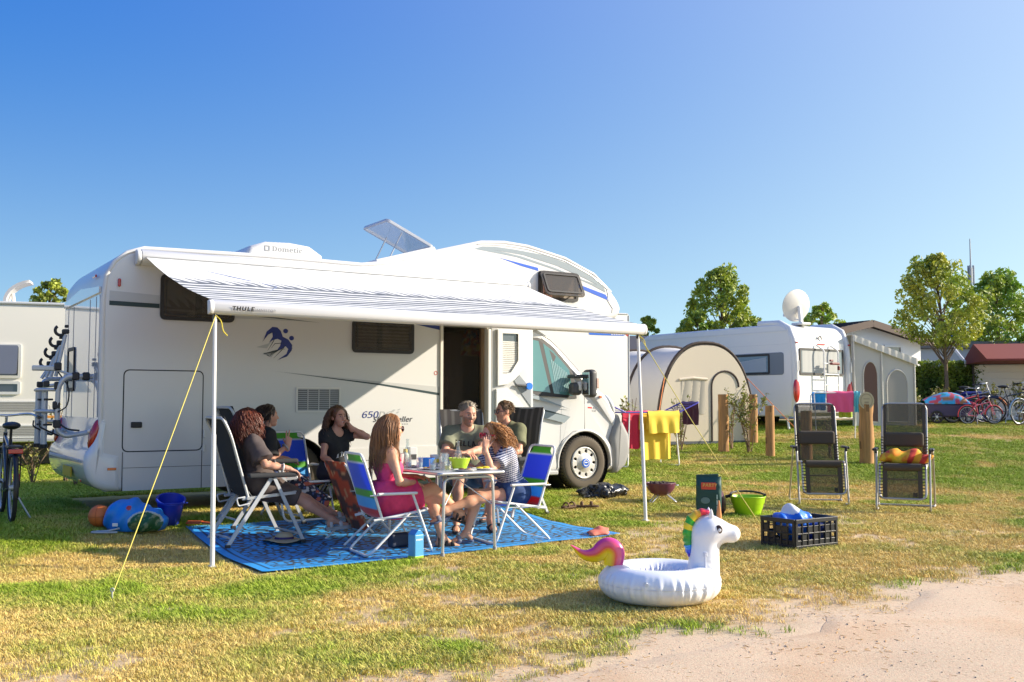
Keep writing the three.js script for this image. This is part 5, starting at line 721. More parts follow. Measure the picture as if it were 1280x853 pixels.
person({
  label: 'seated woman in a black top and flowered navy skirt raising two fingers', pos: P(-4.72, 0.98), turn: VAN.turn - 0.05, s: 0.85, hip: [0.02, 0.49, 0], lean: -0.06, head: { yaw: -0.05, pitch: 0.02 },
  armR: { hand: [0.17, 0.775, 0.20], hint: [0.2, -1, 0.45], dir: [0.12, 1, -0.05], palm: [0.25, 0, -1], curl: [0.03, 0.03, 1.35, 1.4], thumb: 1.6, spread: 9 }, armL: { hand: [0.28, 0.62, -0.18], hint: [-0.5, -1, -0.5] },
  legR: { ankle: [0.66, 0.10, 0.08], hint: [0.5, 1, 0] }, legL: { ankle: [0.72, 0.10, -0.08], hint: [0.5, 1, 0] },
  hair: { color: [0.045, 0.024, 0.014], puff: 0.006, n: 150, len: 0.13, fall: 0.2, flare: 0.05, curl: 0.006, freq: 0.6, low: -0.06, lowRoot: -0.3 }, skin: [0.561, 0.281, 0.186],
  clothes: [{ name: 'top', kind: 'shirt', r: 0.016, sleeve: 0.95, wide: 0.03, hem: -0.05, neck: 0.045, fold: 0.016, color: jit([0.014, 0.014, 0.015]) }, { name: 'skirt', kind: 'skirt', to: 1.86, r: 0.018, wide: 0.03, fold: 0.028, color: floral }],
  shoe: { sole: [0.45, 0.42, 0.38], strap: [0.5, 0.47, 0.43], straps: [[0.08, 1.1, 2]] }, extra: [bracelet('R', [0.3, 0.3, 0.3], 0.84, 0.034, 0.010)],
});
person({
  label: 'seated girl with long brown curls and a black printed shirt, hand to her cheek', pos: P(-3.93, 0.90), turn: VAN.turn - PI / 2 + 0.32, s: 0.86, hip: [-0.04, 0.46, 0], lean: 0.05, head: { yaw: 0.12, pitch: 0.0, roll: 0.08 }, face: { smile: 1 },
  armL: { hand: [0.12, 0.93, -0.085], hint: [0.5, -0.5, -0.9], dir: [0.0, 0.9, 0.55], palm: [-0.5, 0, 1], curl: [0.5, 0.6, 0.7, 0.8] }, armR: { hand: [0.24, 0.54, 0.20], hint: [-0.6, -1, 0.5], dir: [0.8, -0.3, -0.5] },
  legR: { ankle: [0.44, 0.10, 0.12] }, legL: { ankle: [0.46, 0.10, -0.10] },
  hair: { color: [0.125, 0.055, 0.025], puff: 0.008, n: 480, len: 0.40, fall: 0.62, flare: 0.06, curl: 0.012, freq: 0.9, low: -0.08, lowRoot: -0.2, wide: 2.2 }, skin: [0.561, 0.281, 0.192],
  clothes: [{ name: 'shirt', kind: 'shirt', r: 0.013, sleeve: 0.42, wide: 0.012, hem: -0.08, neck: 0.035, color: jit([0.016, 0.016, 0.018]) }, { name: 'trousers', kind: 'shorts', to: 1.8, r: 0.012, color: jit([0.03, 0.035, 0.05]) }],
  shoe: { sole: [0.08, 0.07, 0.06], strap: [0.06, 0.05, 0.05], straps: [[0.08, 1.1, 2]] }, extra: [printOn('The', 0.07, [0.6, 0.6, 0.58], 0.20, 0.130, -0.01, 'serif', 0.25)],
});
person({
  label: 'seated woman in a pink dress with long light brown hair and crossed legs', pos: P(-4.14, 2.67), turn: VAN.turn - 0.12, s: 0.93, hip: [-0.03, 0.45, 0], lean: -0.13, slouch: 0.9, head: { yaw: -0.10, pitch: -0.04 },
  armR: { hand: [0.17, 0.60, 0.10], hint: [-0.3, -1, 0.7], dir: [0.9, -0.3, -0.5], palm: [0, -1, 0] }, armL: { hand: [0.26, 0.64, -0.10], hint: [-0.3, -1, -0.7] },
  legR: { ankle: [0.66, 0.31, -0.04], hint: [0.5, 1, 0.1], toe: [0.9, -0.35, 0.0] }, legL: { ankle: [0.46, 0.095, 0.03], hint: [0.7, 1, 0], toe: [1, -0.05, 0.25] },
  hair: { color: [0.24, 0.105, 0.038], puff: 0.008, n: 680, len: 0.44, fall: 0.62, flare: 0.06, curl: 0.006, freq: 0.4, low: -0.08, lowRoot: -0.35 }, skin: [0.634, 0.325, 0.198],
  clothes: [{ name: 'dress', kind: 'shirt', r: 0.010, hem: -0.10, top: 0.37, neck: 0.0, fold: 0.012, fr: 24, color: jit([0.72, 0.055, 0.165], 0.2) }, { name: 'dress_skirt', kind: 'skirt', to: 0.60, r: 0.034, wide: 0.015, fold: 0.022, fr: 18, waist: 0.20, color: jit([0.70, 0.045, 0.15], 0.2) }],
  shoe: { sole: [0.055, 0.04, 0.032], strap: [0.045, 0.034, 0.03], straps: [[0.10, 1.1, 2.4], [0.04, 1.5, 1.8], [-0.03, 2.1, 1.6]] },
  extra: [glasses([0.10, 0.03, 0.03], [0.03, 0.02, 0.02]), ({ t, q }) => { for (const e of [-1, 1]) obj('dress_strap', tube([q(0.36, 0.135, e * 0.075), q(0.43, 0.10, e * 0.085), q(0.50, 0.035, e * 0.088), q(0.50, -0.045, e * 0.080), q(0.42, -0.10, e * 0.06), q(0.34, -0.10, e * 0.055)], 0.008, 20, 6), mat([0.70, 0.05, 0.15], 0.8), t); }],
});
person({
  label: 'bearded man with short grey hair and a lettered olive shirt leaning on the table', pos: P(-2.86, 1.80), turn: VAN.turn - PI / 2 - 0.42, male: 1, s: 0.96, hip: [-0.02, 0.52, 0], lean: 0.20, side: 0.05, head: { yaw: -0.30, pitch: -0.22 }, face: { male: 1, beard: 1 },
  armR: { hand: [0.44, 0.755, 0.12], hint: [-0.3, -0.7, 1.0], dir: [0.5, 0, -0.8], palm: [0, -1, 0] }, armL: { hand: [0.46, 0.765, 0.06], hint: [-0.2, -0.8, -0.9], dir: [0.3, 0, 0.9], palm: [0, -1, 0] },
  legR: { ankle: [0.42, 0.10, 0.16] }, legL: { ankle: [0.38, 0.10, -0.18] },
  hair: { color: [0.20, 0.165, 0.125], puff: 0.000, n: 240, len: 0.035, fall: 0.05, flare: 0.3, curl: 0.004, freq: 0.6, low: -0.02, lowRoot: -0.05, r: 0.005 }, skin: [0.634, 0.331, 0.218],
  clothes: [{ name: 'shirt', kind: 'shirt', r: 0.016, sleeve: 0.68, wide: 0.022, hem: -0.10, neck: 0.0, fold: 0.014, color: jit([0.185, 0.195, 0.13]) }, { name: 'shorts', kind: 'shorts', to: 0.9, r: 0.02, wide: 0.015, color: jit([0.10, 0.12, 0.15]) }],
  shoe: { sole: [0.05, 0.05, 0.06], strap: [0.05, 0.06, 0.08], straps: [[0.08, 1.1, 2.2]] }, extra: [printOn('SELLMA', 0.058, [0.012, 0.012, 0.012], 0.345, 0.152, 0.0, 'sans', -0.08)],
});
person({
  label: 'seated man in glasses and an olive shirt, seen from the side', pos: P(-2.22, 1.50), turn: VAN.turn + PI + 0.34, male: 1, s: 0.90, hip: [-0.02, 0.52, 0], lean: -0.02, head: { yaw: 0.42, pitch: -0.02 }, face: { male: 1 },
  armR: { hand: [0.28, 0.70, 0.24], hint: [-0.5, -1, 0.5] }, armL: { hand: [0.30, 0.68, -0.22], hint: [-0.5, -1, -0.5] }, legR: { ankle: [0.46, 0.10, 0.14] }, legL: { ankle: [0.46, 0.10, -0.14] },
  hair: { color: [0.13, 0.072, 0.035], puff: 0.001, n: 240, len: 0.04, fall: 0.05, flare: 0.28, curl: 0.004, freq: 0.6, low: -0.05, lowRoot: -0.3, r: 0.005 }, skin: [0.634, 0.300, 0.192],
  clothes: [{ name: 'shirt', kind: 'shirt', r: 0.016, sleeve: 0.7, wide: 0.02, hem: -0.10, neck: 0.0, fold: 0.014, color: jit([0.16, 0.165, 0.09]) }, { name: 'shorts', kind: 'shorts', to: 0.9, r: 0.02, wide: 0.015, color: jit([0.14, 0.13, 0.11]) }],
  shoe: { sole: [0.05, 0.05, 0.05], strap: [0.06, 0.06, 0.06], straps: [[0.08, 1.1, 2.2]] }, extra: [glasses([0.01, 0.015, 0.05], null, 0.0035)],
});
const stripes = (x, y, z, r, q) => { const d = sub([x, y, z], q(0)), h = dot(d, nrm(sub(q(1), q(0)))); return Math.floor(h / 0.0095 + 100) % 2 ? [0.60, 0.60, 0.64] : [0.018, 0.028, 0.12]; };
person({
  label: 'curly-haired woman in red sunglasses and a striped navy top, elbow on table', pos: P(-3.0, 2.78), turn: VAN.turn + PI - 0.12, s: 0.87, hip: [-0.06, 0.435, 0], lean: 0.30, slouch: 0.8, head: { yaw: -0.12, pitch: -0.05, roll: -0.05 },
  armL: { hand: [0.30, 0.865, -0.135], hint: [0.55, -1, -0.4], dir: [-0.3, 0.95, 0.15], palm: [-0.3, -0.1, 1], curl: [0.25, 0.3, 0.35, 0.4] }, armR: { hand: [0.42, 0.74, 0.14], hint: [-0.3, -1, 0.6], palm: [0, -1, 0] },
  legL: { ankle: [0.73, 0.30, -0.05], hint: [0.35, 1, -0.1], toe: [0.85, -0.25, 0.0] }, legR: { ankle: [0.44, 0.095, -0.04], hint: [0.7, 1, 0], toe: [1, -0.05, 0.1] },
  hair: { color: [0.34, 0.155, 0.05], puff: 0.006, n: 680, len: 0.25, fall: 0.34, flare: 0.30, curl: 0.016, freq: 1.0, low: -0.09, lowRoot: -0.4, r: 0.006 }, skin: [0.634, 0.325, 0.205],
  clothes: [{ name: 'striped_top', kind: 'shirt', r: 0.016, sleeve: 0.60, wide: 0.025, hem: -0.08, neck: 0.01, fold: 0.010, cell: 0.0065, color: stripes }, { name: 'denim_shorts', kind: 'shorts', to: 0.40, r: 0.016, wide: 0.006, color: jit([0.03, 0.07, 0.20], 0.5) }],
  shoe: { name: 'flip_flop', sole: [0.07, 0.09, 0.17], strap: [0.16, 0.18, 0.25], straps: [[0.09, 1.2, 2.6]] }, extra: [glasses([0.62, 0.02, 0.05], [0.05, 0.01, 0.015], 0.008)],
});
// ---------------------------------------------------------------- things on the grass and the table
function drape(nu, nv, f, t, c) { return thick(nu, nv, f, t, c); }
{ // unicorn swim ring
  const t = thing('unicorn_swim_ring', 'inflatable white unicorn swim ring with rainbow mane and tail', 'swim ring', W(0.975, -6.74), -0.04), VIN = mat([0.84, 0.85, 0.87], 0.28, { clearcoat: 0.4, clearcoatRoughness: 0.3 });
  const R0 = 0.268, N = 220, M = 40; const ring = gridGeo(N, M, (u, v) => { const a = u * 2 * PI, b = v * 2 * PI, cb = Math.cos(b), sb = Math.sin(b), pin = Math.pow(Math.abs(cb), 6), wr = 0.0075 * pin * (Math.sin(a * 34 + 2 * Math.sin(a * 5)) + 0.7 * Math.sin(a * 53 + 1)) * (cb > 0 ? 1 : 1.6) - 0.006 * Math.exp(-((sb / 0.05) ** 2)) * 0.8; const r = 0.121 + wr * 0.8, dx = 1.03; return [(R0 + r * cb * 0.98) * Math.cos(a) * dx, 0.112 + (0.112 + wr * 0.3) * sb * (sb < 0 ? 1.0 : 0.98), (R0 + r * cb * 0.98) * Math.sin(a)]; });
  obj('ring', ring, VIN, t);
  const seam = (rad, y) => new THREE.TorusGeometry(rad, 0.0022, 5, 90).rotateX(PI / 2).scale(1.03, 1, 1).translate(0, y, 0); obj('valve', [cyl(0.012, 0.014, 0.02, 0, 0, 0, 14).rotateX(PI / 2).translate(-0.12, 0.15, 0.365), cyl(0.02, 0.02, 0.004, 0, 0, 0, 16).rotateX(PI / 2).translate(-0.12, 0.15, 0.358)], mat([0.7, 0.72, 0.76], 0.3), t); obj('seam', seam(R0 + 0.1165, 0.118), mat([0.78, 0.79, 0.82], 0.3), t);
  const hf = (x, y, z) => { let d = cap(x, y, z, [0.285, 0.10, 0], [0.300, 0.40, 0], 0.110, 0.092); d = smin(d, ell(x, y, z, [0.325, 0.455, 0], [0.100, 0.090, 0.082]), 0.06); d = smin(d, cap(x, y, z, [0.35, 0.450, 0], [0.475, 0.425, 0], 0.074, 0.058), 0.05); d += 0.0022 * Math.sin(y * 160 + Math.sin(x * 40) * 2) * sstep(0.3, 0.2, y) * sstep(0.03, 0.1, Math.abs(z)); return d; };
  const head = obj('head', nets(hf, [0.14, 0.02, -0.15], [0.58, 0.60, 0.15], 0.007), VIN, t);
  for (const s of [-1, 1]) { obj('eye', sph(1, 0, 0, 0, 20, 12).scale(0.025, 0.029, 0.008).translate(0.378, 0.462, s * 0.082), mat([0.05, 0.022, 0.016], 0.3), head); obj('eye_highlight', sph(1, 0, 0, 0, 14, 10).scale(0.0105, 0.0115, 0.004).translate(0.383, 0.458, s * 0.0905), mat([0.8, 0.8, 0.8], 0.3), head); obj('ear', lathe([[0, 0.062], [0.007, 0.05], [0.013, 0.03], [0.017, 0.005], [0.013, -0.012]], 16).scale(1, 1, 0.6).rotateX(s * 0.25).translate(0.335, 0.535, s * 0.045), VIN, head); }
  obj('horn', [lathe([[0.0, 0.125], [0.006, 0.118], [0.012, 0.07], [0.018, 0.02], [0.021, -0.02]], 18).translate(0.395, 0.52, 0)], mat([0.58, 0.24, 0.07], 0.35), head);
  const rain = ['#d6224f', '#e8303a', '#f2b01c', '#f5d21c', '#36b023', '#f3d81e', '#2aa82a', '#169a30', '#1a9a48', '#1f8fe0', '#2a52d8', '#5a2bb0'].map(lin);
  const band = (n, f, w, cols, tt) => { const g = gridGeo(n, 12, (u, v) => { const [x, y, nx, ny, h] = f(u), a = v * 2 * PI; return [x + nx * h * (0.5 + 0.5 * Math.cos(a)), y + ny * h * (0.5 + 0.5 * Math.cos(a)), w * Math.sin(a) * (0.3 + 0.7 * Math.sin(Math.min(1, u * 1.0) * PI) ** 0.4)]; }, cols); return g; };
  obj('mane', band(120, u => { const a = lerp(1.45, 4.05, u), y = u < 0.42 ? 0.445 + 0.105 * Math.sin(lerp(1.5, 2.9, u / 0.42)) : lerp(0.47, 0.27, (u - 0.42) / 0.58), x = u < 0.42 ? 0.325 + 0.11 * Math.cos(lerp(1.5, 2.9, u / 0.42)) : lerp(0.218, 0.205, (u - 0.42) / 0.58), q = lerp(1.35, 3.3, Math.min(1, u * 1.6)); return [x + 0.03 * Math.cos(q + PI) * 0.2, y, Math.cos(q), Math.sin(q), 0.066 * Math.sin(clamp(u * 0.92 + 0.06) * PI) ** 0.55 * (1 + 0.05 * Math.sin(u * 60))]; }, 0.042, u => rain[Math.min(11, Math.floor(u * 12))]), mat(null, 0.3, { vertexColors: true, clearcoat: 0.4 }), head);
  obj('pillar_slot', [rbx(0.010, 0.11, 0.008, 0.004, 0.285, 0.255, 0.108), rbx(0.026, 0.03, 0.010, 0.005, 0.285, 0.305, 0.104)], mat([0.60, 0.63, 0.72], 0.4), head);
  // tail: a puffed S with bands along its length
  const cols = ['#f6dc1a', '#f6d21a', '#f2a51f', '#ee4a36', '#f0607a', '#d8408c'].map(lin), spine = curve([[-0.305, 0.215, 0], [-0.300, 0.300, 0], [-0.345, 0.330, 0], [-0.42, 0.285, 0], [-0.50, 0.285, 0], [-0.585, 0.345, 0]]);
  obj('tail', gridGeo(70, 26, (u, v) => { const p = spine.getPointAt(u), tg = spine.getTangentAt(u), nx = -tg.y, ny = tg.x, h = 0.078 * (1 - 0.93 * u ** 1.5) * (0.8 + 0.3 * Math.sin(u * PI)), a = v * 2 * PI; return [p.x + nx * h * Math.cos(a), p.y + ny * h * Math.cos(a), 0.042 * (1 - 0.8 * u * u) * Math.sin(a) * (1 + 0.12 * Math.abs(Math.sin(Math.cos(a) * 9)))]; }, (u, v) => cols[Math.min(5, Math.floor((0.5 - 0.5 * Math.cos(v * 2 * PI)) * 6))]), mat(null, 0.3, { vertexColors: true, clearcoat: 0.4 }), t);
}
{ // folding crate with a cool bag inside
  const c = W(2.52, -8.93), t = thing('folding_crate', 'black plastic folding crate with lattice sides on the grass', 'crate', c, VAN.turn), m = mat([0.016, 0.016, 0.018], 0.42), w = 0.265, d = 0.19, h = 0.25;
  obj('base', bx(2 * w - 0.01, 0.012, 2 * d - 0.01, 0, 0.012, 0), m, t);
  const side = (ax, len_, off, name) => {      // ax 0: panel along x at z = off
    const gs = [], put = (u, y, wu, hy, dd) => ax ? rbx(dd, hy, wu, 0.004, off, y, u, 1) : rbx(wu, hy, dd, 0.004, u, y, off, 1); gs.push(put(0, h - 0.018, len_ * 2, 0.036, 0.03), put(0, 0.014, len_ * 2, 0.028, 0.024), put(0, 0.125, len_ * 2, 0.014, 0.020), put(0, 0.066, len_ * 2, 0.007, 0.012), put(0, 0.185, len_ * 2, 0.007, 0.012));
    const n = ax ? 5 : 7; for (let k = 0; k <= n; k++) gs.push(put(lerp(-len_ + 0.012, len_ - 0.012, k / n), h / 2, k === 0 || k === n ? 0.026 : 0.012, h - 0.01, 0.022)); for (let k = 0; k < n; k++) { const u = lerp(-len_, len_, (k + 0.5) / n); if (k % 3 !== 1) gs.push(put(u, 0.155, 0.066, 0.058, 0.006)); gs.push(put(u, 0.045, 0.07, 0.055, 0.006)); if (k % 2) gs.push(put(u, 0.10, 0.066, 0.05, 0.006)); } obj(name, gs, m, t);
  };
  side(0, w, d, 'side_panel'); side(0, w, -d, 'side_panel'); side(1, d, w, 'end_panel'); side(1, d, -w, 'end_panel');
  const bag = thing('cool_bag', 'crumpled blue and white bag sitting in the black crate', 'bag', add(c, [-0.06, 0.018, 0]), 0.3), bl = (x, y, z) => ell(x, y, z, [0, 0.17, 0], [0.16, 0.165, 0.13]) + 0.03 * (n3(x * 13, y * 13, z * 13) - 0.5) + 0.012 * Math.sin(x * 40 + y * 18);
  obj('fabric', nets(bl, [-0.22, -0.02, -0.2], [0.22, 0.4, 0.2], 0.011, (x, y, z) => y > 0.275 + 0.02 * Math.sin(x * 25) ? [0.72, 0.73, 0.75] : [0.012, 0.16, 0.72]), mat(null, 0.4, { vertexColors: true }), bag);
  const can = thing('soft_pack', 'dark blue packages lying in the black crate', 'package', add(c, [0.12, 0.018, 0.02]), 0.6); obj('pack', [rbx(0.16, 0.09, 0.12, 0.02, 0, 0.047, 0), rbx(0.12, 0.08, 0.1, 0.02, 0.02, 0.136, 0.02)], mat([0.02, 0.05, 0.28], 0.4), can);
}
{ // green collapsible bucket
  const t = thing('green_bucket', 'lime green bucket with a black handle standing on the grass', 'bucket', W(2.63, -11.33)); const m = mat([0.36, 0.62, 0.012], 0.4);
  obj('bowl', lathe([[0.0, 0.006], [0.125, 0.006], [0.132, 0.0], [0.140, 0.02], [0.152, 0.07], [0.160, 0.075], [0.172, 0.13], [0.180, 0.135], [0.190, 0.195], [0.199, 0.20], [0.199, 0.212], [0.186, 0.210], [0.170, 0.14], [0.135, 0.016], [0, 0.014]], 44), m, t);
  obj('handle', new THREE.TorusGeometry(0.185, 0.012, 8, 40, PI).rotateX(-PI / 2 + 0.12).translate(0, 0.225, -0.01), BLACK, t); for (const s of [-1, 1]) obj('handle_lug', rbx(0.03, 0.045, 0.04, 0.008, s * 0.19, 0.215, 0), BLACK, t);
}
{ // charcoal bag and the lid behind it
  const t = thing('charcoal_bag', 'dark green paper charcoal bag with red lettering on the grass', 'bag', W(2.17, -11.2), -0.25);
  const f = (u, v) => { const a = u * 2 * PI, k = v; const sx = Math.sign(Math.cos(a)) * Math.abs(Math.cos(a)) ** 0.35, sz = Math.sign(Math.sin(a)) * Math.abs(Math.sin(a)) ** 0.35; return [sx * (0.132 + 0.008 * n2(u * 8, v * 6, 3)), 0.005 + 0.43 * k, sz * 0.075 * (1 - 0.72 * sstep(0.78, 1, k)) + 0.02 * n2(u * 5, v * 8, 9)]; };
  obj('paper', [gridGeo(48, 20, f), rbx(0.24, 0.06, 0.03, 0.006, 0.01, 0.43, 0.012).rotateZ(0.05)], mat([0.008, 0.06, 0.055], 0.6), t);
  obj('label', [ext(rrShape(-0.075, 0.30, 0.085, 0.375, 0.01), 0.003).translate(0, 0, 0.093)], mat([0.62, 0.07, 0.03], 0.5), t); obj('lettering', [lettering('PARTY', 0.036, 0.1, 'sans', 1.05).translate(-0.062, 0.33, 0.0965)], mat([0.72, 0.42, 0.1], 0.5), t);
  obj('print_line', [0, 1, 2].map(k => rbx(0.012, 0.05, 0.003, 0.001, 0.095, 0.10 + k * 0.06, 0.094)), mat([0.35, 0.5, 0.5], 0.5), t); obj('emblem', ext([...Array(18)].map((_, i) => [0.05 * Math.cos(i * 0.349), 0.18 + 0.035 * Math.sin(i * 0.349)]), 0.003).translate(-0.03, 0, 0.094), mat([0.10, 0.19, 0.19], 0.6), t);
  const l = thing('kettle_dome', 'dark purple barbecue dome propped behind the charcoal bag', 'cover', W(2.31, -11.40), 1.1); obj('dome', lathe([[0.165, 0], [0.16, 0.02], [0.135, 0.045], [0.08, 0.065], [0, 0.07]], 32).rotateX(1.3).translate(0, 0.16, 0), mat([0.085, 0.025, 0.05], 0.35), l); obj('knob', bar([0, 0.20, 0.09], [0, 0.21, 0.13], 0.018), BLACK, l);
}
{ // barbecue
  const t = thing('barbecue', 'small purple kettle barbecue on short wire legs', 'barbecue', W(1.81, -12.35), 0.2), m = mat([0.15, 0.04, 0.075], 0.35);
  obj('bowl', lathe([[0, 0.075], [0.06, 0.08], [0.12, 0.11], [0.165, 0.165], [0.182, 0.225], [0.186, 0.228], [0.186, 0.236], [0.174, 0.234], [0.155, 0.17], [0.1, 0.12], [0, 0.1]], 36), m, t); obj('coals', [...Array(16)].map(() => new THREE.DodecahedronGeometry(0.03).translate(rr(-0.11, 0.11), rr(0.20, 0.225), rr(-0.11, 0.11))), mat([0.06, 0.045, 0.04], 0.95), t);
  for (let k = 0; k < 3; k++) { const a = k * 2.094 + 0.5; obj('leg', bent([[0.08 * Math.cos(a - 0.35), 0.095, 0.08 * Math.sin(a - 0.35)], [0.19 * Math.cos(a - 0.12), 0.006, 0.19 * Math.sin(a - 0.12)], [0.19 * Math.cos(a + 0.12), 0.006, 0.19 * Math.sin(a + 0.12)], [0.08 * Math.cos(a + 0.35), 0.095, 0.08 * Math.sin(a + 0.35)]], 0.007, 0.03, 7), ALU, t); } for (const s of [-1, 1]) obj('handle', bent([[s * 0.18, 0.2, -0.05], [s * 0.215, 0.205, -0.04], [s * 0.215, 0.205, 0.04], [s * 0.18, 0.2, 0.05]], 0.006, 0.02, 6), GREYTUBE, t);
}
const blob = (name, label, cat, pos, turn, part, fn, lo, hi, cell, col, m = VC) => { const t = thing(name, label, cat, pos, turn); obj(part, nets(fn, lo, hi, cell, col), m, t); return t; };
const GLOSSVC = mat(null, 0.25, { vertexColors: true });
blob('rubbish_bag', 'crumpled black plastic bag lying beside the front wheel', 'bag', P(-0.30, 0.75), VAN.turn, 'film', (x, y, z) => smax(ell(x, y, z, [0, 0.03, 0], [0.33, 0.13, 0.2]) + 0.075 * (n3(x * 9, y * 12, z * 9) - 0.5) + 0.035 * (Math.abs(n3(x * 22, y * 22, z * 22) - 0.5)), -y - 0.005, 0.01), [-0.42, -0.03, -0.3], [0.42, 0.24, 0.3], 0.013, () => [0.014, 0.014, 0.016], GLOSSVC);
blob('coral_cloth', 'crumpled coral cloth lying on the corner of the rug', 'cloth', P(-2.16, 3.08, 0.012), VAN.turn + 0.5, 'fabric', (x, y, z) => smax(ell(x, y, z, [0, 0.0, 0], [0.16, 0.055, 0.10]) + 0.05 * (n3(x * 14, y * 16, z * 14) - 0.5), -y + 0.0, 0.006), [-0.24, -0.02, -0.18], [0.24, 0.12, 0.18], 0.009, jit([0.62, 0.16, 0.11]));
blob('sports_bag', 'blue drawstring bag with a green patterned pocket beside the orange ball', 'bag', W(-3.52, -9.48), 0.15, 'fabric', (x, y, z) => smax(smin(ell(x, y, z, [-0.05, 0.11, 0], [0.22, 0.19, 0.17]), ell(x, y, z, [0.12, 0.08, 0.06], [0.18, 0.13, 0.15]), 0.05) + 0.03 * (n3(x * 10, y * 10, z * 10) - 0.5) + 0.008 * Math.sin(x * 45 - y * 30), -y, 0.01), [-0.33, -0.02, -0.25], [0.36, 0.36, 0.28], 0.011, (x, y, z) => { const e = ((x - 0.13) / 0.155) ** 2 + ((y - 0.085) / 0.105) ** 2; if (z > 0.02 && e < 1) return e > 0.78 && y > 0.09 ? [0.5, 0.5, 0.4] : n3(x * 40, y * 40, z * 40) > 0.6 ? [0.16, 0.20, 0.10] : [0.012, 0.085, 0.022]; if (z > 0.05 && Math.hypot(x + 0.02, y - 0.22) < 0.022) return [0.4, 0.03, 0.05]; return [0.01, 0.21, 0.68]; }, mat(null, 0.45, { vertexColors: true }));
{ const t = thing('drawstring', 'loose grey cord loop lying before the blue drawstring bag', 'cord', W(-3.68, -9.28)); obj('loop', tube([[0.10, 0.05, 0], [0.0, 0.03, 0.03], [-0.11, 0.022, 0.0], [-0.13, 0.02, 0.06], [-0.03, 0.02, 0.07], [0.1, 0.02, 0.05]], 0.009, 30, 6), mat([0.42, 0.44, 0.46], 0.8), t); obj('tag', rbx(0.05, 0.03, 0.005, 0.002, 0.07, 0.085, 0.03), mat([0.7, 0.7, 0.7], 0.7), t); }
{ const t = thing('ball', 'orange rubber ball on the grass by the motorhome rear', 'ball', W(-3.86, -9.52)); obj('sphere', sph(0.103, 0, 0.103, 0, 32, 22), mat([0.66, 0.16, 0.03], 0.5), t); obj('seam', [new THREE.TorusGeometry(0.1035, 0.0022, 5, 50).translate(0, 0.103, 0), new THREE.TorusGeometry(0.1035, 0.0022, 5, 50).rotateY(PI / 2).translate(0, 0.103, 0), new THREE.TorusGeometry(0.1035, 0.0022, 5, 50).rotateX(PI / 2).translate(0, 0.103, 0)], mat([0.42, 0.09, 0.015], 0.6), t); }
{ const t = thing('black_pot', 'black rubber tub behind the blue drawstring bag', 'tub', W(-3.72, -9.85)); obj('tub_shell', lathe([[0, 0.01], [0.11, 0.0], [0.14, 0.17], [0.15, 0.175], [0.13, 0.17], [0.1, 0.02], [0, 0.02]], 28), BLACK, t); }
{ const t = thing('blue_bucket', 'dark blue plastic bucket lying on its side by the drawstring bag', 'bucket', W(-3.27, -9.72), 0.5), m = mat([0.012, 0.035, 0.42], 0.4), g = lathe([[0, 0], [0.095, 0], [0.125, 0.22], [0.138, 0.225], [0.138, 0.245], [0.118, 0.24], [0.09, 0.012], [0, 0.012]], 32); obj('pail', g.rotateX(0.35).translate(0, 0.035, -0.05), m, t); obj('handle', new THREE.TorusGeometry(0.13, 0.006, 6, 28, PI).rotateX(1.5).translate(0.02, 0.22, 0.05), m, t); }
{ const t = thing('toy_spade', 'orange plastic toy spade lying on the grass beside the blue bucket', 'toy', W(-2.98, -9.72), -0.1); obj('blade', thick(8, 4, (u, v) => [lerp(-0.12, 0.02, u), 0.03 + 0.035 * Math.cos((v - 0.5) * 2.4), (v - 0.5) * 0.11], 0.006), mat([0.55, 0.095, 0.02], 0.45), t); obj('handle', [bar([0.02, 0.055, 0], [0.12, 0.045, 0], 0.012), bar([0.12, 0.045, -0.04], [0.12, 0.045, 0.04], 0.011)], mat([0.55, 0.095, 0.02], 0.45), t); }
{ const t = thing('sun_hat', 'flat straw hat lying on the rug beneath the reclined camp chair', 'hat', P(-4.78, 1.72, 0.018), 0.3); obj('brim', thick(40, 6, (u, v) => { const a = u * 2 * PI, r = lerp(0.085, 0.20, v); return [r * Math.cos(a), 0.012 + 0.012 * Math.sin(a * 3) * v, r * Math.sin(a) * 0.85]; }, 0.004), mat([0.50, 0.40, 0.25], 0.9), t); obj('crown', lathe([[0, 0.075], [0.05, 0.073], [0.08, 0.05], [0.088, 0.012]], 28).scale(1, 1, 0.85), mat([0.48, 0.38, 0.24], 0.9), t); obj('band', cyl(0.086, 0.09, 0.02, 0, 0.026, 0, 28, true).scale(1, 1, 0.86), mat([0.05, 0.03, 0.12], 0.8), t); }
{ const t = thing('pouch', 'navy zip pouch lying on the rug under the table', 'pouch', P(-4.02, 2.55, 0.014), VAN.turn + 0.1); obj('shell', rbx(0.20, 0.13, 0.08, 0.03, 0, 0.066, 0, 3), mat([0.012, 0.02, 0.05], 0.6), t); obj('zip', rbx(0.17, 0.006, 0.008, 0.002, 0, 0.133, 0), ALU, t); }
{ const t = thing('drink_carton', 'blue drink carton with a green foot standing at the rug edge', 'carton', P(-4.14, 3.12), VAN.turn + 0.2); obj('box', rbx(0.10, 0.20, 0.095, 0.012, 0, 0.105, 0, 3), mat([0.10, 0.36, 0.66], 0.35), t); obj('top', ext([[-0.05, 0], [0.05, 0], [0.012, 0.038], [-0.012, 0.038]], 0.09, 0.004).translate(0, 0.203, -0.045), mat([0.03, 0.25, 0.62], 0.4), t); obj('foot_band', rbx(0.102, 0.03, 0.097, 0.01, 0, 0.016, 0), mat([0.30, 0.55, 0.04], 0.4), t); obj('print_line', [0, 1, 2, 3, 4].map(k => rbx(0.009, 0.014, 0.003, 0.001, -0.03 + k * 0.014, 0.16, 0.0475)), mat([0.75, 0.78, 0.8], 0.5), t); }
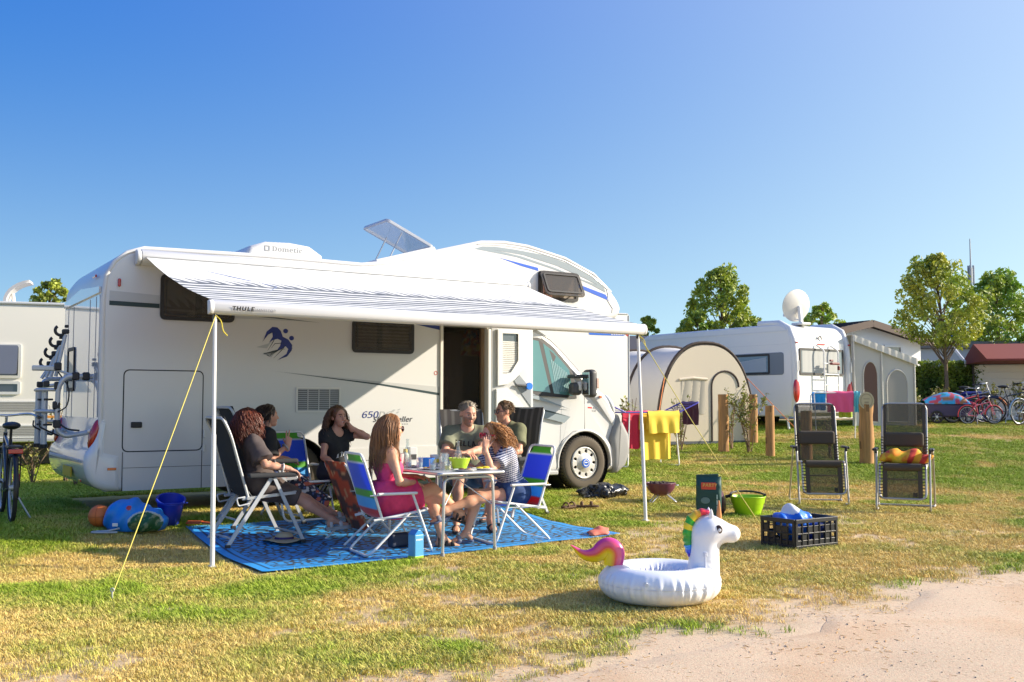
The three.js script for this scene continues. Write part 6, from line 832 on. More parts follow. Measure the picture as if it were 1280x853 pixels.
for (const [lx, lz, a, l] of [[-1.28, 1.38, 0.3, 'brown strap sandal on the grass nearer the rug corner'], [-1.06, 1.42, -0.5, 'brown strap sandal on the grass nearer the black plastic bag']]) { const t = thing('sandal', l, 'sandal', P(lx, lz, 0.012), VAN.turn + a, 'pair of brown sandals on the grass'); obj('sole', ext(shapeOf([[-0.13, 0], [-0.11, 0.035], [0, 0.03], [0.1, 0.045], [0.14, 0], [0.1, -0.04], [-0.1, -0.03]], true), 0.022, 0.004).rotateX(-PI / 2), mat([0.10, 0.055, 0.03], 0.8), t); for (const x of [0.05, -0.06]) obj('strap', new THREE.TorusGeometry(0.04, 0.009, 6, 16, PI).rotateY(PI / 2).scale(1.8, 1, 1).translate(x, 0.02, 0), mat([0.13, 0.07, 0.035], 0.8), t); }
{ // towel on the second recliner
  const t = thing('beach_towel', 'crumpled orange towel with red and yellow stripes on the reclining chair', 'towel', W(4.62, -11.95), -PI / 2 - 0.30); const f = (x, y, z) => smax(ell(x, y, z, [-0.02, 0.60, 0.0], [0.16, 0.095, 0.30]) + 0.05 * (n3(x * 8, y * 9, z * 8) - 0.5) + 0.012 * Math.sin(z * 26 + y * 30), -(y - 0.535 - 0.05 * x), 0.01);
  obj('fabric', nets(f, [-0.24, 0.46, -0.38], [0.24, 0.80, 0.38], 0.011, (x, y, z) => z < -0.03 ? (Math.sin(z * 42 + y * 18) > 0.1 ? [0.62, 0.05, 0.03] : [0.80, 0.36, 0.02]) : y > 0.66 && z > 0.16 ? [0.60, 0.04, 0.04] : n3(x * 12, y * 12, z * 12) > 0.5 ? [0.84, 0.50, 0.02] : [0.80, 0.27, 0.015]), VC, t);
}
// laid table: top at 0.705 over the rug
{
  const TY = 0.706, c = P(-3.68, 2.70), T = (dx, dz) => { const [x, z] = pitchXZ(-3.68 + dx, 2.70 + dz); return [x, c[1] + TY, z]; }, CLEAR = mat([0.92, 0.95, 0.95], 0.02, { transmission: 0.95, ior: 1.45 });
  const bowl = (n, l, p, r, h, col) => { const t = thing(n, l, 'bowl', p); obj('shell', lathe([[0, 0.004], [r * 0.55, 0], [r * 0.62, 0.008], [r * 0.9, h * 0.75], [r, h], [r * 0.96, h], [r * 0.84, h * 0.7], [r * 0.55, 0.014], [0, 0.012]], 30), mat(col, 0.35), t); obj('rim', new THREE.TorusGeometry(r * 0.98, 0.004, 6, 30).rotateX(PI / 2).translate(0, h, 0), mat(col, 0.35), t); return t; };
  const salad = bowl('green_bowl', 'lime green salad bowl on the camp table', T(0.04, 0.28), 0.098, 0.10, [0.42, 0.62, 0.03]); obj('salad', [...Array(26)].map(() => sph(rr(0.012, 0.022), rr(-0.06, 0.06), 0.075 + rr(0, 0.02), rr(-0.06, 0.06), 7, 5)), mat([0.35, 0.33, 0.12], 0.7), salad);
  bowl('blue_bowl', 'bright blue bowl on the camp table', T(-0.08, -0.12), 0.078, 0.085, [0.015, 0.19, 0.68]); bowl('red_bowl', 'red plastic bowl behind the arm of the woman in pink', T(-0.22, -0.50), 0.075, 0.09, [0.62, 0.04, 0.03]);
  const bottle = (l, p, s, col) => { const t = thing('glass_bottle', l, 'bottle', p, 0, 'clear glass bottles on the table'); obj('glass', lathe([[0, 0.003], [0.03, 0], [0.034, 0.008], [0.034, 0.12], [0.030, 0.145], [0.016, 0.18], [0.0135, 0.20], [0.0135, 0.235], [0.016, 0.238], [0.016, 0.25], [0.011, 0.25], [0.011, 0.20], [0.026, 0.14], [0.029, 0.115], [0.029, 0.012], [0, 0.01]].map(q => [q[0] * s, q[1] * s]), 24), CLEAR, t); if (col) obj('water', cyl(0.0285 * s, 0.0285 * s, 0.06 * s, 0, 0.043 * s, 0, 20), mat(col, 0.05, { transmission: 0.8, ior: 1.33 }), t); return t; };
  bottle('clear glass bottle beside the lime green salad bowl', T(0.14, 0.08), 0.98, null); bottle('clear glass bottle behind the bright blue bowl', T(-0.14, -0.38), 1.02, [0.75, 0.8, 0.8]);
  const glass = (l, p, r, h, fill) => { const t = thing('drinking_glass', l, 'glass', p, 0, 'drinking glasses on the table'); obj('glass', lathe([[0, 0.006], [r * 0.8, 0], [r * 0.85, 0.004], [r, h], [r * 0.94, h], [r * 0.8, 0.012], [0, 0.012]], 24), CLEAR, t); obj('drink', cyl(r * 0.87, r * 0.79, h * 0.42, 0, 0.013 + h * 0.21, 0, 20), mat(fill, 0.05, { transmission: 0.6, ior: 1.33 }), t); };
  glass('tall plastic beaker standing beside the lime green bowl', T(-0.15, 0.34), 0.034, 0.155, [0.8, 0.72, 0.7]); glass('short glass of lemonade in front of the tall beaker', T(-0.16, 0.43), 0.031, 0.085, [0.75, 0.72, 0.35]); glass('water glass near the corner of the table', T(-0.24, 0.30), 0.033, 0.10, [0.78, 0.82, 0.84]); glass('water glass between the blue bowl and the tall beaker', T(-0.02, 0.08), 0.032, 0.10, [0.78, 0.82, 0.84]); glass('water glass beside the paper cups', T(-0.20, -0.02), 0.032, 0.105, [0.6, 0.7, 0.82]); glass('water glass left of the blue bowl', T(-0.24, -0.16), 0.031, 0.10, [0.6, 0.7, 0.85]);
  const cup = (l, p, r, h, col, band) => { const t = thing('paper_cup', l, 'cup', p, 0, 'cups on the table'); obj('wall', lathe([[0, 0.004], [r * 0.75, 0], [r, h], [r * 1.03, h], [r * 0.95, h], [r * 0.7, 0.008], [0, 0.008]], 22), mat(col, 0.6), t); if (band) obj('band', cyl(r * 0.93, r * 0.86, h * 0.3, 0, h * 0.5, 0, 22, true).scale(1.02, 1, 1.02), mat(band, 0.6), t); };
  cup('pale pink cup beside the red bowl', T(-0.26, -0.30), 0.040, 0.125, [0.66, 0.48, 0.46]); cup('white paper cup with a yellow band', T(0.06, -0.22), 0.044, 0.11, [0.74, 0.72, 0.68], [0.78, 0.55, 0.03]); cup('white cup with chopped edge behind the beaker', T(0.12, -0.12), 0.035, 0.12, [0.72, 0.72, 0.72]); cup('beige cup with a dark print behind the red bowl', T(-0.20, -0.55), 0.042, 0.14, [0.45, 0.40, 0.33], [0.04, 0.04, 0.04]);
  const plate = (l, p, r, food) => { const t = thing('plate', l, 'plate', p, 0, 'plates with food'); obj('dish', lathe([[0, 0.003], [r * 0.6, 0.0], [r * 0.95, 0.012], [r, 0.014], [r * 0.95, 0.016], [r * 0.6, 0.006], [0, 0.006]], 32), mat([0.68, 0.68, 0.68], 0.3), t); for (const [x, z, s, c2] of food) obj('food', sph(s, 0, 0, 0, 10, 7).scale(1.3, 0.45, 1).translate(x, 0.007 + s * 0.42, z), mat(c2, 0.7), t); };
  plate('dinner plate with browned food at the table corner', T(-0.02, 0.48), 0.105, [[-0.03, 0, 0.022, [0.16, 0.06, 0.03]], [0.02, 0.02, 0.02, [0.20, 0.09, 0.05]], [0.03, -0.03, 0.018, [0.35, 0.2, 0.08]], [-0.02, -0.04, 0.016, [0.12, 0.05, 0.03]]]); plate('plate with a yellow napkin on it before the striped top', T(0.20, 0.42), 0.10, [[0.02, 0.01, 0.03, [0.78, 0.55, 0.02]], [-0.03, 0.03, 0.025, [0.78, 0.58, 0.03]], [0.0, -0.045, 0.015, [0.3, 0.16, 0.06]]]); plate('plate of food between the two bowls', T(-0.18, 0.14), 0.10, [[0, 0.02, 0.022, [0.42, 0.2, 0.08]], [-0.04, 0, 0.018, [0.5, 0.4, 0.12]]]); plate('plate beside the hands of the bearded man', T(0.20, -0.20), 0.10, [[0.02, 0.02, 0.02, [0.3, 0.12, 0.05]]]); plate('plate with leftovers near the blue bowl', T(-0.16, -0.24 + 0.01), 0.07, [[0, 0, 0.016, [0.45, 0.25, 0.1]]]);
  const jar = thing('sauce_bottle', 'white squeeze bottle with a yellow cap standing among the cups', 'bottle', T(-0.10, -0.50)); obj('flask', lathe([[0, 0.002], [0.03, 0], [0.033, 0.01], [0.033, 0.10], [0.02, 0.125], [0, 0.125]], 20), mat([0.62, 0.6, 0.5], 0.4), jar); obj('cap', lathe([[0.021, 0.125], [0.019, 0.155], [0, 0.158]], 18), mat([0.75, 0.48, 0.02], 0.4), jar);
  const cart = thing('milk_carton', 'tall white drinks carton at the back of the table', 'carton', T(-0.02, -0.52), 0.5); obj('box', rbx(0.075, 0.17, 0.075, 0.006, 0, 0.086, 0), mat([0.66, 0.66, 0.62], 0.5), cart); obj('print', rbx(0.06, 0.05, 0.002, 0.0008, 0, 0.08, 0.0385), mat([0.05, 0.05, 0.05], 0.6), cart);
}
// ---------------------------------------------------------------- background: caravans, tents, posts, laundry, houses, plants, bicycles
const norm2 = (x, z) => Math.atan2(-z, x);      // turn that sends +x to (x, z)
function caravanBody(t, L, wd, y0, y1, r, m, side = true) {      // x along the length, z across, near long side at z = 0 and body behind it
  const s = new THREE.Shape(); s.moveTo(0.05, y0); s.lineTo(L - 0.25, y0); s.quadraticCurveTo(L, y0 + 0.05, L + 0.02, y0 + 0.4); s.lineTo(L, y1 - r * 1.6); s.quadraticCurveTo(L - 0.05, y1, L - r * 1.6, y1); s.lineTo(r, y1); s.quadraticCurveTo(0, y1, 0, y1 - r); s.lineTo(0, y0 + 0.1); s.quadraticCurveTo(0, y0, 0.05, y0);
  return obj('body', toCreasedNormals(ext(s, wd, 0.05, { seg: 4, cs: 10 }).translate(0, 0, -wd), R(35)), m, t);
}
{ // caravan with the dish: rear faces the sun, long side in shade. local x runs from the rear corner forward (away), z points out of the long side
  const dir = [-0.596, -0.803], t = thing('caravan', 'white touring caravan with a ladder and a satellite dish on its roof', 'caravan', W(6.39, -23.0), norm2(...dir)); const M = mat([0.66, 0.665, 0.66], 0.4, { clearcoat: 0.2 });
  // the long side that is seen lies at local z = 0 facing +z or -z: width runs to the other side
  const wd = 2.18, g = new THREE.Group(); const Z = z => z;
  const s = new THREE.Shape(); s.moveTo(0.1, 0.32); s.lineTo(4.9, 0.32); s.lineTo(5.2, 0.7); s.lineTo(5.15, 1.9); s.quadraticCurveTo(5.05, 2.42, 4.5, 2.44); s.lineTo(0.45, 2.46); s.quadraticCurveTo(0.06, 2.46, 0.02, 2.05); s.lineTo(0, 0.75); s.quadraticCurveTo(0.02, 0.36, 0.1, 0.32);
  obj('body', toCreasedNormals(ext(s, wd, 0.05, { seg: 4, cs: 12 }).translate(0, 0, 0), R(35)), M, t);
  const out = -1, fl = (pts, d = 0.008) => { const q = ext(pts, d); return q.translate(0, 0, -d + 0.002); };      // on the side at z = 0, facing -z
  obj('window_band', fl(rrShape(0.22, 1.28, 3.6, 1.80, 0.08), 0.010), mat([0.14, 0.17, 0.21], 0.35), t); obj('window_frame', fl(frameShape(0.62, 1.30, 1.95, 1.78, 0.05, 0.05), 0.022), SEAL, t); obj('pane', fl(rrShape(0.66, 1.34, 1.91, 1.74, 0.03), 0.016), mat([0.10, 0.15, 0.22], 0.05, { clearcoat: 1 }), t);
  obj('curtain', gridGeo(40, 1, (u, v) => [lerp(0.72, 1.80, u), lerp(1.36, 1.70 - 0.12 * u, v), -0.0165 - 0.003 * Math.abs(Math.sin(u * 30))]), mat([0.30, 0.36, 0.42], 0.9), t);
  obj('side_trim', [fl(rrShape(0.10, 2.28, 4.9, 2.31, 0.01), 0.012), fl(rrShape(0.10, 1.98, 4.9, 1.995, 0.005), 0.006)], mat([0.6, 0.61, 0.62], 0.4), t);
  // rear face at x = 0, looking along -x
  const rf = (pts, d = 0.01) => ext(pts, d).rotateY(-PI / 2).translate(0.004, 0, 0);      // shape (z, y)
  for (const z of [0.10, wd - 0.10]) { const k = obj('corner_moulding', polyTube([[0.03, 0.55, z], [-0.02, 1.0, z], [-0.01, 1.7, z], [0.03, 2.08, z], [0.14, 2.34, z], [0.4, 2.475, z], [1.0, 2.485, z]].map(p => V3(...p)), 0.085, 10), M, t); }
  obj('rear_recess', rf(rrShape(0.22, 0.7, wd - 0.22, 2.05, 0.05), 0.008), mat([0.80, 0.80, 0.78], 0.4), t); obj('rear_window_frame', rf(frameShape(0.26, 1.28, wd - 0.26, 1.90, 0.05, 0.05), 0.035), SEAL, t); obj('rear_pane', rf(rrShape(0.30, 1.32, wd - 0.30, 1.86, 0.03), 0.022), mat([0.16, 0.19, 0.21], 0.04, { clearcoat: 1 }), t); obj('rear_curtain', gridGeo(40, 1, (u, v) => [-0.0195 - 0.003 * Math.abs(Math.sin(u * 22)), lerp(1.34, 1.84, v), lerp(0.36, wd - 0.5, u)]), mat([0.42, 0.43, 0.42], 0.9), t);
  obj('logo', [rf([[0.95, 2.10], [1.02, 2.22], [1.10, 2.22], [1.16, 2.10], [1.10, 2.12], [1.05, 2.18], [1.0, 2.12]], 0.012)], mat([0.12, 0.12, 0.13], 0.5), t); obj('brake_lamp', rf(rrShape(0.95, 1.99, 1.22, 2.02, 0.008), 0.02), REDLENS, t); for (const z of [0.10, wd - 0.10]) obj('marker_lamp', rbx(0.03, 0.035, 0.07, 0.008, -0.075, 2.02, z), REDLENS, t);
  for (const z of [0.08, wd - 0.08]) obj('tail_lamp', [sph(1, 0, 0, 0, 18, 12).scale(0.06, 0.28, 0.10).translate(-0.06, 0.92, z)], REDLENS, t); obj('grab_handle', [bar([-0.12, 1.36, 0.10], [-0.12, 1.60, 0.10], 0.014), bar([-0.12, 1.36, wd - 0.10], [-0.12, 1.60, wd - 0.10], 0.014)], PLASTIC, t);
  const lad = obj('ladder', [bent([[-0.02, 0.78, 0.98], [-0.16, 0.85, 0.98], [-0.16, 1.86, 0.98], [-0.03, 1.98, 0.86]], 0.018, 0.06), bent([[-0.02, 0.78, 1.52], [-0.16, 0.85, 1.52], [-0.16, 1.86, 1.52], [-0.03, 1.98, 1.40]], 0.018, 0.06)], WTUBE, t); for (const y of [1.05, 1.30, 1.55]) obj('rung', bar([-0.16, y, 0.98], [-0.16, y, 1.52], 0.014), WTUBE, lad);
  obj('bike_clamp', [rbx(0.08, 0.06, 0.3, 0.02, -0.22, 1.55, 1.3), rbx(0.06, 0.10, 0.06, 0.02, -0.22, 1.45, 1.45), rbx(0.05, 0.05, 0.12, 0.02, -0.2, 1.62, 1.2)], mat([0.16, 0.03, 0.03], 0.5), t);
  obj('bumper', rbx(0.12, 0.20, wd - 0.1, 0.05, -0.04, 0.48, wd / 2), mat([0.58, 0.58, 0.58], 0.5), t); obj('wheel', cyl(0.33, 0.33, 0.2, 0, 0, 0, 28).rotateX(PI / 2).translate(2.4, 0.33, 0.14), RUBBER, t); obj('wheel', cyl(0.33, 0.33, 0.2, 0, 0, 0, 28).rotateX(PI / 2).translate(2.4, 0.33, wd - 0.14), RUBBER, t); obj('support', [bar([0.3, 0, 0.25], [0.35, 0.35, 0.25], 0.03), bar([0.3, 0, wd - 0.25], [0.35, 0.35, wd - 0.25], 0.03), bar([4.6, 0, 0.3], [4.5, 0.35, 0.3], 0.03)], ALU, t);
  const d = thing('satellite_dish', 'pale round satellite dish on a bracket above the caravan roof', 'satellite dish', (() => { const p = W(6.39, -23.0); return [6.39 + 0.45 - 0.05, p[1] + 2.46, -23.0 - 0.72]; })(), R(120)); const dm = mat([0.62, 0.60, 0.56], 0.5);
  obj('reflector', lathe([[0, 0], [0.14, 0.012], [0.28, 0.05], [0.38, 0.095], [0.385, 0.10], [0.375, 0.105], [0.27, 0.062], [0.14, 0.024], [0, 0.012]], 40).scale(1, 1, 1.15).rotateZ(-PI / 2 + 0.18).translate(0.0, 0.46, 0), dm, d); obj('bracket', [rbx(0.08, 0.42, 0.10, 0.03, -0.06, 0.25, 0).rotateZ(-0.12), rbx(0.35, 0.06, 0.3, 0.02, -0.05, 0.03, 0)], PLASTIC, d); obj('feed_arm', [bar([-0.02, 0.12, 0], [0.42, 0.24, 0], 0.018), rbx(0.12, 0.09, 0.09, 0.03, 0.44, 0.28, 0)], PLASTIC, d);
}
{ // tunnel tent
  const ax = [-0.35, -0.937], t = thing('tunnel_tent', 'cream and grey tunnel tent with dark arched poles behind the yellow towels', 'tent', W(3.93, -20.4), norm2(...ax)), CANVAS = mat([0.72, 0.64, 0.51], 0.85, { transmission: 0.2 }), GREYC = mat([0.56, 0.54, 0.50], 0.85, { transmission: 0.12 }), PALE = mat([0.78, 0.74, 0.66], 0.85, { transmission: 0.12 }), W2 = 1.12, HT = 2.02;
  const arc = (v, k = 1) => { const a = v * PI; return [Math.sign(Math.cos(a)) * Math.abs(Math.cos(a)) ** 0.82 * W2 * k, Math.sin(a) ** 0.86 * HT * k]; };
  const seg = (x0, x1, h0, h1, m, name) => obj(name, gridGeo(10, 44, (u, v) => { const h = lerp(h0, h1, u), sag = 1 - 0.04 * Math.sin(u * PI), [z, y] = arc(v, h * sag); return [lerp(x0, x1, u), y + 0.01 * n2(u * 9, v * 30, 3), z]; }), m, t);
  seg(0.0, 1.5, 1, 1.0, GREYC, 'canopy'); seg(1.5, 3.0, 1.0, 1.0, GREYC, 'canopy'); seg(3.0, 4.0, 1.0, 0.6, GREYC, 'canopy');
  for (const x of [0, 1.5, 3.0]) obj('pole_sleeve', polyTube([...Array(33)].map((_, i) => { const [z, y] = arc(i / 32, 1.012); return V3(x, y, z); }), 0.032, 8), mat([0.05, 0.035, 0.03], 0.8), t);
  // front wall: panels with a window and an arched door
  const half = [...Array(41)].map((_, i) => { const [z, y] = arc(i / 40, 0.985); return [z, y]; }), out = [...half].reverse(), face = (pts, d = 0.006, x = 0) => ext(pts, d).rotateY(-PI / 2).translate(x, 0, 0);
  obj('front_rim', face((() => { const s = shapeOf(out); s.holes.push(new THREE.Path([...Array(41)].map((_, i) => { const [z, y] = arc(i / 40, 0.86); return new THREE.Vector2(z, y); }))); return s; })(), 0.006, -0.03), CANVAS, t);
  obj('front_panel', face([...Array(41)].map((_, i) => arc(i / 40, 0.88)).reverse(), 0.005, -0.016), PALE, t);
  const flip = (n, g, m) => { g = clean(g).scale(1, 1, -1); for (const a of Object.values(g.attributes)) for (let i = 0; i < a.count; i += 3) for (let k = 0; k < a.itemSize; k++) { const q = a.array[(i + 1) * a.itemSize + k]; a.array[(i + 1) * a.itemSize + k] = a.array[(i + 2) * a.itemSize + k]; a.array[(i + 2) * a.itemSize + k] = q; } g.computeVertexNormals(); return obj(n, g, m, t); };
  flip('front_panel_beige', face([[-0.02, 1.72], [-0.02, 0.0], [-0.62, 0.0], [-0.62, 1.30], [-0.35, 1.62]].map(p => [p[0] * -1 * -1, p[1]]), 0.003, -0.0245), CANVAS);
  flip('window_screen', face([[0.02, 1.30], [0.02, 0.62], [0.62, 0.62], [0.60, 1.26], [0.32, 1.32]], 0.004, -0.026), mat([0.30, 0.275, 0.23], 0.9));
  flip('window_curtain', gridGeo(30, 8, (u, v) => [-0.034 - 0.010 * Math.abs(Math.sin(u * 9 + v * 1.5)), lerp(0.60, 1.28, v), lerp(0.06, 0.58, u) * (1 - 0.1 * (1 - v) * Math.sin(u * 5))]), mat([0.40, 0.37, 0.31], 0.9));
  flip('window_flap', polyTube([[-0.035, 1.29, 0.64], [-0.045, 1.325, 0.33], [-0.035, 1.30, 0.0]].map(p => V3(...p)), 0.028, 8), CANVAS);
  flip('door_arch', polyTube([...Array(26)].map((_, i) => { const a = i / 25; const q = lerp(0, PI, clamp((a - 0.45) / 0.55)); return a < 0.45 ? V3(-0.035, lerp(0.05, 1.15, a / 0.45), -0.10) : V3(-0.035, 1.15 + 0.32 * Math.sin(q), -0.10 - 0.32 * (1 - Math.cos(q))); }), 0.022, 7), mat([0.05, 0.035, 0.03], 0.8));
  obj('mud_skirt', face([[-0.98, 0], [0.98, 0], [0.98, 0.06], [-0.98, 0.06]], 0.004, -0.034), mat([0.10, 0.11, 0.13], 0.8), t);
  for (const s of [-1, 1]) obj('guy_line', bar([0, 1.35, s * 0.95], [-1.0, 0.02, s * 1.75], 0.008, 5), mat([0.75, 0.25, 0.08], 0.8), t);
}
{ // big white caravan close behind the motorhome's nose
  const d = [-0.9, 0.436], t = thing('caravan', 'white caravan with a blue name strip close behind the motorhome', 'caravan', W(2.16, -18.5), norm2(...d)), M = mat([0.76, 0.74, 0.69], 0.4);      // x along the end wall to the left, body lies behind at -z... z points away
  obj('body', toCreasedNormals(ext(rrShape(0, 0.35, 2.35, 2.62, 0.06), 5.6, 0.03, { seg: 3 }).translate(0, 0, 0), R(35)), M, t);
  const f = (g) => g.rotateY(PI).translate(0, 0, -0.001); obj('name_strip', ext(rrShape(0.10, 2.195, 0.86, 2.27, 0.03), 0.006).translate(0, 0, -0.004), mat([0.02, 0.14, 0.62], 0.4), t);
  obj('lettering', lettering('DeLuxe', 0.05, 0.2, 'sans', 1.2).rotateY(PI).translate(0.40, 2.208, -0.004), mat([0.78, 0.78, 0.8], 0.5), t); obj('logo', ext([[0.0, 2.19], [0.02, 2.26], [0.085, 2.26], [0.085, 2.22], [0.04, 2.19]], 0.004).translate(-0.005 + 0.005, 0, -0.003), mat([0.6, 0.04, 0.04], 0.4), t);
  obj('edge_trim', [bar([0.012, 0.4, 0.0], [0.012, 2.58, 0.0], 0.012), bar([0.03, 2.6, 0.0], [2.3, 2.6, 0.0], 0.014)], mat([0.55, 0.55, 0.55], 0.4), t); obj('wheel', cyl(0.32, 0.32, 0.2, 0.3, 0, 0, 24).rotateZ(PI / 2).translate(0.15, 0.32, 2.8), RUBBER, t); obj('support', [bar([0.2, 0, 0.2], [0.2, 0.4, 0.2], 0.03), bar([2.1, 0, 0.2], [2.1, 0.4, 0.2], 0.03)], ALU, t);
}
{ // caravan beyond the motorhome's tail
  const d = [-0.94, 0.34], o = [-6.6, -17.4], t = thing('caravan', 'cream static caravan with louvred vents behind the bike carrier', 'caravan', W(...o), norm2(...d)), M = mat([0.74, 0.71, 0.64], 0.45);
  obj('body', toCreasedNormals(ext(rrShape(0, 0.42, 6, 2.70, 0.06), 2.3, 0.04, { seg: 3 }), R(35)), M, t); obj('roof_edge', [rbx(6.04, 0.05, 2.36, 0.02, 3, 2.71, 1.15)], mat([0.52, 0.53, 0.54], 0.4), t);
  const fc = (sh, dd) => ext(sh, dd).translate(0, 0, -dd + 0.002);
  const win = (x0, y0, x1, y1) => { const w = obj('window', fc(frameShape(x0, y0, x1, y1, 0.04, 0.045), 0.03), mat([0.62, 0.62, 0.6], 0.5), t); obj('pane', fc(rrShape(x0 + 0.03, y0 + 0.03, x1 - 0.03, y1 - 0.03, 0.02), 0.012), mat([0.045, 0.05, 0.07], 0.05, { clearcoat: 1 }), w); return w; };
  win(1.70, 1.45, 2.75, 2.02); const flap = win(1.70, 1.18, 2.75, 1.40); obj('open_pane', ext(rrShape(0, 0, 0.95, 0.5, 0.03), 0.012).rotateX(0.28).translate(1.75, 1.52, -0.17), mat([0.30, 0.33, 0.4], 0.06, { transmission: 0.6 }), flap);
  for (const [x0, y0, x1, y1] of [[1.38, 0.86, 2.6, 1.08], [1.38, 0.46, 2.6, 0.68]]) { const v = obj('vent', fc(frameShape(x0, y0, x1, y1, 0.01, 0.025), 0.02), PLASTIC, t); for (let k = 0; k < 6; k++) obj('slat', rbx(x1 - x0 - 0.05, 0.022, 0.012, 0.004, (x0 + x1) / 2, y0 + 0.04 + k * 0.028, -0.008, 1), mat([0.36, 0.35, 0.32], 0.6), v); }
  obj('stripe', [fc(rrShape(0.3, 0.70, 1.3, 0.745, 0.01), 0.006), fc(rrShape(0.3, 0.79, 1.3, 0.83, 0.01), 0.006)], mat([0.78, 0.32, 0.05], 0.5), t); obj('skirting', bx(5.8, 0.36, 0.04, 3, 0.20, 0.25), mat([0.07, 0.055, 0.035], 0.9), t); obj('base_rail', rbx(6, 0.05, 0.05, 0.01, 3, 0.42, 0.0), mat([0.4, 0.4, 0.38], 0.5), t);
  const p = W(...o), x = 2.15, dsh = thing('satellite_dish', 'tilted flat aerial standing on the cream static caravan roof', 'satellite dish', [o[0] + d[0] * x - 0.15, p[1] + 2.735, o[1] + d[1] * x - 0.9], 0.3); obj('panel', thick(14, 8, (u, v) => { const a = lerp(-0.2, 1.35, v); return [0.30 - 0.52 * Math.cos(a) + 0.12, 0.06 + 0.40 * Math.sin(a), (u - 0.5) * 0.42]; }, 0.05), mat([0.46, 0.45, 0.44], 0.5), dsh); obj('bracket', [bar([0.05, 0, 0], [0.02, 0.22, 0], 0.03), rbx(0.9, 0.05, 0.4, 0.02, 0.35, 0.025, 0)], PLASTIC, dsh);
}
{ // awning tent on the caravan's sunny side
  const t = thing('caravan_awning', 'grey and cream caravan awning tent with brown gauze windows', 'tent', W(8.75, -24.3), R(8)), C = mat([0.54, 0.52, 0.47], 0.85), LT = mat([0.68, 0.65, 0.58], 0.85), GZ = mat([0.15, 0.085, 0.065], 0.85); const w = 1.0;
  obj('roof', thick(14, 8, (u, v) => [lerp(-0.6, w + 0.05, u), lerp(2.2, 1.62, u) - 0.03 * Math.sin(v * PI) * Math.sin(u * PI), lerp(0.1, -2.4, v)], 0.01), LT, t); obj('valance', thick(30, 2, (u, v) => [lerp(-0.6, w + 0.05, u), lerp(2.2, 1.62, u) - 0.16 * v, 0.11 + 0.01 * Math.sin(u * 60)], 0.006), LT, t);
  obj('front_wall', ext([[-0.6, 0], [w, 0], [w, 1.60], [-0.6, 2.16]], 0.01).translate(0, 0, 0.02), C, t); obj('side_wall', bx(0.012, 1.6, 2.4, w + 0.006, 0.80, -1.2), C, t);
  const arch = (x0, x1, y1, m, z, nm, fr) => { const a = [[x0, 0.1], [x1, 0.1]]; for (let i = 0; i <= 14; i++) { const q = i / 14 * PI; a.push([(x0 + x1) / 2 + (x1 - x0) / 2 * Math.cos(q), y1 - 0.35 + 0.35 * Math.sin(q)]); } obj(nm, ext(a, 0.008).translate(0, 0, z), m, t); obj('window_border', polyTube([...a, a[0]].map(p => V3(p[0], p[1], z + 0.006)), 0.018, 7), C, t); };
  arch(-0.32, 0.05, 1.55, GZ, 0.034, 'gauze_window'); arch(0.28, 0.82, 1.35, mat([0.35, 0.33, 0.30], 0.85), 0.034, 'gauze_window'); for (const x of [-0.55, 0.16, w]) obj('pole', bar([x, 0, 0.05], [x, lerp(2.18, 1.62, (x + 0.6) / 1.6), 0.05], 0.02), LT, t);
}
// wooden posts
const WOOD = (() => { const tx = dataTex(128, (u, v, i, j) => { const a = 0.62 + 0.30 * fbm(u * 26, v * 3, 3, 11) - (h2(i >> 3, j >> 4, 3) > 0.95 ? 0.2 : 0); return [a, a * 0.80, a * 0.56]; }, true); return mat([0.72, 0.62, 0.52], 0.9, { map: tx }); })();
const postSpots = [[4.01, -19.17, 1.08, 0.10, 'thick round wooden post in front of the tunnel tent door'], [4.71, -18.46, 0.92, 0.085, 'shorter round wooden post beside the leafy sapling'], [4.92, -20.6, 0.98, 0.09, 'wooden post half hidden by the leafy sapling'], [5.24, -17.99, 0.86, 0.10, 'wooden post seen through the mesh of the empty reclining chair'], [6.10, -17.41, 1.02, 0.125, 'gnarled wooden post carrying a round number plate']];
for (const [x, z, h, r, l] of postSpots) { const t = thing('wooden_post', l, 'post', W(x, z), rr(0, 3), 'wooden posts along the border'); obj('shaft', gridGeo(20, 10, (u, v) => { const a = u * 2 * PI, k = r * (1 + 0.08 * (n2(Math.cos(a) * 2 + 5, v * 5 + x, 3) - 0.5) * (r > 0.12 ? 3 : 1)) * (1 - 0.06 * v); return [k * Math.cos(a), v * h, -k * Math.sin(a)]; }), WOOD, t); obj('top_face', cyl(r * 0.95, r * 0.95, 0.012, 0, h, 0, 20), mat([0.48, 0.36, 0.22], 0.9), t);
  if (r > 0.12) { const s = thing('number_plate_sign', 'round wooden number plate on the gnarled post', 'sign', add(W(x, z), [-0.02, h + 0.06, 0.10]), -0.15); obj('disc', cyl(0.125, 0.125, 0.02, 0, 0, 0, 28).rotateX(PI / 2).scale(1, 1.2, 1), mat([0.55, 0.45, 0.28], 0.8), s); obj('carving', [new THREE.TorusGeometry(0.095, 0.005, 6, 30).scale(1, 1.2, 1).translate(0, 0, 0.011), rbx(0.10, 0.014, 0.004, 0.001, 0, 0.03, 0.011), rbx(0.07, 0.03, 0.004, 0.001, 0, -0.03, 0.011)], mat([0.36, 0.28, 0.17], 0.7), s); obj('bracket', bx(0.03, 0.2, 0.06, 0, -0.06, -0.035), mat([0.3, 0.24, 0.16], 0.8), s); } }
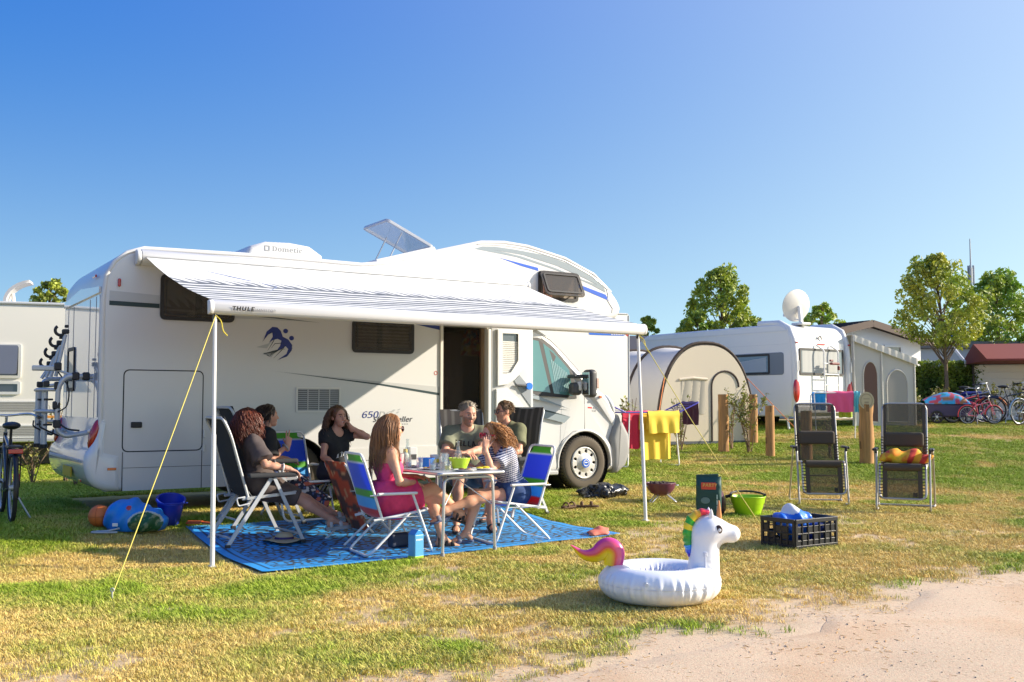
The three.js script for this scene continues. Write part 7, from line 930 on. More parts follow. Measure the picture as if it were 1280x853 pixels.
// laundry rack
const towel = (name, label, pos, turn, w, hf, hb, top, color, gap = 0.02, grp) => { const t = thing(name, label, 'towel', pos, turn, grp); obj('fabric', thick(26, 24, (u, v) => { const L = hf + hb, s = v * L, f = s < hf, y = f ? top - (hf - s) : top - (s - hf), k = clamp(Math.abs(s - hf) / 0.05), z = (f ? gap : -gap) * k; return [(u - 0.5) * w * (1 - 0.05 * (1 - v) * Math.sin(u * 7)), y + 0.015 * (1 - k) - 0.006 * Math.sin(u * 11), z + 0.016 * Math.sin(u * 17 + v * 2) * sstep(0.03, 0.25, Math.abs(s - hf)) * (f ? 1 : -1)]; }, 0.006, typeof color === 'function' ? color : () => color), VC, t); return t; };
{
  const c = W(2.24, -17.1), T = R(24), t = thing('laundry_rack', 'folding laundry rack with blue purple rails behind the motorhome nose', 'laundry rack', c, T), PURP = mat([0.075, 0.06, 0.38], 0.4), L = 0.52, hw = 0.27, top = 0.90;
  obj('rail_frame', [bent([[-L, top, hw], [L, top, hw], [L, top, -hw], [-L, top, -hw]], 0.012, 0.03, 7, true)], PURP, t);
  for (const s of [-1, 1]) { obj('wing', [bent([[s * L, top, hw], [s * (L + 0.40), top + 0.17, hw], [s * (L + 0.40), top + 0.17, -hw], [s * L, top, -hw]], 0.012, 0.03, 7), ...[...Array(5)].map((_, k) => { const q = (k + 1) / 6; return bar([s * (L + 0.40 * q), top + 0.17 * q, hw], [s * (L + 0.40 * q), top + 0.17 * q, -hw], 0.005, 5); })], PURP, t); obj('leg', [bent([[0.44 * s, top - 0.01, hw - 0.02], [0.50 * s, 0.01, hw + 0.02], [0.50 * s, 0.01, -hw - 0.02], [0.44 * s, top - 0.01, -hw + 0.02]], 0.012, 0.05, 7)], WTUBE, t); }
  for (let k = 0; k < 6; k++) obj('line', bar([-L, top, lerp(-hw, hw, (k + 0.5) / 6)], [L, top, lerp(-hw, hw, (k + 0.5) / 6)], 0.004, 5), WTUBE, t);
  const at = (x, z) => [c[0] + Math.cos(T) * x + Math.sin(T) * z, c[1], c[2] - Math.sin(T) * x + Math.cos(T) * z];
  towel('yellow_towel', 'yellow towel hanging short in front on the laundry rack', at(0.20, hw + 0.015), T, 0.62, 0.36, 0.3, top + 0.016, [0.84, 0.58, 0.06], 0.03, 'yellow towels on the rack'); towel('yellow_towel', 'yellow towel hanging long below the shorter one', at(0.10, hw - 0.085), T, 0.60, 0.80, 0.3, top + 0.016, [0.80, 0.52, 0.05], 0.02, 'yellow towels on the rack');
  towel('red_towel', 'red towel hanging at the end of the laundry rack beside the motorhome', at(-0.34, hw - 0.13), T, 0.34, 0.62, 0.2, top + 0.016, [0.55, 0.02, 0.06], 0.015); towel('pink_towel', 'pink cloth over the rail behind the yellow towels', at(0.15, -0.15), T, 0.5, 0.25, 0.3, top + 0.016, [0.70, 0.10, 0.18], 0.02);
  towel('maroon_towel', 'dark maroon cloth hanging from the raised wing of the rack', at(L + 0.40, 0), T + PI / 2, 0.46, 0.40, 0.12, top + 0.186, [0.075, 0.022, 0.05], 0.016); towel('navy_cloth', 'navy spotted cloth on the rack wing behind the bumper', at(-L - 0.40, 0), T + PI / 2, 0.46, 0.34, 0.30, top + 0.186, (u, v) => (Math.sin(u * 50) * Math.sin(v * 60) > 0.6 ? [0.5, 0.5, 0.55] : [0.015, 0.018, 0.09]), 0.016);
}
{ // small rack of towels behind the recliners
  const c = W(6.75, -21.1), t = thing('towel_rack', 'low drying rack with bright towels in front of the caravan', 'laundry rack', c, R(4)); obj('frame', [bent([[-0.48, 0.01, 0.2], [-0.48, 0.98, 0.1], [0.5, 0.98, 0.1], [0.5, 0.01, 0.2]], 0.012, 0.04), bent([[-0.48, 0.01, -0.2], [-0.48, 0.95, -0.1], [0.5, 0.95, -0.1], [0.5, 0.01, -0.2]], 0.012, 0.04)], WTUBE, t);
  const at = (x, z) => [c[0] + x, c[1], c[2] + z]; towel('blue_towel', 'bright blue towel on the low drying rack', at(-0.36, 0.10), 0, 0.28, 0.38, 0.3, 1.0, [0.02, 0.30, 0.70], 0.02); towel('pink_towel', 'bright pink towel on the low drying rack', at(0.08, 0.10), 0, 0.56, 0.42, 0.3, 1.0, [0.78, 0.10, 0.24], 0.02); towel('turquoise_towel', 'turquoise towel end on the low drying rack', at(0.43, 0.10), 0, 0.13, 0.42, 0.3, 1.0, [0.12, 0.48, 0.55], 0.02); towel('lime_towel', 'lime green cloth at the end of the low drying rack', at(0.25, -0.10), 0, 0.3, 0.5, 0.3, 0.965, [0.35, 0.45, 0.05], 0.02);
}
// houses
const SIDING = mat([0.78, 0.79, 0.80], 0.6);
function chalet(name, label, pos, turn, w, d, h, rise, wall, roof, o = {}) {      // gable end faces +z, ridge runs along z
  const t = thing(name, label, 'house', pos, turn); obj('wall', ext([[-w / 2, 0], [w / 2, 0], [w / 2, h], [0, h + rise], [-w / 2, h]], d).translate(0, 0, -d), wall, t); const ov = 0.35, k = rise / (w / 2), th = 0.14;
  for (const s of [-1, 1]) { const rf = obj('roof', ext([[0, h + rise + 0.02], [s * (w / 2 + ov), h - ov * k + 0.02], [s * (w / 2 + ov), h - ov * k + 0.02 + th], [0, h + rise + 0.02 + th]], d + ov * 2).translate(0, 0, -d - ov), roof, t); for (let q = 0; q < 12; q++) obj('tile_course', beam([s * (w / 2 + ov) * (q + 0.5) / 12, h + rise + th + 0.03 - (rise + ov * k) * (q + 0.5) / 12, ov - 0.02], [s * (w / 2 + ov) * (q + 0.5) / 12, h + rise + th + 0.03 - (rise + ov * k) * (q + 0.5) / 12, -d - ov + 0.02], 0.05, 0.03), roof, rf); }
  obj('barge_board', [beam([0, h + rise + 0.06, ov + 0.01], [-(w / 2 + ov), h - ov * k + 0.06, ov + 0.01], 0.03, 0.22), beam([0, h + rise + 0.06, ov + 0.01], [w / 2 + ov, h - ov * k + 0.06, ov + 0.01], 0.03, 0.22)], mat(o.board || [0.10, 0.065, 0.05], 0.7), t);
  for (const [x, y, ww, hh] of o.win || []) { const f = obj('window', ext(frameShape(x - ww / 2, y, x + ww / 2, y + hh, 0.01, 0.07), 0.06), mat([0.75, 0.75, 0.74], 0.5), t); obj('pane', ext(rrShape(x - ww / 2 + 0.04, y + 0.04, x + ww / 2 - 0.04, y + hh - 0.04, 0.01), 0.02), mat([0.22, 0.20, 0.17], 0.06, { clearcoat: 1 }), f); }
  if (o.boards) for (let y = 0.15; y < h; y += 0.22) obj('cladding_board', bx(w, 0.20, 0.02, 0, y, 0.012), wall, t); return t;
}
const TILES = mat([0.07, 0.065, 0.07], 0.7), BROWNT = mat([0.055, 0.042, 0.04], 0.7);
chalet('chalet', 'white chalet with a brown edged dark roof behind the caravan awning', W(11.6, -33.0), R(26), 5.0, 9, 2.5, 0.52, SIDING, BROWNT, { win: [[-1.0, 1.62, 0.8, 0.8], [0.1, 1.62, 0.8, 0.8], [1.2, 1.62, 0.8, 0.8]] });
{ // long dark roof left of it, seen over the caravan
  const t = thing('holiday_lodge', 'long low lodge with a dark tiled roof behind the caravan and tent', 'house', W(7.0, -37.5), R(4)); obj('wall', bx(11, 2.0, 5, -0.5, 1.0, -2.5), mat([0.45, 0.43, 0.40], 0.7), t); const rf = obj('roof', ext([[0.4, 1.9], [-2.5, 2.82], [-5.4, 1.9]], 11.8).rotateY(PI / 2).scale(1, 1, 1).translate(-6.4, 0, 0), TILES, t); for (let k = 0; k < 26; k++) obj('tile_rib', beam([-6.2 + k * 0.45, 1.94, 0.38], [-6.2 + k * 0.45, 2.84, -2.46], 0.07, 0.05), TILES, rf);
}
chalet('chalet', 'white chalet with a grey slate roof behind the red roofed shed', W(22.7, -40), R(-38), 9.5, 8, 2.1, 1.1, SIDING, mat([0.13, 0.14, 0.17], 0.6), { board: [0.03, 0.03, 0.035], win: [[-3.4, 1.0, 0.5, 0.9], [-1.2, 1.0, 0.8, 1.0]] });
{ const t = thing('garden_shed', 'white weatherboard shed with a red brown roof beside the bicycles', 'shed', W(15.75, -29.0), R(-12)), w = 4.6, wall = mat([0.82, 0.84, 0.88], 0.6); obj('wall', bx(w, 2.0, 2.4, 0, 1.0, -1.2), wall, t); t.scale.y = 0.84; for (let y = 0.12; y < 1.95; y += 0.235) obj('cladding_board', rbx(w + 0.02, 0.222, 0.03, 0.008, 0, y, 0.012, 1), wall, t); const RED = mat([0.22, 0.045, 0.035], 0.85); obj('roof', ext([[0.25, 1.98], [-1.2, 2.55], [-2.65, 1.98], [-2.65, 1.92], [0.25, 1.92]], w + 0.5).rotateY(PI / 2).translate(-w / 2 - 0.25, 0, 0).scale(1, 1, 1), RED, t); obj('gutter', [bar([-w / 2 - 0.25, 1.93, 0.27], [w / 2 + 0.25, 1.93, 0.27], 0.04), bar([-w / 2 - 0.02, 0.1, 0.06], [-w / 2 - 0.02, 1.9, 0.06], 0.035), bar([-w / 2 - 0.02, 1.86, 0.06], [-w / 2 - 0.1, 1.93, 0.27], 0.035)], mat([0.03, 0.03, 0.035], 0.5), t); obj('barge_board', beam([-w / 2 - 0.26, 1.97, 0.26], [-w / 2 - 0.26, 2.56, -1.2], 0.03, 0.12), mat([0.75, 0.75, 0.75], 0.5), t); }
{ const t = thing('flat_roofed_hut', 'low beige hut with a flat grey roof behind the hedge', 'building', W(20.3, -47)); obj('wall', bx(9, 3.1, 4, 0, 1.55, -2), mat([0.60, 0.58, 0.52], 0.7), t); obj('roof', rbx(9.4, 0.35, 4.4, 0.06, 0, 3.22, -2), mat([0.20, 0.18, 0.16], 0.7), t); obj('door_panel', bx(1.4, 2.1, 0.03, 2.6, 1.05, 0.02), mat([0.62, 0.52, 0.30], 0.7), t); const b = thing('roof_chair', 'blue lounger lying on the flat hut roof', 'lounger', add(W(20.3, -47), [-0.2, 3.40, -1])); obj('seat', [rbx(1.3, 0.12, 0.6, 0.03, 0, 0.06, 0), rbx(0.5, 0.1, 0.6, 0.03, 0.75, 0.2, 0).rotateZ(0.1)], mat([0.02, 0.24, 0.62], 0.6), b); obj('post', bar([1.1, 0, 0], [1.1, 0.9, 0], 0.05), mat([0.5, 0.4, 0.28], 0.7), b); }
{ const t = thing('radio_mast', 'slim grey radio mast rising behind the trees', 'mast', W(27.5, -60)); const m = mat([0.36, 0.40, 0.45], 0.5); obj('shaft', [bar([0, 0, 0], [0, 8.0, 0], 0.09, 10, 0.06)], m, t); obj('antenna_cage', [cyl(0.10, 0.10, 0.9, 0, 8.2, 0, 12), ...[0, 2.1, 4.2].map(a => rbx(0.12, 1.2, 0.08, 0.03, 0.16 * Math.cos(a), 8.2, 0.16 * Math.sin(a)))], m, t); obj('tip', bar([0, 8.5, 0], [0, 10.4, 0], 0.05, 8, 0.03), m, t); }
// ---------------------------------------------------------------- trees, hedge, shrubs
const LEAF = mat(null, 0.65, { vertexColors: true, transmission: 0.42 }), BARK = mat([0.16, 0.115, 0.075], 0.95);
function leafCloud(n, place, size, tone) {
  const pos = new Float32Array(n * 18), col = new Float32Array(n * 18), a = V3(), b = V3(), d = V3();
  for (let i = 0; i < n; i++) {
    const [x, y, z] = place(i), s = size * rr(0.6, 1.35), c = tone(x, y, z), f = rr(0.62, 1.35); d.set(rr(-1, 1), rr(-1, 1), rr(-1, 1)).normalize(); a.set(rr(-1, 1), rr(-1, 1), rr(-1, 1)).cross(d).normalize(); b.crossVectors(d, a);
    const P4 = [[-0.9, 0, 0], [0, -0.5, 0.15], [1, 0, 0], [0, 0.5, 0.15]].map(([u, v, w]) => [x + (a.x * u + b.x * v + d.x * w) * s, y + (a.y * u + b.y * v + d.y * w) * s, z + (a.z * u + b.z * v + d.z * w) * s]);
    [0, 1, 2, 0, 2, 3].forEach((k, j) => { pos.set(P4[k], i * 18 + j * 3); col.set([c[0] * f, c[1] * f, c[2] * f], i * 18 + j * 3); });
  }
  const g = new THREE.BufferGeometry(); g.setAttribute('position', new THREE.BufferAttribute(pos, 3)); g.setAttribute('color', new THREE.BufferAttribute(col, 3)); g.computeVertexNormals(); return g;
}
function tree(label, pos, h, cw, cb, n, leaf, o = {}) {      // height, crown half-width, height where the crown starts
  const t = thing('deciduous_tree', label, 'tree', pos, 0, 'trees behind the campsite'), lobes = [], br = [], ch = h - cb, tr = o.trunk || h * 0.018;
  const K = Math.round((o.lobes || 34) * 1.5); for (let k = 0; k < K; k++) { const v = (k + 0.5) / K, y = cb + ch * (0.06 + 0.88 * v), env = cw * Math.pow(Math.sin(PI * clamp(0.10 + 0.86 * Math.pow(v, o.shape || 0.85))), 0.75), a = k * 2.4 + rr(-0.4, 0.4), r = env * Math.sqrt(rr(0.12, 1)) * 0.86; lobes.push([r * Math.cos(a) + (o.lean || 0) * (y - cb), y, r * Math.sin(a), cw * rr(0.10, 0.21) * (1 - 0.25 * v)]); }
  for (const [x, y, z, s] of lobes) { const y0 = Math.max(cb * 0.75, y - Math.hypot(x, z) * 0.9 - 0.2 * ch * rr(0.1, 0.6)), L0 = (o.lean || 0) * Math.max(0, y0 - cb); br.push(polyTube([V3(L0, y0, 0), V3(lerp(L0, x, 0.45), lerp(y0, y, 0.6), z * 0.45), V3(x, y, z)], u => tr * 0.26 * (1 - 0.8 * u), 5)); }
  obj('trunk', polyTube([V3(0, -0.05, 0), V3(0.02, cb * 0.5, 0.01), V3(0, cb, 0), V3((o.lean || 0) * ch * 0.45, cb + ch * 0.5, 0.02), V3((o.lean || 0) * ch * 0.85, h * 0.95, 0)], u => tr * (1 - 0.8 * u), 9), BARK, t); obj('branches', br, BARK, t);
  const base = (o.tone || [0.15, 0.19, 0.025]).map((v, i) => v * [1.9, 2.0, 1.3][i]), warm = o.warm || [0.44, 0.49, 0.045];
  obj('crown', leafCloud(Math.round(n * 0.8), () => { const [x, y, z, s] = lobes[Math.floor(rnd() * K)], a = rr(0, 6.283), c = rr(-1, 1), q = Math.sqrt(1 - c * c), r = s * Math.cbrt(rnd()) * 1.45; return [x + r * q * Math.cos(a), y + r * c * 0.85, z + r * q * Math.sin(a)]; }, leaf, (x, y, z) => mix3(base, warm, clamp(n3(x * 1.6, y * 1.6, z * 1.6 + h) * 1.6 - 0.4))), LEAF, t);
}
tree('tall loose-crowned tree rising behind the dish caravan and lodge', W(9.6, -46), 6.9, 2.05, 1.9, 9500, 0.11, { lobes: 46 });
tree('small round tree behind the awning end and lodge roof', W(6.2, -46), 4.6, 0.75, 2.2, 2200, 0.11, { lobes: 16, tone: [0.12, 0.18, 0.02] });
tree('low bushy tree at the foot of the tall loose-crowned tree', W(8.3, -45), 4.6, 1.2, 2.2, 2600, 0.11, { lobes: 18, tone: [0.12, 0.18, 0.02] });
tree('low bushy tree between the tall tree and the satellite dish', W(10.9, -45.5), 4.5, 1.1, 2.4, 2200, 0.11, { lobes: 16, tone: [0.12, 0.18, 0.02] });
tree('round bright green tree beyond the satellite dish', W(14.2, -46), 5.2, 1.25, 2.2, 3600, 0.11, { lobes: 22, tone: [0.15, 0.22, 0.02] });
tree('young spreading tree with a bare trunk in front of the hedge', W(11.75, -27.3), 4.6, 1.28, 1.95, 8500, 0.066, { lobes: 48, trunk: 0.065, lean: -0.10, shape: 0.8, warm: [0.50, 0.49, 0.05] });
tree('broad dark green tree behind the slate roofed chalet', W(23.2, -48), 6.9, 2.6, 2.4, 9000, 0.12, { lobes: 46, tone: [0.11, 0.18, 0.02] });
tree('low tree behind the flat roofed hut', W(22.5, -56), 4.4, 2.0, 1.6, 3500, 0.13, { lobes: 24, tone: [0.15, 0.19, 0.02] });
tree('tree top behind the caravan awning and chalet', W(19.6, -54), 5.0, 1.2, 2.6, 2200, 0.13, { lobes: 14, tone: [0.15, 0.19, 0.02] });
tree('small tree top behind the cream static caravan', W(-15.2, -33), 4.6, 0.9, 2.6, 2600, 0.09, { lobes: 18, tone: [0.14, 0.16, 0.03] });
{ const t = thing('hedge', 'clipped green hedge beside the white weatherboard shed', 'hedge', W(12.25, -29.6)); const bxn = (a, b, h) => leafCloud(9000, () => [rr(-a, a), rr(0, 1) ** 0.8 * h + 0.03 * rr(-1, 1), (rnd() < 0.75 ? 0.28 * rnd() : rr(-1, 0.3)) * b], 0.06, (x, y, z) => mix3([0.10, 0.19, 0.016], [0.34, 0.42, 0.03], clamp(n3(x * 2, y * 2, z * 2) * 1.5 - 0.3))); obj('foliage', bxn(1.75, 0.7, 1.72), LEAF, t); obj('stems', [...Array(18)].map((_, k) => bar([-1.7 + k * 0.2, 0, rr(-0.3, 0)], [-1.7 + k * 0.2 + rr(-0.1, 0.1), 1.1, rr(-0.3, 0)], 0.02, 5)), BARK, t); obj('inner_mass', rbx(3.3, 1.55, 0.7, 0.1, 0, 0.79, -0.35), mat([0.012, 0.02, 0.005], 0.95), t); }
function sapling(label, pos, h, w, n, leaf, o = {}) { const t = thing('shrub', label, 'shrub', pos, rr(0, 6), o.group || 'young shrubs along the border'), st = [], tips = []; for (let k = 0; k < (o.stems || 6); k++) { const a = rr(0, 6.28), r = w * rr(0.3, 1), p = [V3(rr(-0.03, 0.03), -0.02, rr(-0.03, 0.03)), V3(r * 0.35 * Math.cos(a), h * 0.45, r * 0.35 * Math.sin(a)), V3(r * Math.cos(a), h * rr(0.75, 1), r * Math.sin(a))]; st.push(polyTube(p, u => 0.010 * (1 - 0.7 * u), 5)); tips.push(p); for (let q = 0; q < 3; q++) { const s = rr(0.35, 0.85), b0 = p[0].clone().lerp(p[1], Math.min(1, s * 2)).lerp(p[2], Math.max(0, s * 2 - 1)), e = b0.clone().add(V3(rr(-1, 1) * w * 0.4, rr(0.1, 0.35) * h, rr(-1, 1) * w * 0.4)); st.push(polyTube([b0, e], u => 0.005, 4)); tips.push([b0, b0.clone().lerp(e, 0.5), e]); } } obj('stems', st, mat([0.20, 0.13, 0.08], 0.9), t); obj('leaves', leafCloud(n, () => { const p = tips[Math.floor(rnd() * tips.length)], s = Math.sqrt(rnd()), q = s < 0.5 ? p[0].clone().lerp(p[1], s * 2) : p[1].clone().lerp(p[2], s * 2 - 1); return [q.x + rr(-0.04, 0.04), q.y + rr(-0.03, 0.05), q.z + rr(-0.04, 0.04)]; }, leaf, () => mix3(o.tone || [0.14, 0.20, 0.025], [0.32, 0.30, 0.04], rnd())), LEAF, t); }
sapling('leafy sapling growing between two wooden posts', W(4.45, -19.0), 1.25, 0.45, 520, 0.035, { stems: 9 }); sapling('thin sapling in front of the tent window', W(3.25, -19.3), 1.0, 0.28, 170, 0.034); sapling('thin sapling beside the maroon cloth', W(3.05, -18.6), 0.75, 0.2, 90, 0.03); sapling('sapling against the tent door', W(4.25, -19.6), 0.95, 0.3, 170, 0.03); sapling('sparse sapling right of the motorhome nose', W(2.05, -17.9), 1.1, 0.2, 110, 0.04); sapling('sparse sapling beside the low drying rack', W(5.75, -18.3), 0.7, 0.25, 120, 0.03);
for (const [x, z, h, l] of [[-6.9, -14.6, 0.62, 'sparse shrub beneath the bike carrier'], [-6.1, -14.2, 0.5, 'sparse shrub close to the motorhome bumper'], [-7.5, -14.5, 0.75, 'shrub in front of the cream caravan skirting'], [-6.55, -14.9, 1.15, 'tall thin shrub beside the bike carrier rails'], [-5.7, -13.9, 0.35, 'low weedy shrub beneath the motorhome bumper']]) sapling(l, W(x, z), h, 0.32, 200, 0.028, { tone: [0.075, 0.10, 0.03], stems: 7, group: 'shrubs in front of the cream caravan' });
for (const [x, z, h, l, n] of [[11.1, -26.2, 0.95, 'yellowish weed beside the flowered buggy', 130], [12.35, -25.9, 1.0, 'leafy weed between buggy and bicycles', 200], [13.2, -26.3, 1.05, 'weed behind the bicycles', 200], [10.2, -25.6, 0.8, 'dry weed at the hedge end', 130], [9.6, -26.4, 1.0, 'dry weed by the awning tent wall', 150], [11.9, -26.0, 0.75, 'small weed under the young tree', 120], [12.75, -25.2, 0.7, 'weed before the pink bicycle', 110]]) sapling(l, W(x, z), h, 0.35, n, 0.045, { tone: [0.19, 0.22, 0.03], group: 'weeds before the hedge' });
{ // shrub out of frame on the right whose shadow reaches the track corner
  const t = thing('roadside_shrub', 'dense round shrub beside the sandy track', 'shrub', W(5.4, -4.74)); obj('foliage', leafCloud(2600, () => { const a = rr(0, 6.28), c = rr(-0.6, 1), q = Math.sqrt(1 - Math.min(1, c * c)), r = Math.cbrt(rnd()); return [0.75 * r * q * Math.cos(a), 0.65 + 0.6 * r * c, 0.65 * r * q * Math.sin(a)]; }, 0.05, () => mix3([0.09, 0.14, 0.02], [0.2, 0.22, 0.03], rnd())), LEAF, t); obj('stems', [...Array(9)].map(() => bar([rr(-0.1, 0.1), 0, rr(-0.1, 0.1)], [rr(-0.5, 0.5), 0.9, rr(-0.5, 0.5)], 0.018, 5)), BARK, t);
}
{ // flowered buggy
  const t = thing('cargo_buggy', 'buggy with a blue flowered hood parked under the young tree', 'buggy', W(10.95, -25.4), R(-8)); obj('tub', ext([[-0.62, 0.12], [0.55, 0.12], [0.62, 0.5], [-0.72, 0.55]], 0.7, 0.05).translate(0, 0.08, -0.35), mat([0.06, 0.045, 0.10], 0.7), t); obj('hood', thick(30, 16, (u, v) => { const a = v * PI, k = Math.sin(clamp(u * 0.9 + 0.1) * PI) ** 0.6; return [lerp(-0.75, 0.62, u), 0.60 + 0.48 * Math.sin(a) * k * (0.55 + 0.45 * u), 0.38 * Math.cos(a)]; }, 0.01, (u, v) => { const a = n2(u * 10, v * 10, 5), b = n2(u * 7 + 4, v * 9, 8); return a > 0.68 ? [0.45, 0.06, 0.10] : b > 0.68 ? [0.30, 0.14, 0.06] : b < 0.25 ? [0.02, 0.22, 0.25] : [0.03, 0.32, 0.62]; }), VC, t);
  for (const [x, z, r] of [[-0.42, 0.38, 0.2], [-0.42, -0.38, 0.2], [0.55, 0.3, 0.13], [0.55, -0.3, 0.13]]) { const w = obj('wheel', new THREE.TorusGeometry(r - 0.03, 0.03, 8, 24).translate(x, r, z), RUBBER, t); obj('hub', cyl(0.04, 0.04, 0.05, 0, 0, 0, 12).rotateX(PI / 2).translate(x, r, z), GREYTUBE, w); obj('spokes', [0, 1.05, 2.1].map(a => bar([x - (r - 0.04) * Math.cos(a), r - (r - 0.04) * Math.sin(a), z], [x + (r - 0.04) * Math.cos(a), r + (r - 0.04) * Math.sin(a), z], 0.008, 5)), GREYTUBE, w); } obj('handle', bent([[0.6, 0.5, 0.3], [0.85, 0.95, 0.3], [0.85, 0.95, -0.3], [0.6, 0.5, -0.3]], 0.016, 0.06), BLACK, t); obj('seat_cloth', rbx(0.35, 0.1, 0.4, 0.04, 0.55, 0.62, 0.12), mat([0.62, 0.08, 0.14], 0.8), t);
  t.scale.setScalar(0.8); const b = thing('storage_bin', 'dark blue plastic bin beside the buggy', 'bin', W(12.0, -26.3)); obj('shell', rbx(0.6, 0.7, 0.5, 0.06, 0, 0.35, 0), mat([0.01, 0.025, 0.28], 0.5), b); obj('lid', rbx(0.66, 0.08, 0.56, 0.03, 0, 0.74, 0), mat([0.012, 0.03, 0.33], 0.5), b);
}
function bicycle(label, pos, turn, s, frameC, o = {}) {      // faces +x, rear wheel at x = -0.52
  const t = thing('bicycle', label, 'bicycle', pos, turn, o.group), r = 0.34 * s, b = 0.53 * s, F = mat(frameC, 0.35, { clearcoat: 0.5 }), wr = o.wr || 0.34, A = (x, y, z = 0) => [x * s, y * s, z * s];
  for (const x of [-b, b]) { const w = obj('wheel', new THREE.TorusGeometry(r - 0.02 * s, 0.021 * s, 8, 36).translate(x, r, 0), RUBBER, t); obj('rim', new THREE.TorusGeometry(r - 0.045 * s, 0.010 * s, 6, 36).translate(x, r, 0), ALU, w); const sp = []; for (let k = 0; k < 14; k++) { const a = k / 14 * 2 * PI; sp.push(bar([x, r, (k % 2 ? 0.025 : -0.025) * s], [x + (r - 0.05 * s) * Math.cos(a), r + (r - 0.05 * s) * Math.sin(a), 0], 0.0018, 4)); } obj('spokes', sp, ALU, w); obj('hub', cyl(0.024 * s, 0.024 * s, 0.07 * s, 0, 0, 0, 10).rotateX(PI / 2).translate(x, r, 0), GREYTUBE, w); obj('mudguard', new THREE.TorusGeometry(r + 0.022 * s, 0.018 * s, 6, 24, PI * 0.95).scale(1, 1, 1.4).rotateZ(x < 0 ? 0.35 : 0.1).translate(x, r, 0), o.guard ? mat(o.guard, 0.4) : F, t); }
  const bb = [-0.07, 0.28], seat = [-0.20, 0.80], head = [0.36, 0.86], fk = [0.40, 0.74]; obj('frame', [bar(A(...bb), A(...seat), 0.017 * s), bar(A(...bb), A(...fk), 0.021 * s), bar(A(lerp(bb[0], seat[0], 0.8), lerp(bb[1], seat[1], 0.8)), A(0.37, 0.82), 0.018 * s), bar(A(...head), A(0.42, 0.68), 0.02 * s), ...[-1, 1].flatMap(e => [bar(A(bb[0], bb[1], 0.03 * e), [-b, r, 0.05 * s * e], 0.011 * s), bar(A(lerp(bb[0], seat[0], 0.85), lerp(bb[1], seat[1], 0.85), 0.02 * e), [-b, r, 0.05 * s * e], 0.009 * s), bar(A(0.42, 0.70, 0.05 * e), [b, r, 0.05 * s * e], 0.013 * s)])], F, t);
  obj('saddle', [sph(1, 0, 0, 0, 16, 10).scale(0.14 * s, 0.04 * s, 0.085 * s).translate(-0.25 * s, 0.94 * s, 0), bar(A(...seat), A(-0.235, 0.93), 0.013 * s)], BLACK, t);
  obj('handlebar', [bar(A(...head), A(0.31, 1.02), 0.014 * s), bent([A(0.12, 1.02, 0.28), A(0.28, 1.06, 0.22), A(0.33, 1.03, 0), A(0.28, 1.06, -0.22), A(0.12, 1.02, -0.28)], 0.012 * s, 0.08 * s, 8)], o.bar ? mat(o.bar, 0.4) : ALU, t); for (const e of [-1, 1]) obj('grip', bar(A(0.02, 1.015, 0.285 * e), A(0.14, 1.02, 0.28 * e), 0.018 * s), BLACK, t);
  obj('crank', [cyl(0.09 * s, 0.09 * s, 0.012 * s, 0, 0, 0, 20).rotateX(PI / 2).translate(bb[0] * s, bb[1] * s, 0.05 * s), bar(A(bb[0], bb[1], 0.06), A(bb[0] + 0.12, bb[1] - 0.1, 0.06), 0.01 * s), bar(A(bb[0], bb[1], -0.06), A(bb[0] - 0.12, bb[1] + 0.1, -0.06), 0.01 * s)], GREYTUBE, t); for (const e of [-1, 1]) obj('pedal', rbx(0.09 * s, 0.02 * s, 0.07 * s, 0.005, (bb[0] + 0.12 * e) * s, (bb[1] - 0.1 * e) * s, 0.10 * s * e), BLACK, t);
  if (o.rack) { obj('luggage_rack', [rbx(0.36 * s, 0.02 * s, 0.13 * s, 0.006, -0.55 * s, 0.74 * s, 0), ...[-1, 1].map(e => bar(A(-0.62, 0.73, 0.06 * e), [-b, r, 0.06 * s * e], 0.007 * s))], BLACK, t); obj('rear_lamp', rbx(0.02 * s, 0.045 * s, 0.13 * s, 0.008, -0.74 * s, 0.70 * s, 0), REDLENS, t); obj('reflector', rbx(0.012 * s, 0.07 * s, 0.055 * s, 0.006, -(0.53 + 0.33) * s, 0.46 * s, 0), REDLENS, t); obj('battery', rbx(0.34 * s, 0.07 * s, 0.10 * s, 0.02, -0.53 * s, 0.68 * s, 0), mat([0.015, 0.03, 0.10], 0.4), t); }
  obj('kickstand', bar(A(-0.18, 0.30, 0.04), [-0.25 * s, 0.004, 0.20 * s], 0.010 * s, 6), GREYTUBE, t); return t;
}
bicycle('dark city bicycle with red rear reflectors at the motorhome tail', W(-5.05, -10.15), norm2(-0.52, -0.85), 0.98, [0.02, 0.025, 0.04], { rack: 1, guard: [0.015, 0.015, 0.018] });
bicycle('small pink and white child bicycle before the shed', W(11.6, -25.0), R(6), 0.66, [0.75, 0.12, 0.2], { guard: [0.62, 0.05, 0.06], group: 'bicycles parked by the shed' }); bicycle('grey bicycle with a black saddle behind the pink child bicycle', W(11.8, -25.75), R(-12), 0.95, [0.32, 0.36, 0.42], { guard: [0.05, 0.05, 0.05], group: 'bicycles parked by the shed' }); bicycle('red bicycle leaning among the others by the shed', W(11.5, -25.5), R(14), 0.84, [0.58, 0.03, 0.05], { guard: [0.5, 0.04, 0.05], group: 'bicycles parked by the shed' }); bicycle('dark bicycle with orange parts nearest the shed wall', W(12.6, -25.3), R(-20), 0.98, [0.03, 0.04, 0.06], { guard: [0.5, 0.12, 0.02], rack: 1, group: 'bicycles parked by the shed' }); bicycle('silver blue bicycle with raised handlebar beside the dark one', W(12.75, -24.7), R(24), 0.92, [0.15, 0.25, 0.38], { group: 'bicycles parked by the shed' });
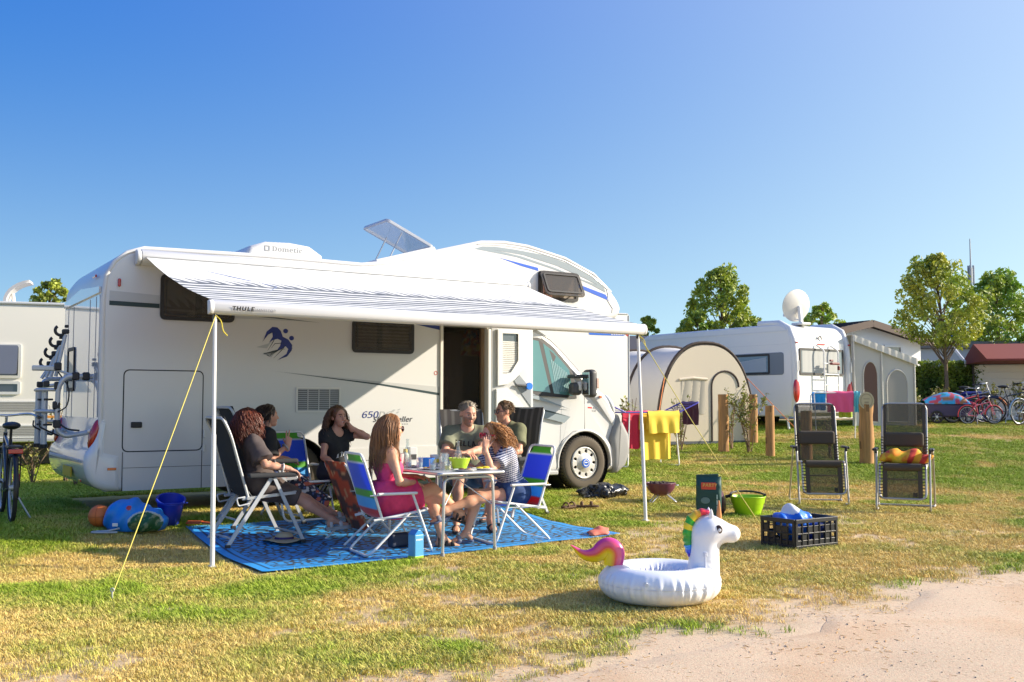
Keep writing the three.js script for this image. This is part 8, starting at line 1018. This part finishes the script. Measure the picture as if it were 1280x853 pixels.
// ---------------------------------------------------------------- picture
const renderer = new THREE.WebGLRenderer({ antialias: true });
renderer.setSize(1024, 682); renderer.shadowMap.enabled = true; renderer.outputColorSpace = THREE.SRGBColorSpace;
renderer.toneMapping = THREE.LinearToneMapping; renderer.toneMappingExposure = EXPOSURE;
renderer.render(scene, camera);
